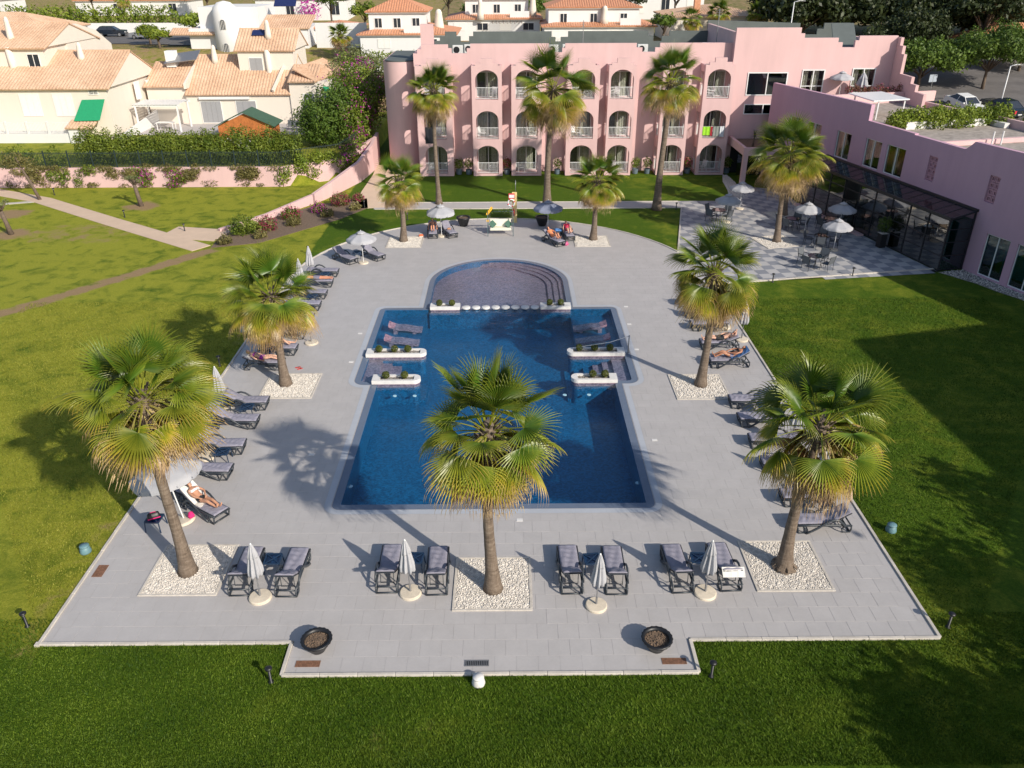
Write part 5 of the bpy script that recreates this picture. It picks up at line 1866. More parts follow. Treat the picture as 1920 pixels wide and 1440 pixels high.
def curtain(mb, x0, x1, Y, z0, z1, amp=0.03):
    n = max(6, int((x1 - x0) / 0.05))
    vs, fs = [], []
    for i in range(n + 1):
        x = x0 + (x1 - x0) * i / n
        y = Y + amp * math.sin(i * 1.9) + 0.4 * amp * math.sin(i * 0.7)
        vs += [(x, y, z0), (x, y, z1), (x, y + .012, z0), (x, y + .012, z1)]
    for i in range(n):
        a = 4 * i
        fs += [(a, a + 4, a + 5, a + 1), (a + 6, a + 2, a + 3, a + 7)]
    mb.add(vs, fs)
    return mb


HT = Thing('hotel_building', (5.6, 73, 0), 'pink three-storey hotel with arched balconies and stepped parapets', 'building')
BAYS = [(-7.75, -4.75), (-3.0, -0.42), (0.38, 3.04), (5.15, 7.9), (8.64, 10.97), (13.24, 15.69), (16.77, 19.3)]
YF, YW = 71.4, 73.2
LEV = [(0.12, 2.64), (3.12, 5.55), (6.42, 8.85)]
holes = []
for x0, x1 in BAYS:
    c = (x0 + x1) / 2
    for z0, z1 in LEV: holes.append(rect(c - 0.93, c + 0.93, z0 + 0.03, z0 + 2.12))
prof = [(-8.0, 0), (19.3, 0), (19.3, 10.75), (13.1, 10.75), (13.1, 10.4), (12.7, 10.4), (12.7, 10.05), (11.6, 10.05), (11.6, 10.4), (11.1, 10.4), (11.1, 10.75), (5.0, 10.75), (5.0, 10.4), (4.75, 10.4), (4.75, 10.05), (3.9, 10.05), (3.9, 10.4), (3.6, 10.4), (3.6, 10.75),
        (-3.1, 10.75), (-3.1, 10.4), (-3.4, 10.4), (-3.4, 10.0), (-4.7, 10.0), (-4.7, 10.4), (-5.0, 10.4), (-5.0, 10.7), (-7.3, 10.7), (-7.3, 10.35), (-7.65, 10.35), (-7.65, 10.0), (-8.0, 10.0)]
HT.part(MB().plate(prof, holes, frontM(YW + 0.25), 0.25), 'wall', M['pink'])
HT.part(MB().box(-8.0, 19.3, YW + 1.2, YW + 1.3, 0, 9.5), 'room_backing', simple('room_wall', (0.30, 0.27, 0.23), .9))
HT.part(MB().box(-7.9, 19.2, YW + 0.26, 83.0, 9.45, 9.6), 'roof', M['roof_grey'])
HT.part(MB().box(-8.0, -7.75, YW + 0.25, 83.3, 0, 10.0).box(-7.75, 19.3, 83.0, 83.25, 0, 9.6), 'side_wall', M['pink'])
bp_prof = [(-6.9, 9.6), (19.3, 9.6), (19.3, 11.0), (15.6, 11.0), (15.6, 10.55), (14.9, 10.55), (14.9, 10.1), (14.1, 10.1), (14.1, 10.6), (13.6, 10.6), (13.6, 11.0), (5.9, 11.0), (5.9, 10.5), (5.2, 10.5), (5.2, 10.1), (4.7, 10.1), (4.7, 10.5), (4.3, 10.5), (4.3, 11.0), (-3.2, 11.0), (-3.2, 10.6), (-3.6, 10.6), (-3.6, 10.1), (-4.4, 10.1), (-4.4, 10.6), (-4.8, 10.6), (-4.8, 11.0), (-5.9, 11.0), (-5.9, 10.6), (-6.4, 10.6), (-6.4, 10.2), (-6.9, 10.2)]
HT.part(MB().plate(bp_prof, [], frontM(83.0), 0.2), 'rear_parapet', M['roof_grey'])
for bi, (x0, x1) in enumerate(BAYS):
    c = (x0 + x1) / 2
    w = 0.97
    out = [(x0, 0), (x1, 0), (x1, 9.2), (c + 0.95, 9.2), (c + 0.95, 9.4), (c + 0.5, 9.4), (c + 0.5, 9.75), (c - 0.5, 9.75), (c - 0.5, 9.4), (c - 0.95, 9.4), (c - 0.95, 9.2), (x0, 9.2)]
    HT.part(MB().plate(out, [arch_hole(c - w, c + w, z0 + 0.06, z1, 0.78) for z0, z1 in LEV], frontM(YF + 0.25), 0.25), 'bay_front', M['pink'])
    for sx in (x0, x1 - 0.2):
        HT.part(MB().plate(rect(YF + 0.252, YW - .002, 0, 9.15), [rect(YF + 0.55, YW - 0.25, z0 + 0.1, z0 + 2.15) for z0, z1 in LEV], sideM(sx + (0.002 if sx == x0 else -.002)), 0.2), 'bay_side', M['pink'])
    HT.part(MB().box(x0 + .21, x1 - .21, YF + 0.26, YW - .01, 8.95, 9.08), 'bay_roof', M['roof_grey'])
    for fl, (z0, z1) in enumerate(LEV):
        HT.part(MB().box(x0 + 0.205, x1 - 0.205, YF + 0.255, YW - 0.004, z0 - 0.12, z0), 'balcony_floor', M['pink'])
        HT.part(railing(MB(), (c - w + .02, YF + 0.06), (c + w - .02, YF + 0.06), z0 + 0.05), 'railing', M['metal_white'])
        HT.part(railing(MB(), (x0 + 0.1, YF + 0.6), (x0 + 0.1, YW - 0.3), z0 + 0.08), 'side_railing', M['metal_white'])
        if x0 > 9 or x0 < 0: HT.part(railing(MB(), (x1 - 0.1, YF + 0.6), (x1 - 0.1, YW - 0.3), z0 + 0.08), 'side_railing', M['metal_white'])
        # sliding door: frame > panes; curtain behind
        zb, zt = z0 + 0.03, z0 + 2.12
        fr = MB()
        for xx in (c - 0.93, c - 0.03, c + 0.86): fr.box(xx, xx + 0.07, YW - .02, YW + .06, zb, zt)
        fr.box(c - 0.86, c - .03, YW - .018, YW + .058, zb, zb + .06).box(c + .04, c + .86, YW - .018, YW + .058, zb, zb + .06)
        fr.box(c - 0.86, c - .03, YW - .018, YW + .058, zt - .07, zt).box(c + .04, c + .86, YW - .018, YW + .058, zt - .07, zt)
        f = HT.part(fr, 'balcony_door', M['metal_white'])
        for xa, xb in ((c - 0.86, c - 0.03), (c + 0.04, c + 0.86)):
            HT.part(MB().box(xa, xb, YW + .01, YW + .02, zb + .06, zt - .07), 'pane', M['glass'], f)
        k = (bi * 3 + fl * 5) % 4
        spans = [(c - 0.9, c - 0.05), (c + 0.2, c + 0.9)] if k == 0 else [(c - 0.2, c + 0.9)] if k == 1 else [(c - 0.9, c + 0.6)] if k == 2 else [(c - 0.9, c - 0.2), (c + 0.25, c + 0.9)]
        for xa, xb in spans: HT.part(curtain(MB(), xa, xb, YW + 0.18, zb, zt), 'curtain', M['curtain'], f)
# rounded left end, chimney
cyl = MB().lathe([(1.55, 0), (1.55, 9.25)], 48, (-9.35, 75.35, 0), cap_bot=False, cap_top=False)
HT.part(cyl, 'round_corner', M['pink'], None, True)
HT.part(MB().box(-10.9, -8.02, 75.4, 83.2, 0, 9.25), 'left_wing_wall', M['pink'])
HT.part(MB().box(-10.7, -8.2, 75.5, 83.0, 9.252, 9.33).lathe([(1.4, 9.25), (1.4, 9.34)], 40, (-9.35, 75.35, 0)), 'left_roof', M['roof_grey'])
HT.part(MB().box(-7.4, -6.3, 74.4, 75.0, 9.6, 12.2), 'chimney', M['pink'])
# block with the big windows right of the balconies
BW = [(20.7, 24.15, 6.58, 8.45), (20.7, 24.05, 5.0, 5.87), (25.35, 27.3, 6.75, 8.65), (29.65, 31.65, 6.75, 8.75)]
prof = [(19.302, 0), (33.0, 0), (33.0, 11.3), (29.75, 11.3), (29.75, 10.95), (29.45, 10.95), (29.45, 10.4), (28.4, 10.4), (28.4, 10.8), (28.0, 10.8), (28.0, 11.15), (25.1, 11.15), (25.1, 11.5), (24.75, 11.5), (24.75, 11.95), (19.302, 11.95)]
HT.part(MB().plate(prof, [rect(*b) for b in BW], frontM(72.5 + 0.3), 0.3), 'block_wall', M['pink'])
HT.part(MB().box(19.35, 32.9, 73.9, 74.0, 4, 10), 'room_backing', M['room'])
HT.part(MB().box(19.302, 19.6, 72.81, 83.2, 0, 11.6).box(32.7, 33.0, 72.81, 83.2, 0, 10.6), 'block_side', M['pink'])
HT.part(MB().box(19.61, 32.69, 72.81, 83.2, 9.9, 10.1), 'block_roof', M['roof_grey'])
HT.part(MB().plate([(19.3, 10.1), (33, 10.1), (33, 11.6), (30.5, 11.6), (30.5, 11.1), (29.9, 11.1), (29.9, 10.6), (28.2, 10.6), (28.2, 11.6), (19.3, 11.9)], [], frontM(83.4), 0.2), 'rear_parapet', M['roof_grey'])
HT.part(MB().plate([(28.6, 0), (30.6, 0), (31.6, 4.6), (29.6, 4.6)], [], Matrix.Translation((-0.6, 73.2, 10.15)) @ Matrix.Rotation(rad(22), 4, 'X') @ Matrix.Diagonal((1, 1, 1, 1)), 0.1), 'roof_slope', M['roof_grey'])
for i, (x0, x1, z0, z1) in enumerate(BW):
    fr = MB()
    for xx in (x0, (x0 + x1) / 2 - .04, x1 - .08): fr.box(xx, xx + .08, 72.44, 72.56, z0, z1)
    for a, b in ((x0 + .08, (x0 + x1) / 2 - .04), ((x0 + x1) / 2 + .04, x1 - .08)):
        fr.box(a, b, 72.445, 72.555, z0, z0 + .07).box(a, b, 72.445, 72.555, z1 - .07, z1)
        if i > 1: fr.box(a, b, 72.445, 72.555, z0 + 0.55, z0 + 0.61)
    f = HT.part(fr, 'window_frame', M['metal_white'])
    for a, b in ((x0 + .08, (x0 + x1) / 2 - .04), ((x0 + x1) / 2 + .04, x1 - .08)):
        HT.part(MB().box(a, b, 72.49, 72.50, z0 + .07, z1 - .07), 'pane', M['glass'] if i > 1 else M['glass_teal'], f)
        if i > 1: HT.part(curtain(MB(), a, b - .25, 72.95, z0, z1), 'curtain', M['curtain'], f)
# stepped side wall of the roof terrace
HT.part(MB().plate([(66.0, 6.4), (72.49, 6.4), (72.49, 11.2), (71.9, 11.2), (71.9, 10.6), (71.3, 10.6), (71.3, 10.0), (70.8, 10.0), (70.8, 8.5), (68.6, 8.5), (68.6, 8.0), (67.6, 8.0), (67.6, 7.5), (66.0, 7.5)], [], sideM(33.0), 0.25), 'terrace_side_wall', M['pink'])
# entrance canopy with planting
HT.part(MB().box(19.7, 23.6, 67.2, 72.45, 2.55, 2.7).box(19.7, 23.6, 67.2, 67.45, 2.7, 3.2).box(19.7, 19.95, 67.46, 72.45, 2.7, 3.2).box(23.35, 23.6, 67.46, 72.45, 2.7, 3.2), 'entrance_canopy', M['pink'])
HT.part(MB().box(19.72, 20.1, 67.22, 67.6, 0, 2.55), 'column', M['pink'])
HT.part(MB().box(20.0, 23.3, 67.5, 72.4, 2.7, 2.95), 'canopy_soil', M['soil'])
HT.part(MB().box(20.4, 24.0, 71.3, 71.36, 0, 2.5), 'entrance_glass', M['glass_dark'])
HT.part(MB().box(20.0, 24.0, 72.3, 72.45, 0, 2.5), 'entrance_interior', M['room'])
# roof clutter: air conditioning units
acm = simple('ac_casing', (0.62, 0.62, 0.60), 0.5)
for i, (x, y, w) in enumerate([(-4.3, 75.5, 'left roof notch'), (-3.3, 76.2, 'left roof notch, the further one'), (4.1, 75.6, 'second roof notch'), (5.4, 76.0, 'second roof notch, the right one'), (12.0, 75.7, 'third roof notch'), (18.0, 77.0, 'right end of the balconies')]):
    t = empty('air_conditioner', (x, y, 9.6), 0, 'air conditioner on the hotel roof behind the %s' % w, 'air conditioner', 'air conditioners on the hotel roof')
    MB().bbox(-0.45, 0.45, -0.17, 0.17, 0.12, 0.85, 0.02).build('casing', acm, t)
    MB().lathe([(0.27, 0.0), (0.27, 0.02)], 20).build('fan_grille', M['black'], t).matrix_local = Matrix.Translation((-0.1, -0.172, 0.48)) @ Matrix.Rotation(rad(90), 4, 'X')
    for s in (-.35, .35): MB().box(s - .04, s + .04, -.2, .2, 0, .12).build('foot', M['metal_grey'], t)
for x, y, h, w in [(7.0, 79.0, 2.6, 'in the middle of the roof'), (18.9, 77.5, 3.6, 'beside the tall pink block')]:
    t = empty('roof_mast', (x, y, 9.6), 0, 'thin antenna mast on the hotel roof %s' % w, 'antenna', 'antenna masts on the hotel roof')
    MB().tube([(0, 0, 0), (0, 0, h)], 0.035, 8).build('pole', M['metal_grey'], t)
    for k in range(3): MB().bar((-0.35 + .08 * k, 0, h - 0.15 - .2 * k), (0.35 - .08 * k, 0, h - 0.15 - .2 * k), 0.02, 0.02).build('arm', M['metal_grey'], t)

# ------------------------------------------------------------------ right wing
WG = Thing('hotel_wing', tuple(wing(0, -4)), 'pink hotel wing on the right with a flat roof, windows and a glass porch', 'building')
WM = Matrix(((WD.x, 0, WN.x, W0.x), (WD.y, 0, WN.y, W0.y), (0, 1, 0, 0), (0, 0, 0, 1)))       # local (s, z, off)
WW = [(13.75, 15.55, 3.78, 5.7), (10.25, 12.05, 3.85, 5.78), (7.75, 9.7, 3.87, 5.8), (17.6, 19.6, 3.8, 5.7), (20.2, 22.2, 3.8, 5.7)]
GB = [(4.72, 5.5, 4.37, 5.9), (-0.5, 0.28, 4.3, 5.86)]
wp = [(-0.6, 0), (25.5, 0), (25.5, 7.8), (12.2, 8.0), (12.2, 6.92), (7.28, 6.92), (7.28, 6.84), (2.75, 6.84), (2.6, 6.9), (2.3, 7.15), (2.05, 7.4), (-0.6, 7.45)]
WG.part(MB().plate(wp, [rect(*b) for b in WW + GB], WM @ Matrix.Translation((0, 0, -0.3)), 0.3), 'wall', M['pink_shaded'])
W2D = Vector((0.325, -0.9457, 0))
W2N = Vector((-0.9457, -0.325, 0))
W20 = wing(-0.6, 0)
WM2 = Matrix(((W2D.x, 0, W2N.x, W20.x), (W2D.y, 0, W2N.y, W20.y), (0, 1, 0, 0), (0, 0, 0, 1)))
LW = [(0.0 + .05, 1.7, 0.1, 2.62), (2.2, 4.1, 0.1, 2.62), (4.6, 6.5, 0.1, 2.62)]
WG.part(MB().plate([(0, 0), (26, 0), (26, 7.45), (0, 7.45)], [rect(*b) for b in LW], WM2 @ Matrix.Translation((0, 0, -0.3)), 0.3), 'near_wall', M['pink_shaded'])


def framed(TH, MX, s0, s1, z0, z1, glass, nx=1, mat='metal_white', d=-0.12):
    mb = MB()
    t = 0.06
    for k in range(nx + 1):
        s = s0 + (s1 - s0 - t) * k / nx
        mb.box(s, s + t, z0, z1, d - .04, d + .04, MX)
    for z in (z0, z1 - t): mb.box(s0 + t, s1 - t, z, z + t, d - .035, d + .035, MX)
    f = TH.part(mb, 'window_frame', M[mat])
    for k in range(nx):
        a = s0 + t + (s1 - s0 - t) * k / nx
        b = s0 + (s1 - s0 - t) * (k + 1) / nx
        TH.part(MB().box(a, b, z0 + t, z1 - t, d - .006, d + .006, MX), 'pane', M[glass], f)
    return f


for b in WW: framed(WG, WM, *b, 'glass', 2)
for b in LW: framed(WG, WM2, *b, 'glass_teal', 2)
gbm = simple('perforated_block', (0.48, 0.25, 0.31), 0.85, 0.15, 5)
for (s0, s1, z0, z1) in GB:
    for i in range(2):
        for j in range(4):
            cs, cz = s0 + (s1 - s0) * (i + .5) / 2, z0 + (z1 - z0) * (j + .5) / 4
            hs, hz_ = (s1 - s0) / 4 - .012, (z1 - z0) / 8 - .012
            WG.part(MB().plate(rect(cs - hs, cs + hs, cz - hz_, cz + hz_), [[(cs + hs * .72 * math.cos(a), cz + hz_ * .72 * math.sin(a)) for a in [PI / 4 + k * PI / 2 for k in range(4)]]], WM @ Matrix.Translation((0, 0, -0.2)), 0.1).box(cs - .03, cs + .03, cz - hz_ * .7, cz + hz_ * .7, -.19, -.12, WM), 'vent_block', gbm)
# interiors, roofs, far walls
WG.part(MB().box(-0.4, 25, 0, 6.3, -1.6, -1.5, WM), 'interior', M['room'])
WG.part(MB().box(0.3, 26, 0, 6.3, -1.7, -1.6, WM2), 'interior', M['teal_room'])
for s, w in ((7.9, .35), (10.4, .4), (13.9, .4)): WG.part(MB().box(s + 1.1, s + 1.1 + w, 3.9, 5.7, -.5, -.48, WM), 'curtain', M['curtain'])
WG.part(MB().box(-0.6, 25.4, 6.3, 6.45, -9.6, -0.31, WM), 'roof', M['roof_gravel'])
WG.part(MB().box(0.0, 26, 6.29, 6.44, -12, -0.31, WM2), 'roof', M['roof_gravel'])
WG.part(MB().box(-0.6, 12.6, 0, 7.0, -9.9, -9.62, WM).box(12.61, 25.4, 0, 6.9, -9.9, -9.62, WM), 'far_wall', M['pink'])
WG.part(MB().box(12.2, 12.45, 6.46, 7.0, -9.6, -2.6, WM), 'roof_kerb', M['pink'])
WG.part(MB().box(5.2, 5.5, 6.46, 6.75, -9.6, -0.4, WM), 'roof_upstand', M['pink'])
WG.part(MB().box(-0.6, -0.2, 6.46, 7.8, -9.6, -6.2, WM), 'roof_wall', M['pink'])
WG.part(MB().box(21.4, 21.65, 6.46, 7.25, -12.8, -3.2, WM), 'terrace_parapet', M['pink'])
WG.part(MB().box(9.5, 12.1, 6.46, 6.8, -9.4, -9.0, WM).box(10.7, 11.0, 6.46, 6.95, -8.6, -2.0, WM), 'roof_planter', M['white_stone'])
for s, o in ((4.9, -3.9), (4.9, -4.6)):
    WG.part(MB().tube([WM @ Vector((s, 6.45, o)), WM @ Vector((s, 7.3, o))], 0.05, 8), 'vent_pipe', M['white_wall'])
# tall part of the wing further right, outside the picture
TB = Thing('hotel_tower_block', (40, 14, 0), 'tall pink hotel block to the right of the lawn', 'building')
TB.part(MB().prism([(32.0, 21.0), (46, 24.5), (50, 2), (33.5, 1)], 0, 11.8), 'wall', M['pink'])
TB.part(MB().prism([(31.8, 21.2), (46.2, 24.7), (50.2, 1.8), (33.3, .8)], 11.8, 12.1), 'parapet', M['pink'])

# glass porch
PO = Thing('glass_porch', tuple(wing(8, 0.9)), 'black steel and glass porch along the pink wing', 'porch')
S0, S1, OF = 0.5, 16.2, 1.75
nb = 9
ds = (S1 - S0) / nb
ZF, ZB = 3.2, 3.62
for k in range(nb + 1):
    s = S0 + ds * k
    PO.part(MB().bar(wing(s, OF, 0), wing(s, OF, ZF), 0.09, 0.09), 'post', M['black_steel'])
    PO.part(MB().bar(wing(s, OF + .1, ZF + .02), wing(s, 0.03, ZB), 0.07, 0.10), 'rafter', M['black_steel'])
for o, z, h in ((OF + .06, ZF + .1, 0.16), (0.06, ZB + .08, 0.14)):
    PO.part(MB().bar(wing(S0 - .1, o, z), wing(S1, o, z), 0.12, h), 'beam', M['black_steel'])
for z in (0.06, 0.95, 1.8, 2.6):
    PO.part(MB().bar(wing(S0, OF, z), wing(S1, OF, z), 0.06, 0.06), 'rail', M['black_steel'])
    PO.part(MB().bar(wing(S0, OF, z + .001), wing(S0, 0, z + .001), 0.06, 0.06), 'rail', M['black_steel'])
PO.part(MB().bar(wing(S0, 0.08, 0), wing(S0, 0.08, ZB), 0.09, 0.09), 'post', M['black_steel'])
for k in range(nb):
    s = S0 + ds * k
    if k != 5:
        for z0, z1 in ((0.09, 0.92), (0.98, 1.77), (1.83, 2.57), (2.63, ZF - .06)):
            PO.part(MB().box(s + .05, s + ds - .05, z0, z1, OF - .008, OF + .008, WM), 'pane', M['glass_dark'])
    a, b, c, d = wing(s + .04, OF, ZF + .06), wing(s + ds - .04, OF, ZF + .06), wing(s + ds - .04, .06, ZB + .03), wing(s + .04, .06, ZB + .03)
    e = Vector((0, 0, 0.015))
    mb = MB()
    mb.add([a, b, c, d, a + e, b + e, c + e, d + e], [(3, 2, 1, 0), (4, 5, 6, 7), (0, 1, 5, 4), (1, 2, 6, 5), (2, 3, 7, 6), (3, 0, 4, 7)])
    PO.part(mb, 'roof_pane', M['glass_roof'])
    mb = MB()
    mb.bar((a + b) / 2 + e, (c + d) / 2 + e, 0.03, 0.03)
    PO.part(mb, 'glazing_bar', M['black_steel'])
EM = Matrix(((WN.x, 0, WD.x, wing(S0, 0).x), (WN.y, 0, WD.y, wing(S0, 0).y), (0, 1, 0, 0), (0, 0, 0, 1)))
for z0, z1 in ((0.09, 0.92), (0.98, 1.77), (1.83, 2.57), (2.63, ZF - .02)):
    PO.part(MB().box(0.12, OF - .05, z0, z1, -.008, .008, EM), 'pane', M['glass_teal'])
PO.part(MB().box(S0 + .1, S1, 0.0, 3.1, .02, .05, WM), 'dark_interior_panel', simple('dark_interior', (.07, .085, .085), .5, .5, .6))  # panel added on the wall; the interior's darkness is put into its colour
PO.part(MB().bar(wing(S0 + ds * 5 + .1, OF + .02, 1.1), wing(S0 + ds * 5 + .1, OF + 0.85, 1.1), 0.05, 2.1), 'door', M['glass_dark'])
PO.part(MB().box(S0 + ds * 4.2, S0 + ds * 9, 0.0, 0.12, OF + .1, OF + .55, WM), 'step', M['pink'])

# ------------------------------------------------------------------ terrace, paths, gravel
TER = [(12.2, 44.35), (26.45, 46.75)] + [tuple(wing(s, OF + .06)[:2]) for s in (0.42, 16.2)] + [(22.9, 66.0), (20.4, 67.1), (18.3, 62.7), (13.6, 62.7), (13.55, 60.8), (11.35, 50.65)]
TER += [(DX1 + .02 if False else (DX0 + DX1) / 2 + DR * math.cos(a), DCY + DR * math.sin(a)) for a in (0.40, 0.3, 0.2, 0.1, 0.02)]
ter = MB().prism(TER, -0.2, -0.004)
ter = tag(ter.build('terrace', M['grout']), 'chequered terrace paving before the glass porch', 'terrace', kind='structure')
TB1, TB2 = (18.25, 52.2), (20.9, 58.4)
TA = math.atan2(WD.y, WD.x) - PI / 2


def rot_sq(c, h, a): return [(c[0] + x * math.cos(a) - y * math.sin(a), c[1] + x * math.sin(a) + y * math.cos(a)) for x, y in ((-h, -h), (h, -h), (h, h), (-h, h))]


tiles(ter, TER, [rot_sq(TB1, 1.25, TA), rot_sq(TB2, 1.2, TA)], 0.72, TA * 0.6, (14, 45), False, [M['tile_light'], M['tile_dark']], 0.004, checker=True, nmax=300)
kt = tag(MB().box(12.1, 12.2, 44.2, 44.3, -.1, .05).build('terrace_kerb', M['kerb']), 'pale kerb between terrace and right lawn', 'kerb', kind='structure')
kerb_run((12.2, 44.28), (26.4, 46.66), kt, 0.13, 0.06)
kerb_run((11.3, 50.6), (13.5, 60.75), kt, 0.1, 0.05)
for i, (c, h) in enumerate(((TB1, 1.25), (TB2, 1.2))):
    t = empty('pebble_bed', (c[0], c[1], 0), TA, 'white pebble square on the terrace round the %s palm' % ['nearer', 'further'][i], 'planting bed', 'pebble squares on the terrace')
    for (x0, x1, y0, y1) in ((-h, h, -h, -h + .08), (-h, h, h - .08, h), (-h, -h + .08, -h + .081, h - .081), (h - .08, h, -h + .081, h - .081)):
        MB().bbox(x0 + 0.002, x1 - 0.002, y0 + 0.002, y1 - 0.002, -0.01, 0.04, 0.006).build('edging', M['kerb'], t)
    MB().box(-h + .08, h - .08, -h + .08, h - .08, -0.005, 0.008).build('bed', M['pebble'], t)
    pebble_field('pebbles', t, None, 2400, -h + .1, h - .1, -h + .1, h - .1, 0.01, 0.045, M['pebble'], 60 + i)
strip('grey_path', [(-10.4, 61.7), (13.6, 61.7)], 1.75, 0.0, M['path_grey'], 'straight grey path across the lawn before the hotel')
for yy, nm in ((60.78, 'front'), (62.63, 'back')):
    kk = tag(MB().box(-10.3, -10.25, yy - .04, yy + .04, -.1, .02).build('path_kerb', M['kerb']), 'pale kerb along the %s edge of the grey path' % nm, 'kerb', kind='structure')
    kerb_run((-10.3, yy), (13.6, yy), kk, 0.12, 0.03, L=1.5)
strip('ramp_path', [(-10.2, 61.2), (-10.7, 66), (-10.6, 72), (-10.8, 76)], 3.0, 0.004, M['path'], 'tan ramp beside the left end of the hotel')
GR = [(19.25, 71.3), (19.65, 71.3), (19.68, 67.2), (20.3, 67.0), (19.4, 63.6), (18.3, 62.75), (17.75, 62.75), (18.4, 66.0), (18.7, 69)]
g1 = tag(MB().prism(GR, -.1, 0.0).build('gravel_strip', M['pebble']), 'curved white gravel strip by the hotel entrance', 'gravel', kind='structure')
pebble_field('pebbles', g1, lambda p: inside(p, GR), 3000, 17.7, 20.3, 62.7, 71.3, 0.005, 0.05, M['pebble'], 71)
GR2 = [tuple(wing(0.35, OF + .05)[:2]), tuple(wing(0.35, 0)[:2])] + [tuple((WM2 @ Vector((s, 0, 0.02)))[:2]) for s in (0.1, 12)] + [tuple((WM2 @ Vector((s, 0, 0.9 + .2 * math.sin(s)))))[:2] for s in (12, 9, 6, 4, 2.5, 1.2)]
g2 = tag(MB().prism(GR2, -.1, 0.0).build('gravel_bed', M['river_stone']), 'grey-white gravel bed at the foot of the wing wall', 'gravel', kind='structure')
pebble_field('pebbles', g2, lambda p: inside(p, GR2), 9000, 26, 33.5, 34, 46.8, 0.005, 0.05, M['pebble'], 72)


# terrace furniture
sling = simple('grey_sling', (0.10, 0.11, 0.125), 0.7, 0.1)


def make_chair():
    t = empty('terrace_chair', (0, 0, 0), 0, 'chair', 'chair')
    MB().bbox(-0.25, 0.25, -0.24, 0.24, 0.40, 0.43, 0.01).build('seat', sling, t)
    MB().plate([(-0.25, 0), (0.25, 0), (0.25, 0.52), (-0.25, 0.52)], [], Matrix.Translation((0, 0.26, 0.44)) @ Matrix.Rotation(rad(76), 4, 'X') @ Matrix.Diagonal((1, 1, 1, 1)), 0.02).build('backrest', sling, t)
    for s in (-1, 1):
        MB().tube([(0.27 * s, -0.26, 0), (0.27 * s, -0.25, 0.62)], 0.015, 6).build('leg', M['black_steel'], t)
        MB().tube([(0.27 * s, 0.30, 0), (0.27 * s, 0.26, 0.44), (0.27 * s, 0.39, 0.97)], 0.015, 6).build('leg', M['black_steel'], t)
        MB().tube([(0.27 * s, -0.25, 0.62), (0.27 * s, 0.28, 0.64)], 0.02, 6).build('armrest', M['black_steel'], t)
    return t


def make_rtable():
    t = empty('terrace_table', (0, 0, 0), 0, 'table', 'table')
    MB().lathe([(0.50, 0.70), (0.50, 0.72)], 32).build('glass_top', M['glass_dark'], t)
    MB().tube([(0.5 * math.cos(a), 0.5 * math.sin(a), 0.71) for a in [2 * PI * k / 32 for k in range(33)]], 0.018, 6, False).build('rim', M['black_steel'], t)
    for k in range(4):
        a = PI / 4 + k * PI / 2
        MB().tube([(0.42 * math.cos(a), 0.42 * math.sin(a), 0), (0.3 * math.cos(a), 0.3 * math.sin(a), 0.4), (0.42 * math.cos(a), 0.42 * math.sin(a), 0.69)], 0.015, 6).build('leg', M['black_steel'], t)
    return t


ch, chu = make_chair(), []
rt, rtu = make_rtable(), []
for (x, y, w, a0) in [(19.2, 47.2, 'nearest the lawn, without parasol', 0.3), (21.0, 51.3, 'behind the nearest terrace parasol', 0.8), (20.3, 55.3, 'by the further terrace palm', 0.5), (23.0, 55.2, 'close to the porch', 0.1), (15.6, 57.6, 'at the left end of the terrace', 0.2)]:
    place(rt, rtu, (x, y, 0.008), a0, 'round terrace table %s' % w, 'round tables on the terrace')
    for k in range(4):
        a = a0 + k * PI / 2 + 0.4
        side = ['right', 'far', 'left', 'near'][int(((a % (2 * PI)) + PI / 4) // (PI / 2)) % 4]
        place(ch, chu, (x + 0.78 * math.cos(a), y + 0.78 * math.sin(a), 0.008), a - PI / 2 + rng.uniform(-.25, .25), 'sling chair on the %s side of table %s' % (side, w.split(',')[0]), 'sling chairs on the terrace')
for (x, y, w) in [(21.55, 50.4, 'nearest of the terrace parasols'), (23.35, 54.4, 'beside the glass porch, second of the terrace parasols'), (20.95, 54.4, 'right of the terrace palm, left of two at that depth'), (16.0, 56.8, 'at the left end of the terrace, behind the right palm'), (17.9, 60.3, 'at the back of the terrace near the hotel entrance')]:
    place(op, opu, (x, y, 0.008), rng.uniform(0, 1), 'open white parasol %s' % w, 'white parasols on the terrace', 0.92)
tp = empty('tall_planter', (24.9, 51.0, 0.0), 0.2, 'tall black square planter with a small bush before the glass porch', 'planter')
MB().prism([(-0.22, -0.22), (0.22, -0.22), (0.22, 0.22), (-0.22, 0.22)], 0, 0.95).build('tub', M['black'], tp)
MB().box(-.24, .24, -.24, .24, .952, .975).build('rim', M['white_stone'], tp)
foliage('bush', tp, [((0, 0, 1.5), 0.45, 0.45, 0.55)], 0.06, M['hedge'], 91, 0.9)
# roof terrace things
place(op, opu, (28.5, 71.6, 6.45), 0.3, 'open grey parasol on the roof terrace above the wing', 'parasols on the roof terrace', 0.95)
place(cp, cpu, (30.2, 71.3, 6.45), 0.3, 'half-closed parasol on the roof terrace above the wing', 'parasols on the roof terrace', 1.0).scale = (2.1, 2.1, 1.0)
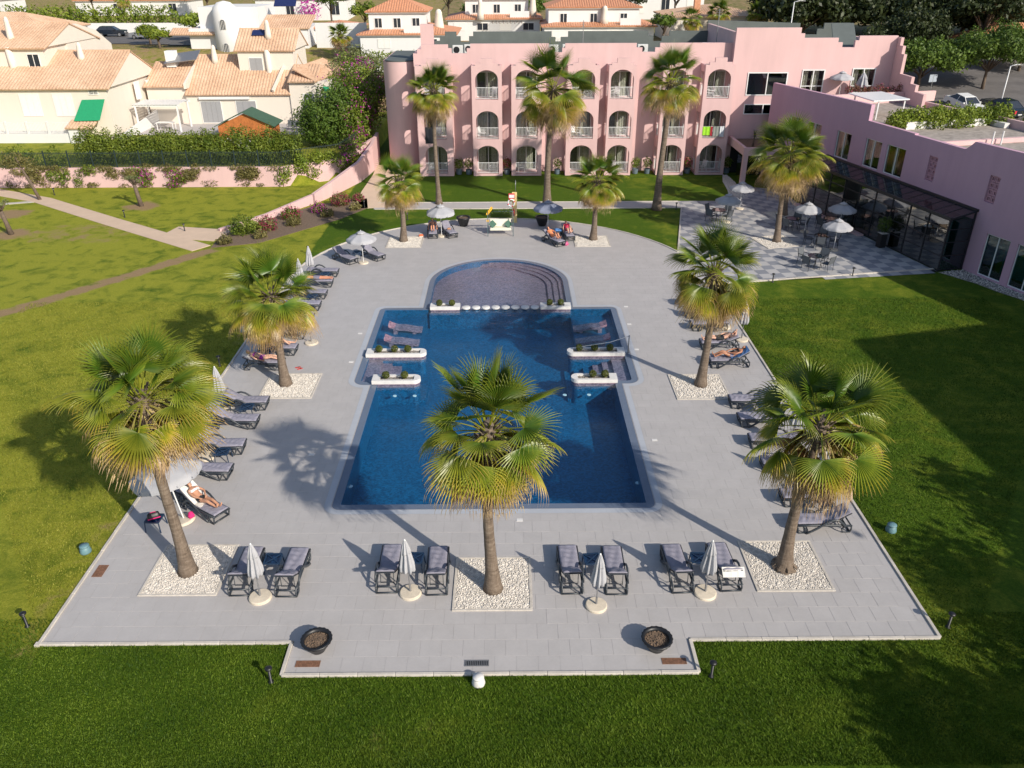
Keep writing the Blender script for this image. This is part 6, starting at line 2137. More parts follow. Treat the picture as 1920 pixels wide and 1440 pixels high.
# ------------------------------------------------------------------ plants
M['bush'] = leaf_mat('bush_leaf', (0.045, 0.095, 0.011), (0.26, 0.31, 0.04))
M['bush_dry'] = leaf_mat('dry_bush_leaf', (0.08, 0.08, 0.025), (0.28, 0.24, 0.085))
M['lime_leaf'] = leaf_mat('lime_vine_leaf', (0.07, 0.13, 0.014), (0.30, 0.35, 0.04))
M['magenta'] = leaf_mat('magenta_bract', (0.30, 0.01, 0.20), (0.62, 0.06, 0.45))
M['crimson'] = leaf_mat('crimson_bract', (0.22, 0.01, 0.05), (0.48, 0.06, 0.16))
M['olive_leaf'] = leaf_mat('olive_leaf', (0.09, 0.11, 0.04), (0.27, 0.29, 0.12))
M['pine_leaf'] = leaf_mat('pine_needles', (0.010, 0.020, 0.006), (0.055, 0.070, 0.018), 0.1)
M['tree_leaf'] = leaf_mat('tree_leaf', (0.028, 0.07, 0.010), (0.16, 0.23, 0.035))
M['rust_leaf'] = leaf_mat('rusty_leaf', (0.10, 0.05, 0.03), (0.26, 0.13, 0.07))
M['bark'] = simple('bark', (0.13, 0.095, 0.07), 0.95, 0.35, 6, 0.8, 15)


def shrub(name, x, y, z, blobs, mat, label, seed, size=0.09, flowers=None, cat='shrub', group=None, dens=0.75, stem=True, fden=0.16, clump=0.35):
    t = empty(name, (x, y, z), 0, label, cat, group)
    foliage('foliage', t, blobs, size, M[mat], seed, dens, clump)
    if flowers:
        b2 = [((c[0] + 0.05, c[1] - 0.05, c[2] + rz * 0.15), rx * 1.04, ry * 1.06, rz * 1.02) for c, rx, ry, rz in blobs]
        foliage('flowers', t, b2, size * 0.8, M[flowers], seed + 500, dens * fden, clump, 0.9)['kind'] = 'stuff'
    if stem:
        r = random.Random(seed)
        for k in range(3):
            c, rx, ry, rz = r.choice(blobs)
            MB().tube([(c[0] * .3, c[1] * .3, -0.05), (c[0] * .8, c[1] * .8, c[2] * .5), (c[0], c[1], c[2])], [0.05, 0.035, 0.015], 6).build('stem', M['bark'], t, True)
    return t


def broadleaf(name, x, y, z, h, r, mat, label, seed, size=0.16, group=None, trunk_r=0.16, dens=0.6, flat=0.75, n=11, trunk_h=0.45):
    t = empty(name, (x, y, z), 0, label, 'tree', group)
    R = random.Random(seed)
    th = h * trunk_h
    MB().tube([(0, 0, -0.3), (0.08 * R.uniform(-1, 1), 0.05, th * 0.5), (0.2 * R.uniform(-1, 1), 0, th), (0.1, 0, h * 0.8)], [trunk_r * 1.3, trunk_r, trunk_r * .8, trunk_r * .25], 10).build('trunk', M['bark'], t, True)
    blobs = []
    for k in range(n):
        a = 2.4 * k + R.uniform(-.4, .4)
        rr = r * (0.25 + 0.55 * math.sqrt((k + .5) / n))
        zz = h * (trunk_h + 0.12) + (h * (1 - trunk_h) * 0.75) * (1 - (rr / r) ** 1.5) * R.uniform(0.6, 1.0)
        s = r * R.uniform(0.30, 0.48)
        blobs.append(((rr * math.cos(a), rr * math.sin(a), zz), s, s, s * flat))
        if k % 2 == 0: MB().tube([(0.05, 0, th * R.uniform(.75, 1)), (rr * .5 * math.cos(a), rr * .5 * math.sin(a), (th + zz) / 2), (rr * math.cos(a), rr * math.sin(a), zz)], [trunk_r * .5, trunk_r * .3, trunk_r * .1], 6).build('limb', M['bark'], t, True)
    foliage('crown', t, blobs, size, M[mat], seed, dens, 0.5, 0.35, 0.3)
    return t


# ------------------------------------------------------------------ left garden
strip('garden_path', [(-44, 67.2), (-37.7, 64.0), (-29.5, 57.9), (-20.6, 51.5)], 1.45, 0.012, M['path'], 'sandy garden path sloping across the left lawn')
strip('path_corner', [(-24.2, 55.2), (-20.0, 54.3)], 2.6, 0.006, M['path'], 'sandy paved corner at the lower end of the garden path')
strip('side_path', [(-46, 61.0), (-37.9, 63.6)], 0.5, 0.006, M['kerb'], 'narrow pale edging at the far left lawn')
GW = Thing('garden_wall', (-28, 68.2, 0), 'long pink garden wall behind the left lawn', 'wall')
pts = [(-60, 68.15), (-19.2, 68.15), (-14.7, 70.75), (-12.2, 76.3)]
for i in range(3):
    a, b = Vector((*pts[i], 0)), Vector((*pts[i + 1], 0))
    d = (b - a)
    n = Vector((-d.y, d.x, 0)).normalized() * 0.15
    hs = [1.62, 1.66, 1.75, 2.6]
    mb = MB()
    q = [a - n, b - n, b + n, a + n]
    hh = [hs[i], hs[i + 1], hs[i + 1], hs[i]]
    mb.add([(v.x, v.y, -.1) for v in q] + [(v.x, v.y, h) for v, h in zip(q, hh)], [(3, 2, 1, 0), (4, 5, 6, 7), (0, 1, 5, 4), (1, 2, 6, 5), (2, 3, 7, 6), (3, 0, 4, 7)])
    GW.part(mb, 'wall_run', M['pink'])
RW = Thing('ramp_wall', (-13.4, 69, 0), 'pink wall with a sloping top beside the ramp', 'wall')
rp = [(-15.4, 62.6, 0.75), (-14.4, 64.9, 1.15), (-12.9, 69.6, 1.7), (-12.35, 73.8, 2.3), (-12.3, 77.5, 2.7)]
for i in range(4):
    (x0, y0, h0), (x1, y1, h1) = rp[i], rp[i + 1]
    n = Vector((-(y1 - y0), x1 - x0, 0)).normalized() * 0.14
    a, b = Vector((x0, y0, 0)), Vector((x1, y1, 0))
    q = [a - n, b - n, b + n, a + n]
    mb = MB()
    mb.add([(v.x, v.y, -.1) for v in q] + [(v.x, v.y, h) for v, h in zip(q, (h0, h1, h1, h0))], [(3, 2, 1, 0), (4, 5, 6, 7), (0, 1, 5, 4), (1, 2, 6, 5), (2, 3, 7, 6), (3, 0, 4, 7)])
    RW.part(mb, 'wall_run', M['pink'])
lw = Thing('bed_wall', (-17, 60, 0), 'low pale pink wall along the shrub bed left of the ramp', 'wall')
for i, ((x0, y0), (x1, y1)) in enumerate((((-20.6, 55.3), (-18, 58.3)), ((-18, 58.3), (-15.5, 62.5)))):
    n = Vector((-(y1 - y0), x1 - x0, 0)).normalized() * 0.12
    a, b = Vector((x0, y0, 0)), Vector((x1, y1, 0))
    q = [a - n, b - n, b + n, a + n]
    h = (0.18, 0.4, 0.72)
    mb = MB()
    mb.add([(v.x, v.y, -.1) for v in q] + [(v.x, v.y, hh) for v, hh in zip(q, (h[i], h[i + 1], h[i + 1], h[i]))], [(3, 2, 1, 0), (4, 5, 6, 7), (0, 1, 5, 4), (1, 2, 6, 5), (2, 3, 7, 6), (3, 0, 4, 7)])
    lw.part(mb, 'wall_run', M['pink'])
# fence of dark pickets on the wall
gfm = simple('dark_green_metal', (0.02, 0.035, 0.035), 0.5, 0.1)
FE = Thing('picket_fence', (-30, 68.3, 1.6), 'dark green picket fence on top of the pink garden wall', 'fence')
for k in range(15):
    x0 = -49.0 + k * 2.0
    mb = MB()
    for j in range(16):
        x = x0 + 0.06 + j * 0.125
        mb.bar((x, 68.16, 1.62), (x, 68.16, 2.95), 0.035, 0.02)
    mb.bar((x0, 68.18, 1.78), (x0 + 2, 68.18, 1.78), 0.03, 0.04).bar((x0, 68.18, 2.8), (x0 + 2, 68.18, 2.8), 0.03, 0.04)
    o = FE.part(mb, 'picket_panel', gfm)
    o['kind'] = 'stuff'
    FE.part(MB().bar((x0, 68.17, 1.6), (x0, 68.17, 3.05), 0.07, 0.07), 'post', gfm)
for k, (a, b) in enumerate((((-19, 68.3, 1.66), (-16.9, 69.5, 1.7)), ((-16.9, 69.5, 1.7), (-14.7, 70.75, 1.75)), ((-14.7, 70.75, 1.75), (-13.5, 73.5, 2.2)))):
    a, b = Vector(a), Vector(b)
    mb = MB()
    for j in range(18):
        p = a.lerp(b, j / 18)
        mb.bar(p, p + Vector((0, 0, 1.3)), 0.03, 0.02)
    mb.bar(a + Vector((0, 0, 1.2)), b + Vector((0, 0, 1.2)), 0.03, 0.04)
    FE.part(mb, 'picket_panel', gfm)['kind'] = 'stuff'
hb = []
R = random.Random(5)
for k in range(22):
    x = -8.7 + k * 0.84
    hb.append(((x, R.uniform(-.15, .15), 1.35 + 0.2 * math.sin(k * 1.7)), 0.95, 0.8, 1.4 + R.uniform(-.12, .22)))
shrub('hedge', -27.3, 69.45, 1.6, hb, 'bush', 'long tall hedge behind the picket fence on the garden wall', 201, 0.085, None, 'hedge', None, 0.95, False)
shrub('flowering_shrub', -22.4, 69.4, 3.4, [((0, 0, 0), 0.9, .4, .5)], 'bush', 'white flowers on the hedge beside the orange shed', 202, 0.09, None, 'shrub', None, 0.25, False)
wf = leaf_mat('white_petal', (0.6, 0.6, 0.55), (0.8, 0.8, 0.76))
M['wf'] = wf
shrub('white_blossom', -22.6, 68.95, 3.45, [((0, 0, 0), 1.1, .25, .4)], 'wf', 'sprinkle of white blossom on the right part of the hedge', 203, 0.09, None, 'flowers', None, 0.07, False)
shrub('bush', -42.0, 69.2, 1.6, [((0, 0, .7), 1.2, .6, .9), ((1.2, 0, .6), .7, .6, .8)], 'lime_leaf', 'yellowish bush behind the fence, leftmost', 204, 0.1, None, 'shrub', 'bushes behind the garden fence', 0.6)
shrub('bush', -38.6, 69.1, 1.6, [((0, 0, .55), 1.15, .6, 1.0)], 'bush', 'rounded dark bush behind the fence, left of the long hedge', 205, 0.1, None, 'shrub', 'bushes behind the garden fence', 0.6)
# climbers spilling over the wall
for i, (x, w, h, fl, wh) in enumerate([(-40.4, 1.2, 1.0, None, 'far left, next to the leaning tree'), (-37.0, 1.8, 1.0, None, 'left of the dark bush'), (-32.6, .9, .55, None, 'under the left part of the hedge'), (-29.3, 2.3, 1.3, 'magenta', 'with magenta flowers under the middle of the hedge'), (-26.8, .9, .7, None, 'right of the magenta climber'), (-22.0, .8, .55, None, 'sparse, under the orange shed')]):
    R = random.Random(300 + i)
    bl = [((R.uniform(-w, w), R.uniform(-.3, -.05), 1.5 - abs(R.uniform(0, h))), R.uniform(.35, .75), .26, R.uniform(.25, .55)) for _ in range(8)]
    shrub('wall_climber', x, 68.0, 0, bl, 'bush_dry' if i in (0, 2, 4, 5) else 'bush', 'climber spilling over the pink wall %s' % wh, 210 + i, 0.08, fl, 'climber', 'climbers on the pink garden wall', 0.5, False)
R = random.Random(61)
bl = [((R.uniform(-12.5, 12), R.uniform(-.12, 0), R.choice((.12, .2, 1.5, 1.6, 1.65)) + R.uniform(-.12, .15)), R.uniform(.3, .8), .16, R.uniform(.12, .3)) for _ in range(46)]
shrub('wall_creeper', -30.5, 67.95, 0, bl, 'bush_dry', 'thin loose creeper along the foot and top of the pink wall', 219, 0.07, None, 'climber', None, 0.35, False)
bl = [((R.uniform(-2.2, 2.2), 0.58 * 0, 1.2 + R.uniform(-.7, 1.0)), .7, .5, .6) for _ in range(9)]
bl = [((c[0], c[0] * 0.55 - .25, c[2]), a, b, d) for c, a, b, d in bl]
shrub('wall_climber', -17.0, 69.4, 0.1, bl, 'lime_leaf', 'bright green climber covering the corner of the pink wall', 220, 0.09, None, 'climber', None, 0.55, False)
shrub('wall_climber', -13.9, 72.0, 0.5, [((0, 0, 1.2), .8, 1.4, 1.1), ((.3, 2.2, 1.8), .8, 1.4, 1.3), ((-.4, -1.2, .9), .7, 1.0, .9)], 'bush', 'green climber with magenta blossom above the ramp wall', 221, 0.1, 'magenta', 'climber', None, 0.55, False, 0.12)
# dark rounded trees next to the hotel
shrub('ficus_tree', -16.9, 76.2, 1.6, [((0, 0, 2.5), 2.4, 2.1, 2.6), ((-1.0, 1.2, 2.0), 1.9, 1.7, 2.1), ((1.4, 1.5, 3.0), 2.0, 1.8, 2.6)], 'tree_leaf', 'dense dark green rounded tree beside the cream house', 222, 0.11, None, 'tree', None, 1.0)
shrub('bougainvillea', -14.1, 79.0, 1.6, [((0, -1.8, 1.9), 1.6, 1.9, 2.2), ((.2, 0, 3.0), 1.8, 2.0, 2.7), ((.5, 2.5, 3.9), 2.0, 2.1, 2.7), ((-.9, 4.5, 4.1), 2.8, 2.0, 2.8)], 'bush', 'tall bougainvillea hedge at the left end of the hotel', 223, 0.11, 'magenta', 'shrub', None, 0.95, True, 0.05)
shrub('rust_shrub', -14.6, 86.5, 3.2, [((0, 0, 2.4), 2.0, 1.3, 1.2), ((2, .5, 2.2), 1.3, 1, 1.0)], 'rust_leaf', 'rusty red shrub behind the left end of the hotel', 224, 0.12, 'crimson', 'shrub', None, 0.9, True, 0.1)
shrub('feathery_tree', -17.3, 95.0, 3.5, [((0, 0, 3.0), 2.2, 1.6, 2.3), ((3.2, 0, 2.2), 1.8, 1.4, 2.0), ((-1.6, -2, 2.0), 1.5, 1.3, 1.8)], 'olive_leaf', 'feathery grey-green trees behind the cream house', 225, 0.14, None, 'tree', None, 0.85)
shrub('green_mound', -18.0, 91.0, 2.2, [((0, 0, 2.2), 1.6, 1.4, 2.2)], 'bush', 'dark green bush between the cream house and feathery trees', 226, 0.12, None, 'shrub', None, 0.9)
# shrub bed along the low wall
for i, (x, y, s, m, f, w) in enumerate([(-18.6, 54.6, 1.15, 'bush', None, 'big dark shrub at the lower end'), (-17.3, 55.4, .8, 'bush_dry', 'crimson', 'red-flowered shrub beside the big dark one'), (-16.2, 58.2, .75, 'bush', 'crimson', 'crimson-flowered shrub in the middle'), (-14.5, 60.0, .6, 'bush', 'magenta', 'brightest magenta shrub'),
                                      (-13.2, 61.9, .8, 'bush_dry', 'crimson', 'rounded reddish shrub near the ramp'), (-12.0, 63.2, .5, 'bush_dry', 'crimson', 'small reddish shrub nearest the ramp'), (-19.3, 52.3, .55, 'bush_dry', None, 'dry low shrub at the path end'), (-15.6, 56.6, .6, 'bush_dry', None, 'dry spreading shrub, lower row'), (-13.6, 58.8, .55, 'bush_dry', None, 'dry spreading shrub, middle of the lower row'), (-11.8, 60.6, .5, 'bush_dry', None, 'dry spreading shrub, upper end of the row'), (-17.2, 53.6, .5, 'bush_dry', None, 'dry spreading shrub, lower end of the row')]):
    shrub('bed_shrub', x, y, 0, [((0, 0, .55 * s), .8 * s, .7 * s, .72 * s), ((.45 * s, .2, .45 * s), .55 * s, .5 * s, .55 * s), ((-.4 * s, -.1, .4 * s), .5 * s, .5 * s, .5 * s)], m, w + ' of the bed left of the ramp', 230 + i, 0.07, f, 'shrub', 'shrubs in the bed left of the ramp', 0.6, True, 0.3)
bed = tag(MB().prism([(-20.0, 51.6), (-17.0, 52.6), (-12.5, 58.2), (-10.9, 61.2), (-11.4, 64), (-15.0, 62.2), (-18.4, 57.6), (-20.2, 54.6)], -.1, 0.004).build('shrub_bed', M['soil']), 'bare soil of the shrub bed left of the ramp', 'soil', kind='structure')
# pruned olives
for i, (x, y) in enumerate(OLIVES[:2]):
    t = empty('pruned_olive', (x, y, 0), 0.5 * i, 'pruned olive stump tree %s' % ['beside the garden path', 'at the left edge of the lawn'][i], 'tree', 'pruned olives on the left lawn')
    h = 1.7
    MB().tube([(0, 0, -.1), (-0.1, 0, .8), (-0.22, .05, h)], [.2, .15, .14], 10).build('trunk', M['bark'], t, True)
    bl = []
    for k in range(5):
        a = k * 1.3 + i
        e = Vector((-0.22 + .45 * math.cos(a), .45 * math.sin(a), h + .3 + .08 * k))
        MB().tube([(-0.22, .05, h - .1), e], [.09, .05], 7).build('limb', M['bark'], t, True)
        bl.append((tuple(e), .24, .24, .16))
    foliage('crown', t, bl, 0.06, M['olive_leaf'], 250 + i, 0.5)
t = empty('leaning_tree', (-37.9, 64.1, 0), 0, 'thin leaning tree with sparse crown at the top of the garden path', 'tree')
MB().tube([(0, 0, -.1), (-.35, 0, 1.2), (-.75, 0, 2.4), (-1.0, 0, 3.4)], [.14, .11, .09, .05], 8).build('trunk', M['bark'], t, True)
foliage('crown', t, [((-1.2, 0, 3.2), 1.0, .8, .7), ((-.4, .2, 2.9), .7, .6, .5), ((-1.9, 0, 2.8), .6, .5, .45)], 0.08, M['bush_dry'], 260, 0.35)

# plants of the hotel: pots in the recesses, yuccas, roof planting
ptm = simple('blue_grey_pot', (0.12, 0.16, 0.19), 0.6)
for i, (x, m, w) in enumerate([(-4.35, 'bush', 'left one between the first and second balcony columns'), (-3.45, 'bush', 'right one between the first and second balcony columns'), (-0.02, 'crimson', 'red-flowered one between the second and third columns'), (4.5, 'bush', 'between the third and fourth columns'), (11.5, 'bush', 'left one between the fifth and sixth columns'), (12.6, 'bush', 'right one between the fifth and sixth columns'), (16.2, 'crimson', 'red-flowered one between the last two columns'), (19.75, 'bush', 'right of the last column')]):
    t = empty('potted_shrub', (x, 72.1, 0), 0, 'potted shrub at the hotel foot, %s' % w, 'potted plant', 'potted shrubs at the foot of the hotel')
    MB().lathe([(.24, 0), (.30, .42), (.27, .42), (.26, .36)], 16).build('pot', ptm, t)
    foliage('foliage', t, [((0, 0, .95), .42, .4, .5)], 0.055, M['bush'], 270 + i, 0.7)
    if m != 'bush': foliage('flowers', t, [((0, -.05, 1.0), .42, .42, .45)], 0.05, M[m], 290 + i, 0.25, 0.3, 0.9)['kind'] = 'stuff'
M['yucca'] = leaf_mat('yucca_leaf', (0.05, 0.075, 0.03), (0.17, 0.20, 0.09))
for i, (x, y, h, w) in enumerate([(20.9, 69.0, .9, 'left'), (22.2, 68.9, 1.2, 'middle'), (23.1, 70.2, .8, 'right')]):
    t = empty('yucca', (x, y, 2.95), 0, '%s yucca of three on the hotel entrance canopy' % w, 'yucca', 'yuccas on the entrance canopy')
    MB().tube([(0, 0, 0), (.05, 0, h)], [.08, .06], 8).build('trunk', M['bark'], t, True)
    R = random.Random(i)
    mb = MB()
    for k in range(60):
        a, e = R.uniform(0, 6.28), R.uniform(-.5, 1.45)
        d = Vector((math.cos(a) * math.cos(e), math.sin(a) * math.cos(e), math.sin(e)))
        s = Vector((-math.sin(a), math.cos(a), 0)) * .022
        b = Vector((.05, 0, h))
        mb.add([b - s, b + s, b + d * .7 - Vector((0, 0, .06))], [(0, 1, 2)])
    mb.build('leaves', M['yucca'], t)
bl = []
R = random.Random(9)
for k in range(16):
    p = WM @ Vector((11.0 + R.uniform(-.5, .6), 6.9 + R.uniform(0, .35), -1.4 - k * 0.55))
    bl.append(((p.x - 32, p.y - 62.6, p.z - 6.5), .75, .7, R.uniform(.65, 1.0)))
shrub('roof_hedge', 32, 62.6, 6.5, bl, 'lime_leaf', 'thick green planting across the roof of the pink wing', 310, 0.085, None, 'hedge', None, 0.9, False)
bl = [((k * .62 - 2.6, .1 * math.sin(k), .35 + .1 * math.sin(k * 2)), .36, .3, .34) for k in range(9)]
shrub('roof_shrubs', 31.2, 70.0, 7.0, bl, 'rust_leaf', 'row of rusty shrubs along the roof terrace parapet', 311, 0.07, 'crimson', 'shrub', None, 0.5, False, .12)
wf_ = Thing('roof_pergola', (29.5, 64.5, 6.45), 'white pergola frame on the roof of the pink wing', 'pergola')
for (x, y) in ((27.4, 61.2), (29.6, 61.8), (27.0, 64.6), (29.2, 65.2)): wf_.part(MB().bar((x, y, 6.4), (x, y, 7.75), .09, .09), 'post', M['metal_white'])
wf_.part(MB().plate([(26.9, 60.9), (29.9, 61.7), (29.4, 65.5), (26.5, 64.8)], [], Matrix.Translation((0, 0, 7.76)), .08), 'roof_sheet', M['metal_white'])

# ------------------------------------------------------------------ houses
M['roof_tile'] = None
tt = NT('terracotta_tile')
Pn = tt.geo_pos()
n1, n2 = tt.noise(5.0, 4, 0.7, vec=Pn), tt.noise(0.5, 4, 0.6, vec=Pn)
k_ = tt.math('ADD', tt.math('MULTIPLY', n1, 0.6), tt.math('MULTIPLY', n2, 0.45))
tt.color(tt.ramp(k_, [(0.3, (0.38, 0.22, 0.135)), (0.52, (0.58, 0.375, 0.245)), (0.72, (0.70, 0.50, 0.36))]))
tt.b.inputs['Roughness'].default_value = 0.85
M['roof_tile'] = tt.mat
tt2 = NT('orange_tile')
Pn = tt2.geo_pos()
k_ = tt2.noise(4.0, 4, 0.7, vec=Pn)
tt2.color(tt2.ramp(k_, [(0.3, (0.48, 0.20, 0.10)), (0.7, (0.66, 0.33, 0.19))]))
M['roof_tile2'] = tt2.mat
M['shutter_grey'] = simple('grey_shutter', (0.30, 0.30, 0.31), 0.6, 0.06)
M['shutter_white'] = simple('white_shutter', (0.76, 0.74, 0.70), 0.6, 0.04)
M['green_awning'] = simple('green_awning', (0.01, 0.27, 0.12), 0.8, 0.08)
M['dark_window'] = simple('dark_window', (0.03, 0.035, 0.045), 0.15)


def roof_plane(mb, A, B, up, a0=0.0, a1=0.0, rib=0.32, amp=0.07):
    A, B, up = Vector(A), Vector(B), Vector(up)
    d = (B - A)
    L = d.length
    d.normalize()
    nrm = d.cross(up).normalized()
    if nrm.z < 0: nrm = -nrm
    n = max(2, round(L / rib))
    w = L / n
    h = lambda u: min(1.0, u / a0 if a0 else 1.0, (L - u) / a1 if a1 else 1.0)
    for i in range(n):
        us = [i * w, i * w + .22 * w, i * w + .5 * w, i * w + .78 * w, (i + 1) * w]
        hs = [0, .75, 1, .75, 0]
        vs = []
        for u, q in zip(us, hs):
            vs += [A + d * u + nrm * q * amp, A + d * u + up * max(0, h(u)) + nrm * q * amp]
        mb.add(vs, [(2 * k, 2 * k + 2, 2 * k + 3, 2 * k + 1) for k in range(4)] + [(0, 8, 6, 4, 2)])
    # underside sheet
    pts = [A, B, B + up - d * a1, A + up + d * a0] if (L - a0 - a1) > .01 else [A, B, A + up + d * a0]
    e = nrm * -0.10
    m = len(pts)
    mb.add([p - nrm * .004 for p in pts] + [p + e for p in pts], [tuple(range(m)), tuple(range(2 * m - 1, m - 1, -1))] + [(i, m + i, m + (i + 1) % m, (i + 1) % m) for i in range(m)])
    return mb


def gable_x(TH, x0, x1, y0, y1, z, h, mat='roof_tile', wallm='cream_wall', ov=0.3, yr=None):
    """gable roof with the ridge along x"""
    ym = (y0 + y1) / 2 if yr is None else yr
    TH.part(roof_plane(MB(), (x0, y0 - ov, z - .1), (x1, y0 - ov, z - .1), (0, ym - y0 + ov, h + .1)), 'roof_slope', M[mat])
    TH.part(roof_plane(MB(), (x1, y1 + ov, z - .1), (x0, y1 + ov, z - .1), (0, ym - y1 - ov, h + .1)), 'roof_slope', M[mat])
    for X in (x0 + .1, x1 - .35): TH.part(MB().plate([(y0, z - .02), (y1, z - .02), (ym, z + h - .12)], [], sideM(X), .25), 'gable', M[wallm])
    TH.part(MB().tube([(x0, ym, z + h), (x1, ym, z + h)], .1, 8), 'ridge', M[mat])


def hip(TH, x0, x1, y0, y1, z, h, mat='roof_tile2', ov=0.4):
    x0, x1, y0, y1 = x0 - ov, x1 + ov, y0 - ov, y1 + ov
    W, D = x1 - x0, y1 - y0
    a = min(W, D) / 2
    mb = MB()
    TH.part(roof_plane(MB(), (x0, y0, z), (x1, y0, z), (0, a, h), a, a), 'roof_slope', M[mat])
    TH.part(roof_plane(MB(), (x1, y1, z), (x0, y1, z), (0, -a, h), a, a), 'roof_slope', M[mat])
    TH.part(roof_plane(MB(), (x1, y0, z), (x1, y1, z), (-a, 0, h), a, a), 'roof_slope', M[mat])
    TH.part(roof_plane(MB(), (x0, y1, z), (x0, y0, z), (a, 0, h), a, a), 'roof_slope', M[mat])
    TH.part(MB().box(x0 + .1, x1 - .1, y0 + .1, y1 - .1, z - .18, z - .1), 'eaves', M['white_wall'])


def window(TH, x0, x1, Y, z0, z1, kind='glass', bars=0, d=.05):
    """window on a wall facing -y, set proud of it"""
    fr = MB()
    t = .07
    fr.box(x0, x0 + t, Y - d, Y + .02, z0, z1).box(x1 - t, x1, Y - d, Y + .02, z0, z1).box(x0 + t, x1 - t, Y - d, Y + .02, z0, z0 + t).box(x0 + t, x1 - t, Y - d, Y + .02, z1 - t, z1)
    if kind == 'glass': fr.box((x0 + x1) / 2 - .03, (x0 + x1) / 2 + .03, Y - d + .005, Y + .02, z0 + t, z1 - t)
    f = TH.part(fr, 'window', M['shutter_white'])
    if kind == 'glass': TH.part(MB().box(x0 + t, x1 - t, Y - .02, Y - .01, z0 + t, z1 - t), 'pane', M['dark_window'], f)
    else:
        n = max(2, int((x1 - x0) / .55))
        for k in range(n):
            a, b = x0 + t + (x1 - x0 - 2 * t) * k / n, x0 + t + (x1 - x0 - 2 * t) * (k + 1) / n
            TH.part(MB().box(a + .01, b - .01, Y - d * .8, Y + .01, z0 + t, z1 - t), 'shutter', M[kind], f)
    for k in range(bars):
        x = x0 + t + (x1 - x0 - 2 * t) * (k + .5) / bars
        TH.part(MB().box(x - .015, x + .015, Y - d - .03, Y - d - .005, z0, z1), 'bar', M['shutter_white'], f)
    return f


def chimney(TH, x, y, z, h, r=.32):
    TH.part(MB().lathe([(r * 1.1, 0), (r, h * .3), (r * .7, h * .8), (r * .72, h * .83), (r * .5, h * .95), (r * .2, h)], 16, (x, y, z)), 'chimney', M['cream_wall'], None, True)


# --- cream house on the far left
H1 = Thing('cream_house', (-46, 86, 1.6), 'large cream house with tiled roofs, white shutters and a green awning', 'house')
H1.part(MB().box(-62, -38.4, 80.6, 92.6, 1.4, 6.42), 'wall', M['cream_wall'])
gable_x(H1, -62, -38.0, 80.6, 92.6, 6.4, 2.7, ov=.35, yr=86.8)
H1.part(MB().box(-62, -45.3, 84.0, 95.4, 5, 9.75), 'upper_wall', M['cream_wall'])
gable_x(H1, -62, -44.9, 84.0, 95.4, 9.7, 1.8, ov=.35, yr=89.6)
H1.part(MB().plate([(88.5, 6), (98.5, 6), (98.5, 8.8), (95.5, 10.4), (91.5, 11.3), (88.5, 10.5)], [], sideM(-45.6), .5), 'upper_gable', M['cream_wall'])
for x0, x1 in ((-46.9, -45.0), (-43.7, -41.85)): window(H1, x0, x1, 80.6, 3.8, 5.85, 'shutter_white')
window(H1, -40.15, -39.2, 80.6, 5.72, 6.3, 'glass', 7)
window(H1, -47.0, -45.8, 84.0, 7.85, 9.1, 'glass')
mb = MB()
mb.add([(-40.9, 80.5, 5.3), (-38.7, 80.5, 5.35), (-39.2, 79.6, 3.55), (-41.7, 79.6, 3.5), (-40.9, 80.52, 5.27), (-38.7, 80.52, 5.32), (-39.2, 79.62, 3.52), (-41.7, 79.62, 3.47)], [(0, 1, 2, 3), (7, 6, 5, 4), (0, 4, 5, 1), (1, 5, 6, 2), (2, 6, 7, 3), (3, 7, 4, 0)])
H1.part(mb, 'awning', M['green_awning'])
chimney(H1, -49.2, 86.0, 9.9, 2.4)
H1.part(MB().tube([(-48.6, 84.0, 6.8), (-48.6, 84.0, 9.7)], .33, 12), 'chimney_shaft', M['cream_wall'], None, True)
chimney(H1, -42.4, 85.4, 8.2, 1.8)
H1.part(MB().box(-38.05, -37.9, 86, 87, 4.5, 6.2).box(-38.05, -37.9, 89, 90, 4.9, 6.0), 'side_window', M['shutter_white'])
H1.part(MB().box(-62, -42.0, 78.9, 80.55, 1.4, 2.45), 'terrace_base', M['white_wall'])
for k in range(10):
    x0 = -62 + k * 2.0
    H1.part(railing(MB(), (x0, 79.0), (x0 + 2.0, 79.0), 2.45, 1.05, .13, .02), 'balustrade', M['metal_white'])
    H1.part(MB().box(x0 - .08, x0 + .08, 78.92, 79.08, 2.45, 3.6), 'baluster_post', M['white_wall'])
H1.part(MB().box(-42.0, -41.0, 78.7, 80.55, 1.4, 3.0), 'stair_wall', M['white_wall'])
H1.part(roof_plane(MB(), (-42.2, 78.5, 3.0), (-39.6, 78.5, 3.0), (0, 1.6, .5)), 'porch_roof', M['roof_tile'])
H1.part(MB().plate([(79.0, 1.5), (92, 1.5), (92, 3.4), (79, 2.1)], [], sideM(-38.0 + .5), .2), 'boundary_wall', M['white_wall'])

# --- second cream house with the tower room
H2 = Thing('cream_tower_house', (-28, 92, 1.6), 'cream house with tiled roofs, a tower room and grey shutters', 'house')
H2.part(MB().box(-33.9, -22.9, 88.5, 98.6, 1.4, 4.72), 'wall', M['cream_wall'])
gable_x(H2, -33.95, -22.8, 88.5, 98.6, 4.7, 3.3, ov=.3, yr=93.6)
H2.part(MB().box(-28.7, -22.85, 91.4, 97.6, 4, 8.72), 'tower_wall', M['cream_wall'])
gable_x(H2, -29.0, -22.5, 91.4, 97.6, 8.7, 1.85, ov=.3, yr=94.4)
H2.part(MB().box(-29.0, -25.6, 90.9, 91.45, 5.6, 6.1), 'tower_ledge', M['cream_wall'])
window(H2, -27.6, -26.1, 91.4, 6.45, 7.95, 'shutter_grey')
for x0, x1 in ((-32.55, -30.3), (-28.8, -26.6)): window(H2, x0, x1, 88.5, 1.7, 4.0, 'shutter_grey')
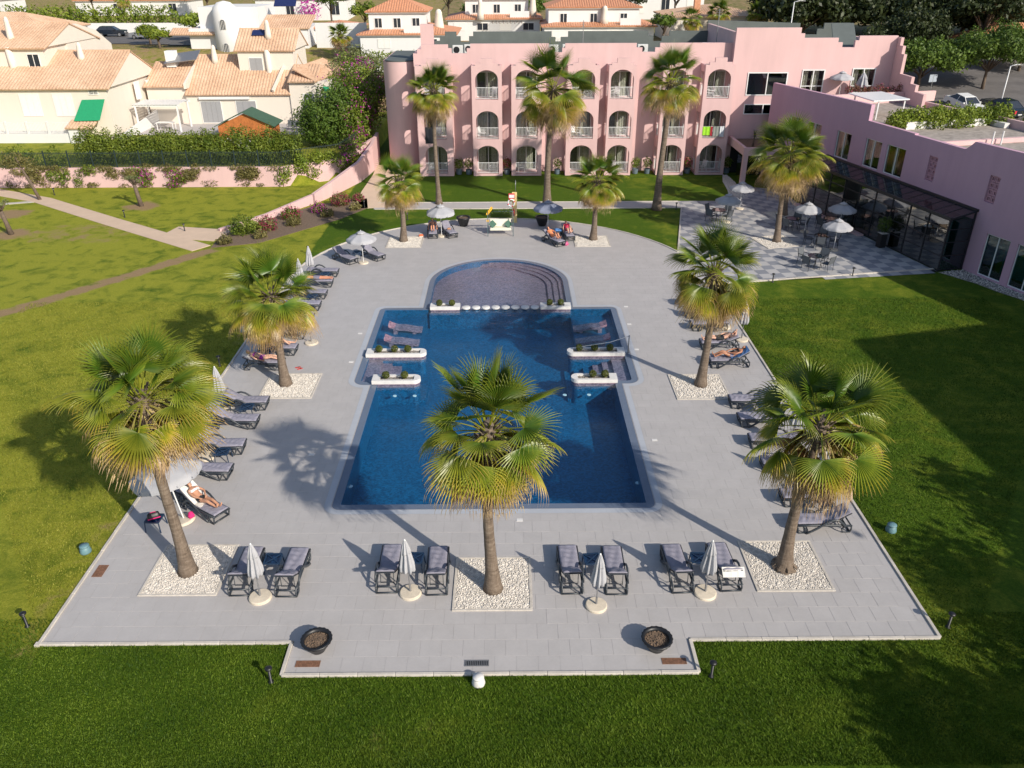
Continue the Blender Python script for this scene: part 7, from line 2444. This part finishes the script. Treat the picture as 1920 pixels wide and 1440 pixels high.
H2.part(MB().box(-32.5, -27.2, 88.2, 88.48, 4.15, 4.4), 'awning_box', M['white_wall'])
H2.part(MB().box(-38.0, -33.92, 88.7, 96, 1.4, 5.45), 'annex_wall', M['cream_wall'])
H2.part(roof_plane(MB(), (-38.2, 88.3, 5.42), (-33.8, 88.3, 5.42), (0, 4.6, 2.0)), 'annex_roof', M['roof_tile'])
H2.part(MB().plate([(88.3, 5.2), (93.3, 5.2), (93.3, 7.6), (88.3, 5.7)], [], sideM(-33.9), .25), 'parapet', M['cream_wall'])
H2.part(MB().bar((-24.6, 88.3, 4.95), (-23.8, 92.2, 7.5), .22, .3), 'roof_rib', M['cream_wall'])
H2.part(MB().box(-22.85, -18.2, 88.3, 95, 1.4, 5.9), 'annex_wall', M['cream_wall'])
H2.part(roof_plane(MB(), (-22.9, 87.9, 5.9), (-19.9, 87.9, 5.9), (0, 3.6, 1.3), 0, 0), 'annex_roof', M['roof_tile'])
H2.part(roof_plane(MB(), (-19.9, 87.9, 5.95), (-17.8, 93.8, 6.4), (-2.6, 1.2, 1.1)), 'annex_roof', M['roof_tile'])
window(H2, -21.5, -20.3, 88.3, 1.7, 4.7, 'shutter_grey')
mb = MB()
mb.add([(-19.3, 88.25, 5.4), (-18.4, 88.25, 5.4), (-17.8, 87.2, 3.9), (-18.7, 87.2, 3.9), (-19.3, 88.27, 5.37), (-18.4, 88.27, 5.37), (-17.8, 87.22, 3.87), (-18.7, 87.22, 3.87)], [(0, 1, 2, 3), (7, 6, 5, 4), (0, 4, 5, 1), (1, 5, 6, 2), (2, 6, 7, 3), (3, 7, 4, 0)])
H2.part(mb, 'awning', M['green_awning'])
chimney(H2, -31.6, 92.6, 7.2, 1.9)
chimney(H2, -25.6, 93.0, 9.6, 1.9)
H2.part(MB().tube([(-25.5, 91.3, 4.6), (-25.5, 91.3, 8.7)], .3, 12), 'chimney_shaft', M['cream_wall'], None, True)
H2.part(MB().box(-36.5, -35.5, 91.5, 92.5, 7, 8.6), 'chimney', M['white_wall'])
sp = simple('solar_panel', (0.02, 0.03, 0.10), 0.15)
H2.part(MB().plate([(0, 0), (3.6, 0), (3.6, 1.9), (0, 1.9)], [], Matrix.Translation((-36.6, 91.2, 7.3)) @ Matrix.Rotation(rad(24), 4, 'X') @ Matrix.Rotation(rad(-8), 4, 'Y'), .08), 'solar_frame', M['metal_grey'])
H2.part(MB().plate([(0, 0), (1.35, 0), (1.35, .9), (0, .9)], [], Matrix.Translation((-27.4, 93.1, 9.95)) @ Matrix.Rotation(rad(31), 4, 'X'), .06), 'solar_panel', sp)
pat = tag(MB().box(-38.4, -17.4, 82.6, 88.68, 1.3, 1.63).build('patio', M['path_grey']), 'pale patio before the tower house', 'patio', kind='structure')
PG_ = Thing('garden_pergola', (-35.5, 85.5, 1.6), 'white slatted pergola on the patio', 'pergola')
for x in (-37.5, -33.3):
    for y in (84.0, 87.0): PG_.part(MB().bar((x, y, 1.6), (x, y, 4.15), .14, .14), 'post', M['metal_white'])
for y in (84.0, 87.0): PG_.part(MB().bar((-37.8, y, 4.2), (-33.0, y, 4.2), .12, .16), 'beam', M['metal_white'])
for k in range(15): PG_.part(MB().bar((-37.6 + k * .31, 83.8, 4.32), (-37.6 + k * .31, 87.2, 4.32), .2, .03), 'slat', M['metal_white'])
t = empty('patio_table', (-35.3, 85.4, 1.63), 0, 'white table under the garden pergola', 'table')
MB().box(-.9, .9, -.45, .45, .7, .74).build('table_top', M['metal_white'], t)
for x in (-.8, .8):
    for y in (-.38, .38): MB().bar((x, y, 0), (x, y, .7), .06, .06).build('leg', M['metal_white'], t)
SH = Thing('garden_shed', (-25.6, 82, 1.6), 'orange wooden shed with a green felt roof', 'shed')
wood = simple('orange_wood', (0.46, 0.15, 0.04), 0.7, 0.25, 4, .3, 20)
felt = simple('green_felt', (0.05, 0.11, 0.07), .9, .15, 3)
for k in range(20):
    x0, x1 = -28.3 + k * .265, -28.3 + (k + 1) * .265 - .012
    top_ = lambda x: 2.85 + 1.15 * (1 - abs(x + 25.65) / 2.65)
    mb = MB()
    mb.plate([(x0, 1.55), (x1, 1.55), (x1, top_(x1) - .06), (x0, top_(x0) - .06)], [], frontM(80.62), .04)
    SH.part(mb, 'plank', wood)
SH.part(MB().box(-28.25, -23.05, 80.64, 83.4, 1.55, 2.84), 'box', wood)
for s in (-1, 1):
    mb = MB()
    e, r_ = Vector((-25.65 + s * 2.95, 80.3, 2.72)), Vector((-25.65, 80.3, 4.05))
    dy, dz = Vector((0, 3.4, 0)), Vector((0, 0, .07))
    q = [e, r_, r_ + dy, e + dy]
    mb.add(q + [p + dz for p in q], [(0, 1, 2, 3), (7, 6, 5, 4), (0, 4, 5, 1), (1, 5, 6, 2), (2, 6, 7, 3), (3, 7, 4, 0)])
    SH.part(mb, 'roof_slope', felt)
for i, (x, y, w) in enumerate([(-22.3, 84.6, 'left'), (-21.6, 84.4, 'middle'), (-20.9, 84.2, 'right')]):
    t = place(ch, chu, (x, y, 1.63), .3 * i, 'grey patio chair right of the orange shed, %s of three' % w, 'patio chairs by the shed')
# --- villas up the slope
def villa(name, label, x0, x1, y0, y1, z, h1, up=None, wall='white_wall', roofh=1.2, roof='roof_tile2', wins=3):
    V = Thing(name, ((x0 + x1) / 2, (y0 + y1) / 2, z), label, 'house')
    V.part(MB().box(x0, x1, y0, y1, z - 3, z + h1), 'wall', M[wall])
    hip(V, x0, x1, y0, y1, z + h1, roofh, roof)
    for k in range(wins):
        xc = x0 + (x1 - x0) * (k + .5) / wins
        window(V, xc - .8, xc + .8, y0, z + .4, z + h1 - .5, 'glass' if k % 2 else 'shutter_white')
    if up:
        ux0, ux1, uy0, uy1, uz, uh = up
        V.part(MB().box(ux0, ux1, uy0, uy1, z + h1 * .6, uz), 'upper_wall', M[wall])
        hip(V, ux0, ux1, uy0, uy1, uz, uh, roof)
        n = 3
        for k in range(n):
            xc = ux0 + (ux1 - ux0) * (k + .5) / n
            window(V, xc - .5, xc + .5, uy0, uz - 1.9, uz - .7, 'glass', 0)
        V.part(MB().box(ux1 - 2.6, ux1 + .1, uy0 - 1.5, uy0 - 1.35, z + h1 + .05, z + h1 + .95), 'balcony_wall', M[wall])
    return V


V1 = villa('white_villa', 'white villa with orange hip roofs behind the left part of the hotel', -18.3, -6.5, 108, 118, 6.9, 2.0, (-17.3, -10.2, 109.6, 117, 11.4, 1.6), wins=2)
chimney(V1, -8.6, 111, 9, 2.6, .6)
V2 = villa('arched_villa', 'white villa with balcony and brown pergola behind the middle of the hotel', -8.2, 4.7, 122, 132, 7.9, 1.9, (-5.8, 3.1, 123.6, 131, 12.3, 1.6), wins=4)
for k in range(9): V2.part(MB().bar((-1.9 + k * .5, 119.4, 9.4), (-1.9 + k * .5, 122, 9.5), .09, .1), 'pergola_beam', M['bark'])
chimney(V2, 3.7, 123, 10, 2.8, .5)
chimney(V2, -3.6, 121.5, 9.7, 2.6, .45)
V3 = villa('two_storey_villa', 'white two-storey villa behind the right part of the hotel balconies', 5.0, 19.5, 114.5, 126, 7.4, 1.9, (5.6, 17.6, 116, 125, 11.5, 1.5), wins=4)
chimney(V3, 13.0, 115.5, 9.5, 2.2, .5)
V4 = villa('peach_villa', 'low peach villa with a pale roof half hidden by palms behind the hotel', 22.3, 35.5, 118, 130, 7.4, 2.8, None, 'cream_wall', 1.2, 'roof_tile', 3)
V4.part(MB().box(25.6, 26.4, 119.3, 120.1, 10, 12.3), 'chimney', M['roof_tile2'])
V5 = villa('villa_on_the_street', 'white villa with a red-edged roof above the round hedge', -86, -64, 176, 186, 7.6, 2.6, None, 'white_wall', 1.8, 'roof_tile2', 4)
V6 = villa('terracotta_house', 'house with a terracotta hip roof behind the left cream house', -83, -62.5, 118, 130, 6.0, 2.8, None, 'cream_wall', 2.0, 'roof_tile', 3)
V7 = villa('far_white_house', 'white house with magenta bougainvillea at the top edge', -47, -30, 165, 175, 7.6, 3.2, None, 'white_wall', 1.4, 'roof_tile2', 4)
V8 = villa('hilltop_house', 'pale house at the top edge left of the pine trees', 22, 36, 160, 170, 8.0, 3.6, None, 'white_wall', 1.5, 'roof_tile2', 3)
V9 = villa('roadside_house', 'tan house with a tiled roof behind the street trees on the right', 57, 69, 103.5, 110, 5.6, 2.6, None, 'cream_wall', 1.8, 'roof_tile2', 3)
V10 = villa('corner_house', 'white house at the right edge above the street', 66, 82, 96, 104, 4.8, 3.4, None, 'white_wall', 1.6, 'roof_tile2', 3)
V11 = villa('orange_roof_house', 'house with an orange roof in the top left corner', -118, -98, 170, 180, 7.5, 3.2, None, 'white_wall', 3.0, 'roof_tile2', 3)
V12 = villa('grey_awning_house', 'white bungalow with a grey awning left of the big white villa', -27.5, -21.0, 122, 130, 6.5, 2.2, None, 'white_wall', .7, 'roof_tile2', 2)
TV = Thing('tower_villa', (-37, 120, 6), 'white villa with a round domed tower behind the tower house', 'house')
TV.part(MB().box(-43, -27, 117.5, 128, 3, 9.0).box(-41.5, -33.5, 118, 127, 9.0, 11.6), 'wall', M['white_wall'])
TV.part(MB().lathe([(1.75, 3), (1.75, 10.9), (1.5, 11.6), (.9, 12.2), (.1, 12.4)], 28, (-37.6, 117.2, 0)), 'round_tower', M['white_wall'], None, True)
for z in (9.5, 6.6):
    f = TV.part(MB().plate(arch_hole(-37.95, -37.25, z - .5, z + .7, .35), [], frontM(115.52), .1), 'window', M['dark_window'])
    for k in range(4): TV.part(MB().box(-37.93 + k * .2, -37.89 + k * .2, 115.36, 115.40, z - .5, z + .6), 'bar', M['shutter_white'], f)
TV.part(roof_plane(MB(), (-45.5, 116.8, 8.3), (-39.4, 116.8, 8.3), (0, 1.8, .7)), 'roof_slope', M['roof_tile'])
TV.part(roof_plane(MB(), (-33.4, 117.2, 9.0), (-26.6, 117.2, 9.0), (0, 5, 1.4)), 'roof_slope', M['roof_tile'])
window(TV, -31.5, -29.8, 117.5, 7.0, 8.4, 'glass')
TV.part(MB().plate([(0, 0), (3, 0), (3, 1.6), (0, 1.6)], [], Matrix.Translation((-32, 121, 11.5)) @ Matrix.Rotation(rad(35), 4, 'X'), .08), 'solar_panel', sp)
for i, (x0, x1, y, h, lab) in enumerate([(-30, -10.5, 104.0, 3.4, 'white boundary wall behind the left end of the hotel'), (-72, -44, 143.5, 1.5, 'white wall along the street at the upper left'), (-26, -19, 118.0, 3.0, 'white terrace wall left of the white villa')]):
    z = terrain((x0 + x1) / 2, y)
    tag(MB().bbox(x0, x1, y, y + .3, z - 2, z + h, .02).build('boundary_wall', M['white_wall']), lab, 'wall', 'white boundary walls')
bl = [((k * 1.5 - 9, 0, .9), 1.1, .8, .8) for k in range(13)]
shrub('street_hedge', -70, 147, 7.5, [((c[0] * 1.45, c[1], c[2] + .6), 1.9, 1.2, 1.7) for c, *_ in bl], 'lime_leaf', 'rounded long hedge above the parked dark car', 330, .22, None, 'hedge', None, .55, False)
shrub('wall_hedge', -14, 106.3, 6.2, [((k * 1.2 - 6, 0, .3), .9, .7, .7) for k in range(10)], 'bush', 'low hedge on the white wall below the white villa', 331, .15, None, 'hedge', None, .5, False)
# roads
def patch(name, poly, mat, label, dz=.03, res=1.5, cat='road'):
    x0, x1, y0, y1 = min(p[0] for p in poly), max(p[0] for p in poly), min(p[1] for p in poly), max(p[1] for p in poly)
    mb = MB()
    nx_, ny_ = int((x1 - x0) / res), int((y1 - y0) / res)
    for i in range(nx_):
        for j in range(ny_):
            xa, ya = x0 + i * res, y0 + j * res
            if inside((xa + res / 2, ya + res / 2), poly):
                q = [(xa, ya), (xa + res, ya), (xa + res, ya + res), (xa, ya + res)]
                mb.add([(x, y, max(terrain(a, b) for a, b in ((x, y), (math.floor(x), math.floor(y)), (math.ceil(x), math.ceil(y)))) + dz) for x, y in q], [(0, 1, 2, 3)])
    return tag(mb.build(name, mat), label, cat, kind='structure')


M['asphalt'] = simple('asphalt', (0.125, 0.115, 0.113), .9, .15, .8, .4, 30, coord='Object')
patch('street', [(39, 74), (56, 74), (78, 92), (100, 98), (100, 108), (70, 108), (44, 108), (39, 100)], M['asphalt'], 'grey street climbing behind the hotel wing on the right', .06)
patch('hill_street', [(-75, 128), (-38, 119), (-38, 133), (-60, 143), (-100, 143), (-100, 133)], M['asphalt'], 'grey street between the houses at the upper left', .08)


# ------------------------------------------------------------------ cars
def make_car(paint, wagon=True):
    t = empty('parked_car', (0, 0, 0), 0, 'car', 'car')
    L, W = 4.4, 1.78
    prof = [(-2.2, .35), (-2.2, .72), (-2.1, .88), (-1.0, .96), (1.9, .98), (2.15, .9), (2.2, .6), (2.2, .35)]
    mb = MB()
    n = len(prof)
    vs = []
    for x, k in ((-W / 2, 1), (-W / 2 + .06, 1.02), (W / 2 - .06, 1.02), (W / 2, 1)):
        vs += [(x, y * (1 if abs(x) < W / 2 - .01 else .985), z * (k if z > .8 else 1)) for y, z in prof]
    fs = []
    for l in range(3):
        for i in range(n): fs.append((l * n + i, l * n + (i + 1) % n, (l + 1) * n + (i + 1) % n, (l + 1) * n + i))
    fs += [tuple(range(n)), tuple(range(4 * n - 1, 3 * n - 1, -1))]
    mb.add(vs, fs)
    body = mb.build('body', paint, t)
    cab = [(-1.05, .95), (-.35, 1.42), (1.45 if wagon else .9, 1.46), (2.05 if wagon else 1.7, .97)]
    lo, hi = W / 2 - .05, W / 2 - .24
    mb = MB()
    mb.add([(s * w, y, z) for s in (-1, 1) for (y, z), w in zip(cab, (lo, hi, hi, lo))], [(0, 1, 2, 3), (7, 6, 5, 4), (0, 4, 5, 1), (2, 6, 7, 3)])
    mb.build('windows', M['dark_window'], t)
    mb = MB()
    mb.add([(s * (hi + .01), y, z) for s in (-1, 1) for (y, z) in ((-.32, 1.42), (cab[2][0], 1.465), (cab[2][0], 1.50), (-.28, 1.465))], [(0, 1, 2, 3), (7, 6, 5, 4), (3, 2, 6, 7), (0, 4, 5, 1), (1, 5, 6, 2), (0, 3, 7, 4)])
    for s in (-1, 1):
        for (a, b) in (((-1.03, .96), (-.33, 1.44)), ((.35, .97), (.35, 1.45)), ((cab[3][0] - .02, .97), (cab[2][0], 1.46))):
            mb.bar((s * lo, a[0], a[1]), (s * hi, b[0], b[1]), .05, .05)
    mb.build('roof', paint, t)
    for s in (-1, 1):
        for y in (-1.35, 1.35):
            w = MB().tube([(s * (W / 2 - .2), y, .32), (s * (W / 2 + .01), y, .32)], .32, 20).build('wheel', M['black'], t)
            MB().tube([(s * (W / 2), y, .32), (s * (W / 2 + .02), y, .32)], .2, 14).build('rim', M['metal_grey'], w)
        MB().box(s * .62 - .2, s * .62 + .2, -2.215, -2.12, .62, .76).build('headlight', M['metal_white'], t)
        MB().box(s * .72 - .12, s * .72 + .12, 2.13, 2.215, .62, .9).build('tail_light', red, t)
        MB().box(s * (W / 2 + .1) - .1, s * (W / 2 + .1) + .1, -.85, -.72, .95, 1.08).build('mirror', paint, t)
    MB().box(-.26, .26, 2.2, 2.21, .45, .56).build('number_plate', M['metal_white'], t)
    return t


def paint(n, c): return simple(n, c, .22, .03, 2)


pn, pg, pw = paint('dark_car_paint', (.012, .018, .03)), paint('silver_car_paint', (.22, .23, .25)), paint('white_car_paint', (.72, .72, .72))
for (p, wg, x, y, rz, lab, grp) in [(pn, True, -61.8, 136.0, PI / 2 + .1, 'black estate car parked by the white wall at the upper left', 'cars on the hill street'), (pg, False, -54.6, 131.0, -PI / 2 - .15, 'silver-grey car parked behind the shrubs at the upper left', 'cars on the hill street'),
                                    (pn, False, 50.6, 84.6, PI + .35, 'dark blue car facing down the street at the right edge', 'cars on the right street'), (pw, False, 47.2, 85.5, .25, 'white car half hidden by the roof planting', 'cars on the right street'), (pg, True, 44.0, 98.0, PI / 2 - .1, 'dark silver car parked beyond the hotel corner', 'cars on the right street')]:
    c = make_car(p, wg)
    c.location = (x, y, terrain(x, y) + .07)
    c.rotation_euler = (0, 0, rz)
    tag(c, lab, 'car', grp)
    sl = (terrain(x - math.sin(rz) * 2, y + math.cos(rz) * 2) - terrain(x + math.sin(rz) * 2, y - math.cos(rz) * 2)) / 4
    c.rotation_euler = (math.atan(sl), 0, rz)
# scooter rider, sign, lamp posts
sc_ = empty('scooter', (42.6, 86.8, terrain(42.6, 86.8) + .05), .3, 'black scooter standing on the street behind the roof terrace', 'scooter')
MB().tube([(0, -.6, .3), (0, -.2, .45), (0, .2, .75), (0, .75, .8)], [.1, .18, .22, .12], 10).build('body', M['black'], sc_, True)
for y in (-.62, .62): MB().tube([(-.06, y, .25), (.06, y, .25)], .25, 16).build('wheel', M['black'], sc_)
MB().tube([(-.35, -.5, 1.0), (0, -.55, .95), (.35, -.5, 1.0)], .03, 6).build('handlebar', M['black'], sc_)
MB().bar((0, -.62, .3), (0, -.5, 1.3), .32, .08).build('windshield', M['dark_window'], sc_)
for (x, y, h, lean, lab) in [(50.3, 84.5, 4.6, (.0, .0), 'white street lamp at the right edge beside the dark blue car'), (30.5, 93.0, 5.4, (.5, 0), 'white street lamp above the pink block')]:
    z = terrain(x, y) if x > 40 else 7.6
    t = empty('street_lamp', (x, y, z), 0, lab, 'street lamp', 'street lamps')
    MB().tube([(0, 0, -1), (0, 0, h)], [.07, .05], 8).build('pole', M['metal_white'], t, True)
    MB().tube([(0, 0, h), (.5, 0, h + .12), (.9, 0, h + .15)], .045, 8).build('arm', M['metal_white'], t, True)
    MB().box(.6, 1.15, -.1, .1, h + .08, h + .16).build('lamp_head', M['metal_grey'], t)
t = empty('street_sign', (45.6, 90.0, terrain(45.6, 90.0)), .3, 'grey back of a rectangular street sign on the right street', 'sign')
MB().tube([(0, 0, 0), (0, 0, 2.2)], .035, 8).build('post', M['metal_grey'], t)
MB().box(-.5, .5, -.02, .02, 1.55, 2.3).build('panel', simple('sign_back', (.32, .36, .42), .4), t)
# ------------------------------------------------------------------ trees
for i, (x, y, h, r, lab) in enumerate([(45.2, 92.0, 5.6, 3.5, 'round green street tree behind the stepped pink wall'), (52.6, 92.5, 7.0, 4.2, 'larger green street tree before the white corner house')]):
    broadleaf('street_tree', x, y, terrain(x, y), h, r, 'tree_leaf', lab, 400 + i, .16, 'street trees on the right', .17, .85, .75, 15, .3)
for i, (x, y, h, r, lab) in enumerate([(40.5, 97.5, 5.5, 3.2, 'dark bushy tree behind the pink block corner'), (48.5, 103.5, 6.5, 4.0, 'dense green tree beyond the parked silver car'), (60.0, 99.0, 6.0, 3.4, 'dense green tree before the tan house')]):
    broadleaf('garden_tree', x, y, terrain(x, y), h, r, 'pine_leaf' if i < 2 else 'tree_leaf', lab, 405 + i, .18, 'trees beyond the right street', .17, .85, .8, 14, .2)
for i, (x, y, s, lab) in enumerate([(43.5, 80.5, 1.0, 'olive-green bush along the street behind the roof, left'), (46.5, 79.5, 1.2, 'olive-green bush along the street behind the roof, middle'), (50.5, 77.5, 1.6, 'olive-green bush along the street behind the roof, right'), (54.5, 76.5, 2.0, 'big olive-green bush at the right edge below the street')]):
    shrub('street_bush', x, y, terrain(x, y), [((0, 0, 1.0 * s), 1.3 * s, 1.1 * s, 1.0 * s), ((.9 * s, .3, .8 * s), .9 * s, .9 * s, .8 * s)], 'olive_leaf' if i < 3 else 'tree_leaf', lab, 410 + i, .13, None, 'shrub', 'bushes along the right street', .5)
R = random.Random(77)
pl = []
for i in range(20):
    x = 38 + i * 2.7 + R.uniform(-1, 1)
    y = 114 + (i % 3) * 8 + R.uniform(-2, 2)
    pl.append((x, y, 8.5 + R.uniform(-1.5, 2.5), 5.0 + R.uniform(-.6, 1.0)))
W20_ = ['first', 'second', 'third', 'fourth', 'fifth', 'sixth', 'seventh', 'eighth', 'ninth', 'tenth', 'eleventh', 'twelfth', 'thirteenth', 'fourteenth', 'fifteenth', 'sixteenth', 'seventeenth', 'eighteenth', 'nineteenth', 'twentieth']
for i, (x, y, h, r) in enumerate(pl):
    broadleaf('pine_tree', x, y, terrain(x, y), h, r, 'pine_leaf', 'dark pine at the top right, %s from the left in the grove' % W20_[i], 420 + i, .3, 'pine grove at the top right', .28, .8, .75, 16, .16)
broadleaf('street_pine', 58.5, 106, 5.2, 9.5, 4.6, 'pine_leaf', 'big spreading pine above the tan house on the right', 450, .24, None, .3, .6, .6, 14, .45)
for i, (x, y, h, r, m, lab) in enumerate([(20.3, 112, 4.2, 1.7, 'tree_leaf', 'slim green tree between the two-storey and peach villas'), (-4.6, 134, 5, 2.6, 'tree_leaf', 'green tree behind the white villa, left of the arched villa'), (3.9, 136, 5.5, 2.4, 'tree_leaf', 'green tree right of the arched villa'), (-46, 128, 4, 2.2, 'lime_leaf', 'bright tree at the street corner upper left'), (-50.5, 122.5, 2.6, 1.8, 'bush', 'dark shrub tree by the silver car'), (-47.5, 118, 2.4, 1.8, 'lime_leaf', 'bright bushy tree behind the first cream house'),
                                          (-57, 168, 8, 4, 'tree_leaf', 'dark tree at the top edge left of the tower villa'), (-92, 150, 7, 3.5, 'tree_leaf', 'dark tree by the top left street'), (-78, 166, 8, 3.5, 'bush', 'dark tree above the round hedge'), (-30, 150, 7, 3.2, 'tree_leaf', 'green tree right of the tower villa'), (-22, 136, 5, 2.2, 'bush', 'dark tree above the grey awning house'), (-10, 150, 8, 3.5, 'tree_leaf', 'tree at the top edge behind the white villa'), (12, 150, 8, 4, 'tree_leaf', 'tree at the top edge behind the two-storey villa'), (28, 145, 9, 4.5, 'pine_leaf', 'dark tree behind the peach villa'), (19, 134, 7, 3, 'pine_leaf', 'dark tree right of the two-storey villa')]):
    broadleaf('garden_tree', x, y, terrain(x, y), h, r, m, lab, 460 + i, .2, 'garden trees on the hillside', .16, .5)
shrub('bougainvillea', -36.5, 163, terrain(-36, 163), [((0, 0, 2), 2.2, 1.2, 2.0)], 'magenta', 'bright magenta bougainvillea at the top edge', 480, .2, None, 'shrub', None, .4)
for i, (x, y, h, lab) in enumerate([(24.5, 115.5, 3.2, 'left palm before the peach villa'), (28.3, 116, 4.0, 'middle palm before the peach villa'), (33.4, 116, 3.4, 'right palm before the peach villa'), (-21.5, 112, 3.4, 'small palm left of the white villa'), (-66, 152, 5, 'palm above the round hedge')]):
    palm('garden_palm', (x, y, terrain(x, y)), h, .95, lab, 500 + i, (0, 0), 'garden palms on the hillside')
# trees to the right of the lawn, outside the picture, shading it
for i, (x, y, h, r) in enumerate([(19.4, 5.0, 8.0, 3.9), (24.3, 9.3, 8.5, 4.0), (26.0, 14.5, 8.0, 3.3), (15.4, 3.2, 7.0, 3.0)]):
    broadleaf('lawn_tree', x, y, 0, h, r, 'tree_leaf', ['tree right of the front lawn, nearest', 'tree right of the front lawn, second', 'tree right of the front lawn, third', 'small tree right of the front lawn, closest to the middle'][i], 520 + i, .2, 'trees right of the front lawn', .2, .75, .7, 14, .35)

# towels and chairs on the balconies
tw = lambda n, c: simple(n, c, .9, .1, 6, .4, 20)
for (x0, x1, z0, z1, c, lab) in [(-7.15, -6.25, 2.85, 4.2, (.012, .014, .02), 'black towel over the second-floor railing of the leftmost balcony'), (17.05, 17.7, 3.45, 4.16, (.30, .62, .03), 'lime green towel on the second-floor railing of the last balcony column'), (17.72, 17.92, 3.4, 4.16, (.40, .03, .05), 'narrow red cloth on the last second-floor railing'), (17.95, 18.5, 3.35, 4.17, (.22, .24, .22), 'grey towel on the last second-floor railing'), (18.55, 18.92, 3.3, 4.17, (.62, .64, .68), 'white patterned towel on the last second-floor railing')]:
    c0 = tw(lab.split(' ')[0] + '_balcony_towel', c)
    mb = MB()
    n = 10
    vs = []
    for i in range(n + 1):
        x = x0 + (x1 - x0) * i / n
        y = YF - .01 - .02 * math.sin(i * 1.3)
        vs += [(x, y - .01, z0), (x, y, z1), (x, YF + .09, z1 + .01), (x, y + .008, z0), (x, y + .015, z1 - .01), (x, YF + .09, z1)]
    fs = []
    for i in range(n):
        a = 6 * i
        fs += [(a, a + 6, a + 7, a + 1), (a + 1, a + 7, a + 8, a + 2), (a + 9, a + 3, a + 4, a + 10)]
    mb.add(vs, fs)
    L = Vector(((x0 + x1) / 2, YF, z0))
    mb.v = [tuple(Vector(v) - L) for v in mb.v]
    o = mb.build('balcony_towel', c0)
    o.location = L
    tag(o, lab, 'towel', 'towels on the balcony railings')
wc = make_chair()
wcu = []
for m_ in KIDS.get(wc.name, []):
    m_.data.materials.clear()
    m_.data.materials.append(M['metal_white'])
NM = ['leftmost', 'second', 'third', 'fourth', 'fifth', 'sixth', 'last']
for bi, (x0, x1) in enumerate(BAYS):
    for fl, (z0, z1) in enumerate(LEV):
        place(wc, wcu, ((x0 + x1) / 2 + (.45 if (bi + fl) % 2 else -.45), YF + 1.0, z0), rng.uniform(-.6, .6) + (1.2 if fl % 2 else -1.2), 'white balcony chair, %s column, %s' % (NM[bi], ['ground floor', 'second floor', 'top floor'][fl]), 'white chairs on the balconies')

# ------------------------------------------------------------------ standing grass blades on the near lawns
M['grass_green'] = leaf_mat('grass_blade', (0.021, 0.058, 0.001), (0.135, 0.20, 0.013), 0.2, 0.7)
M['grass_dry'] = leaf_mat('dry_grass_blade', (0.115, 0.145, 0.011), (0.31, 0.295, 0.045), 0.2, 0.7)


def grass(name, n, x0, x1, y0, y1, keep, mat, label, seed, h=0.055):
    r = np.random.default_rng(seed)
    x, y = r.uniform(x0, x1, n), y0 + (y1 - y0) * r.random(n) ** 1.3
    ok = keep(x, y)
    x, y = x[ok], y[ok]
    n = len(x)
    a, L = r.uniform(0, 2 * PI, n), h * r.uniform(.5, 1.5, n)
    w = 0.008 * r.uniform(.7, 1.6, n) + 0.00025 * y
    lx, ly = r.normal(0, .5, n) * L, r.normal(0, .5, n) * L
    c, s_ = np.cos(a) * w, np.sin(a) * w
    z = np.full(n, -0.022)
    V = np.stack([np.stack([x - c, y - s_, z], 1), np.stack([x + c, y + s_, z], 1), np.stack([x + lx, y + ly, z + L], 1)], 1).reshape(-1, 3)
    F = np.arange(3 * n).reshape(n, 3)
    cl = 0.5 + 0.25 * np.sin(x * 1.3 + np.sin(y * 1.1)) * np.sin(y * 1.7) + r.normal(0, .22, n)
    o = link(name, np_mesh(name, V, F, mat, {'v': np.repeat(np.clip(cl, 0, 1), 3)}))
    return tag(o, label, 'grass', kind='stuff')


out = lambda a, b: ~((a > DX0 - .12) & (a < DX1 + .12) & (b > DY0 - .12)) & ~((a > BX0 - .12) & (a < BX1 + .12) & (b > DYB - .12) & (b < 20))
grass('grass', 190000, -15.5, 16.5, 12.4, 17.4, out, M['grass_green'], 'short green grass of the lawn before the deck', 900)
grass('grass', 110000, 12.2, 27, 15.5, 42, lambda a, b: out(a, b) & (a < b * .72 + 1.5), M['grass_green'], 'short green grass of the right lawn', 901, .06)
grass('grass', 110000, -27, -13.3, 16.5, 42, lambda a, b: out(a, b) & (a > -b * .72 - 1.5), M['grass_dry'], 'dry yellowish grass of the left lawn', 902, .05)
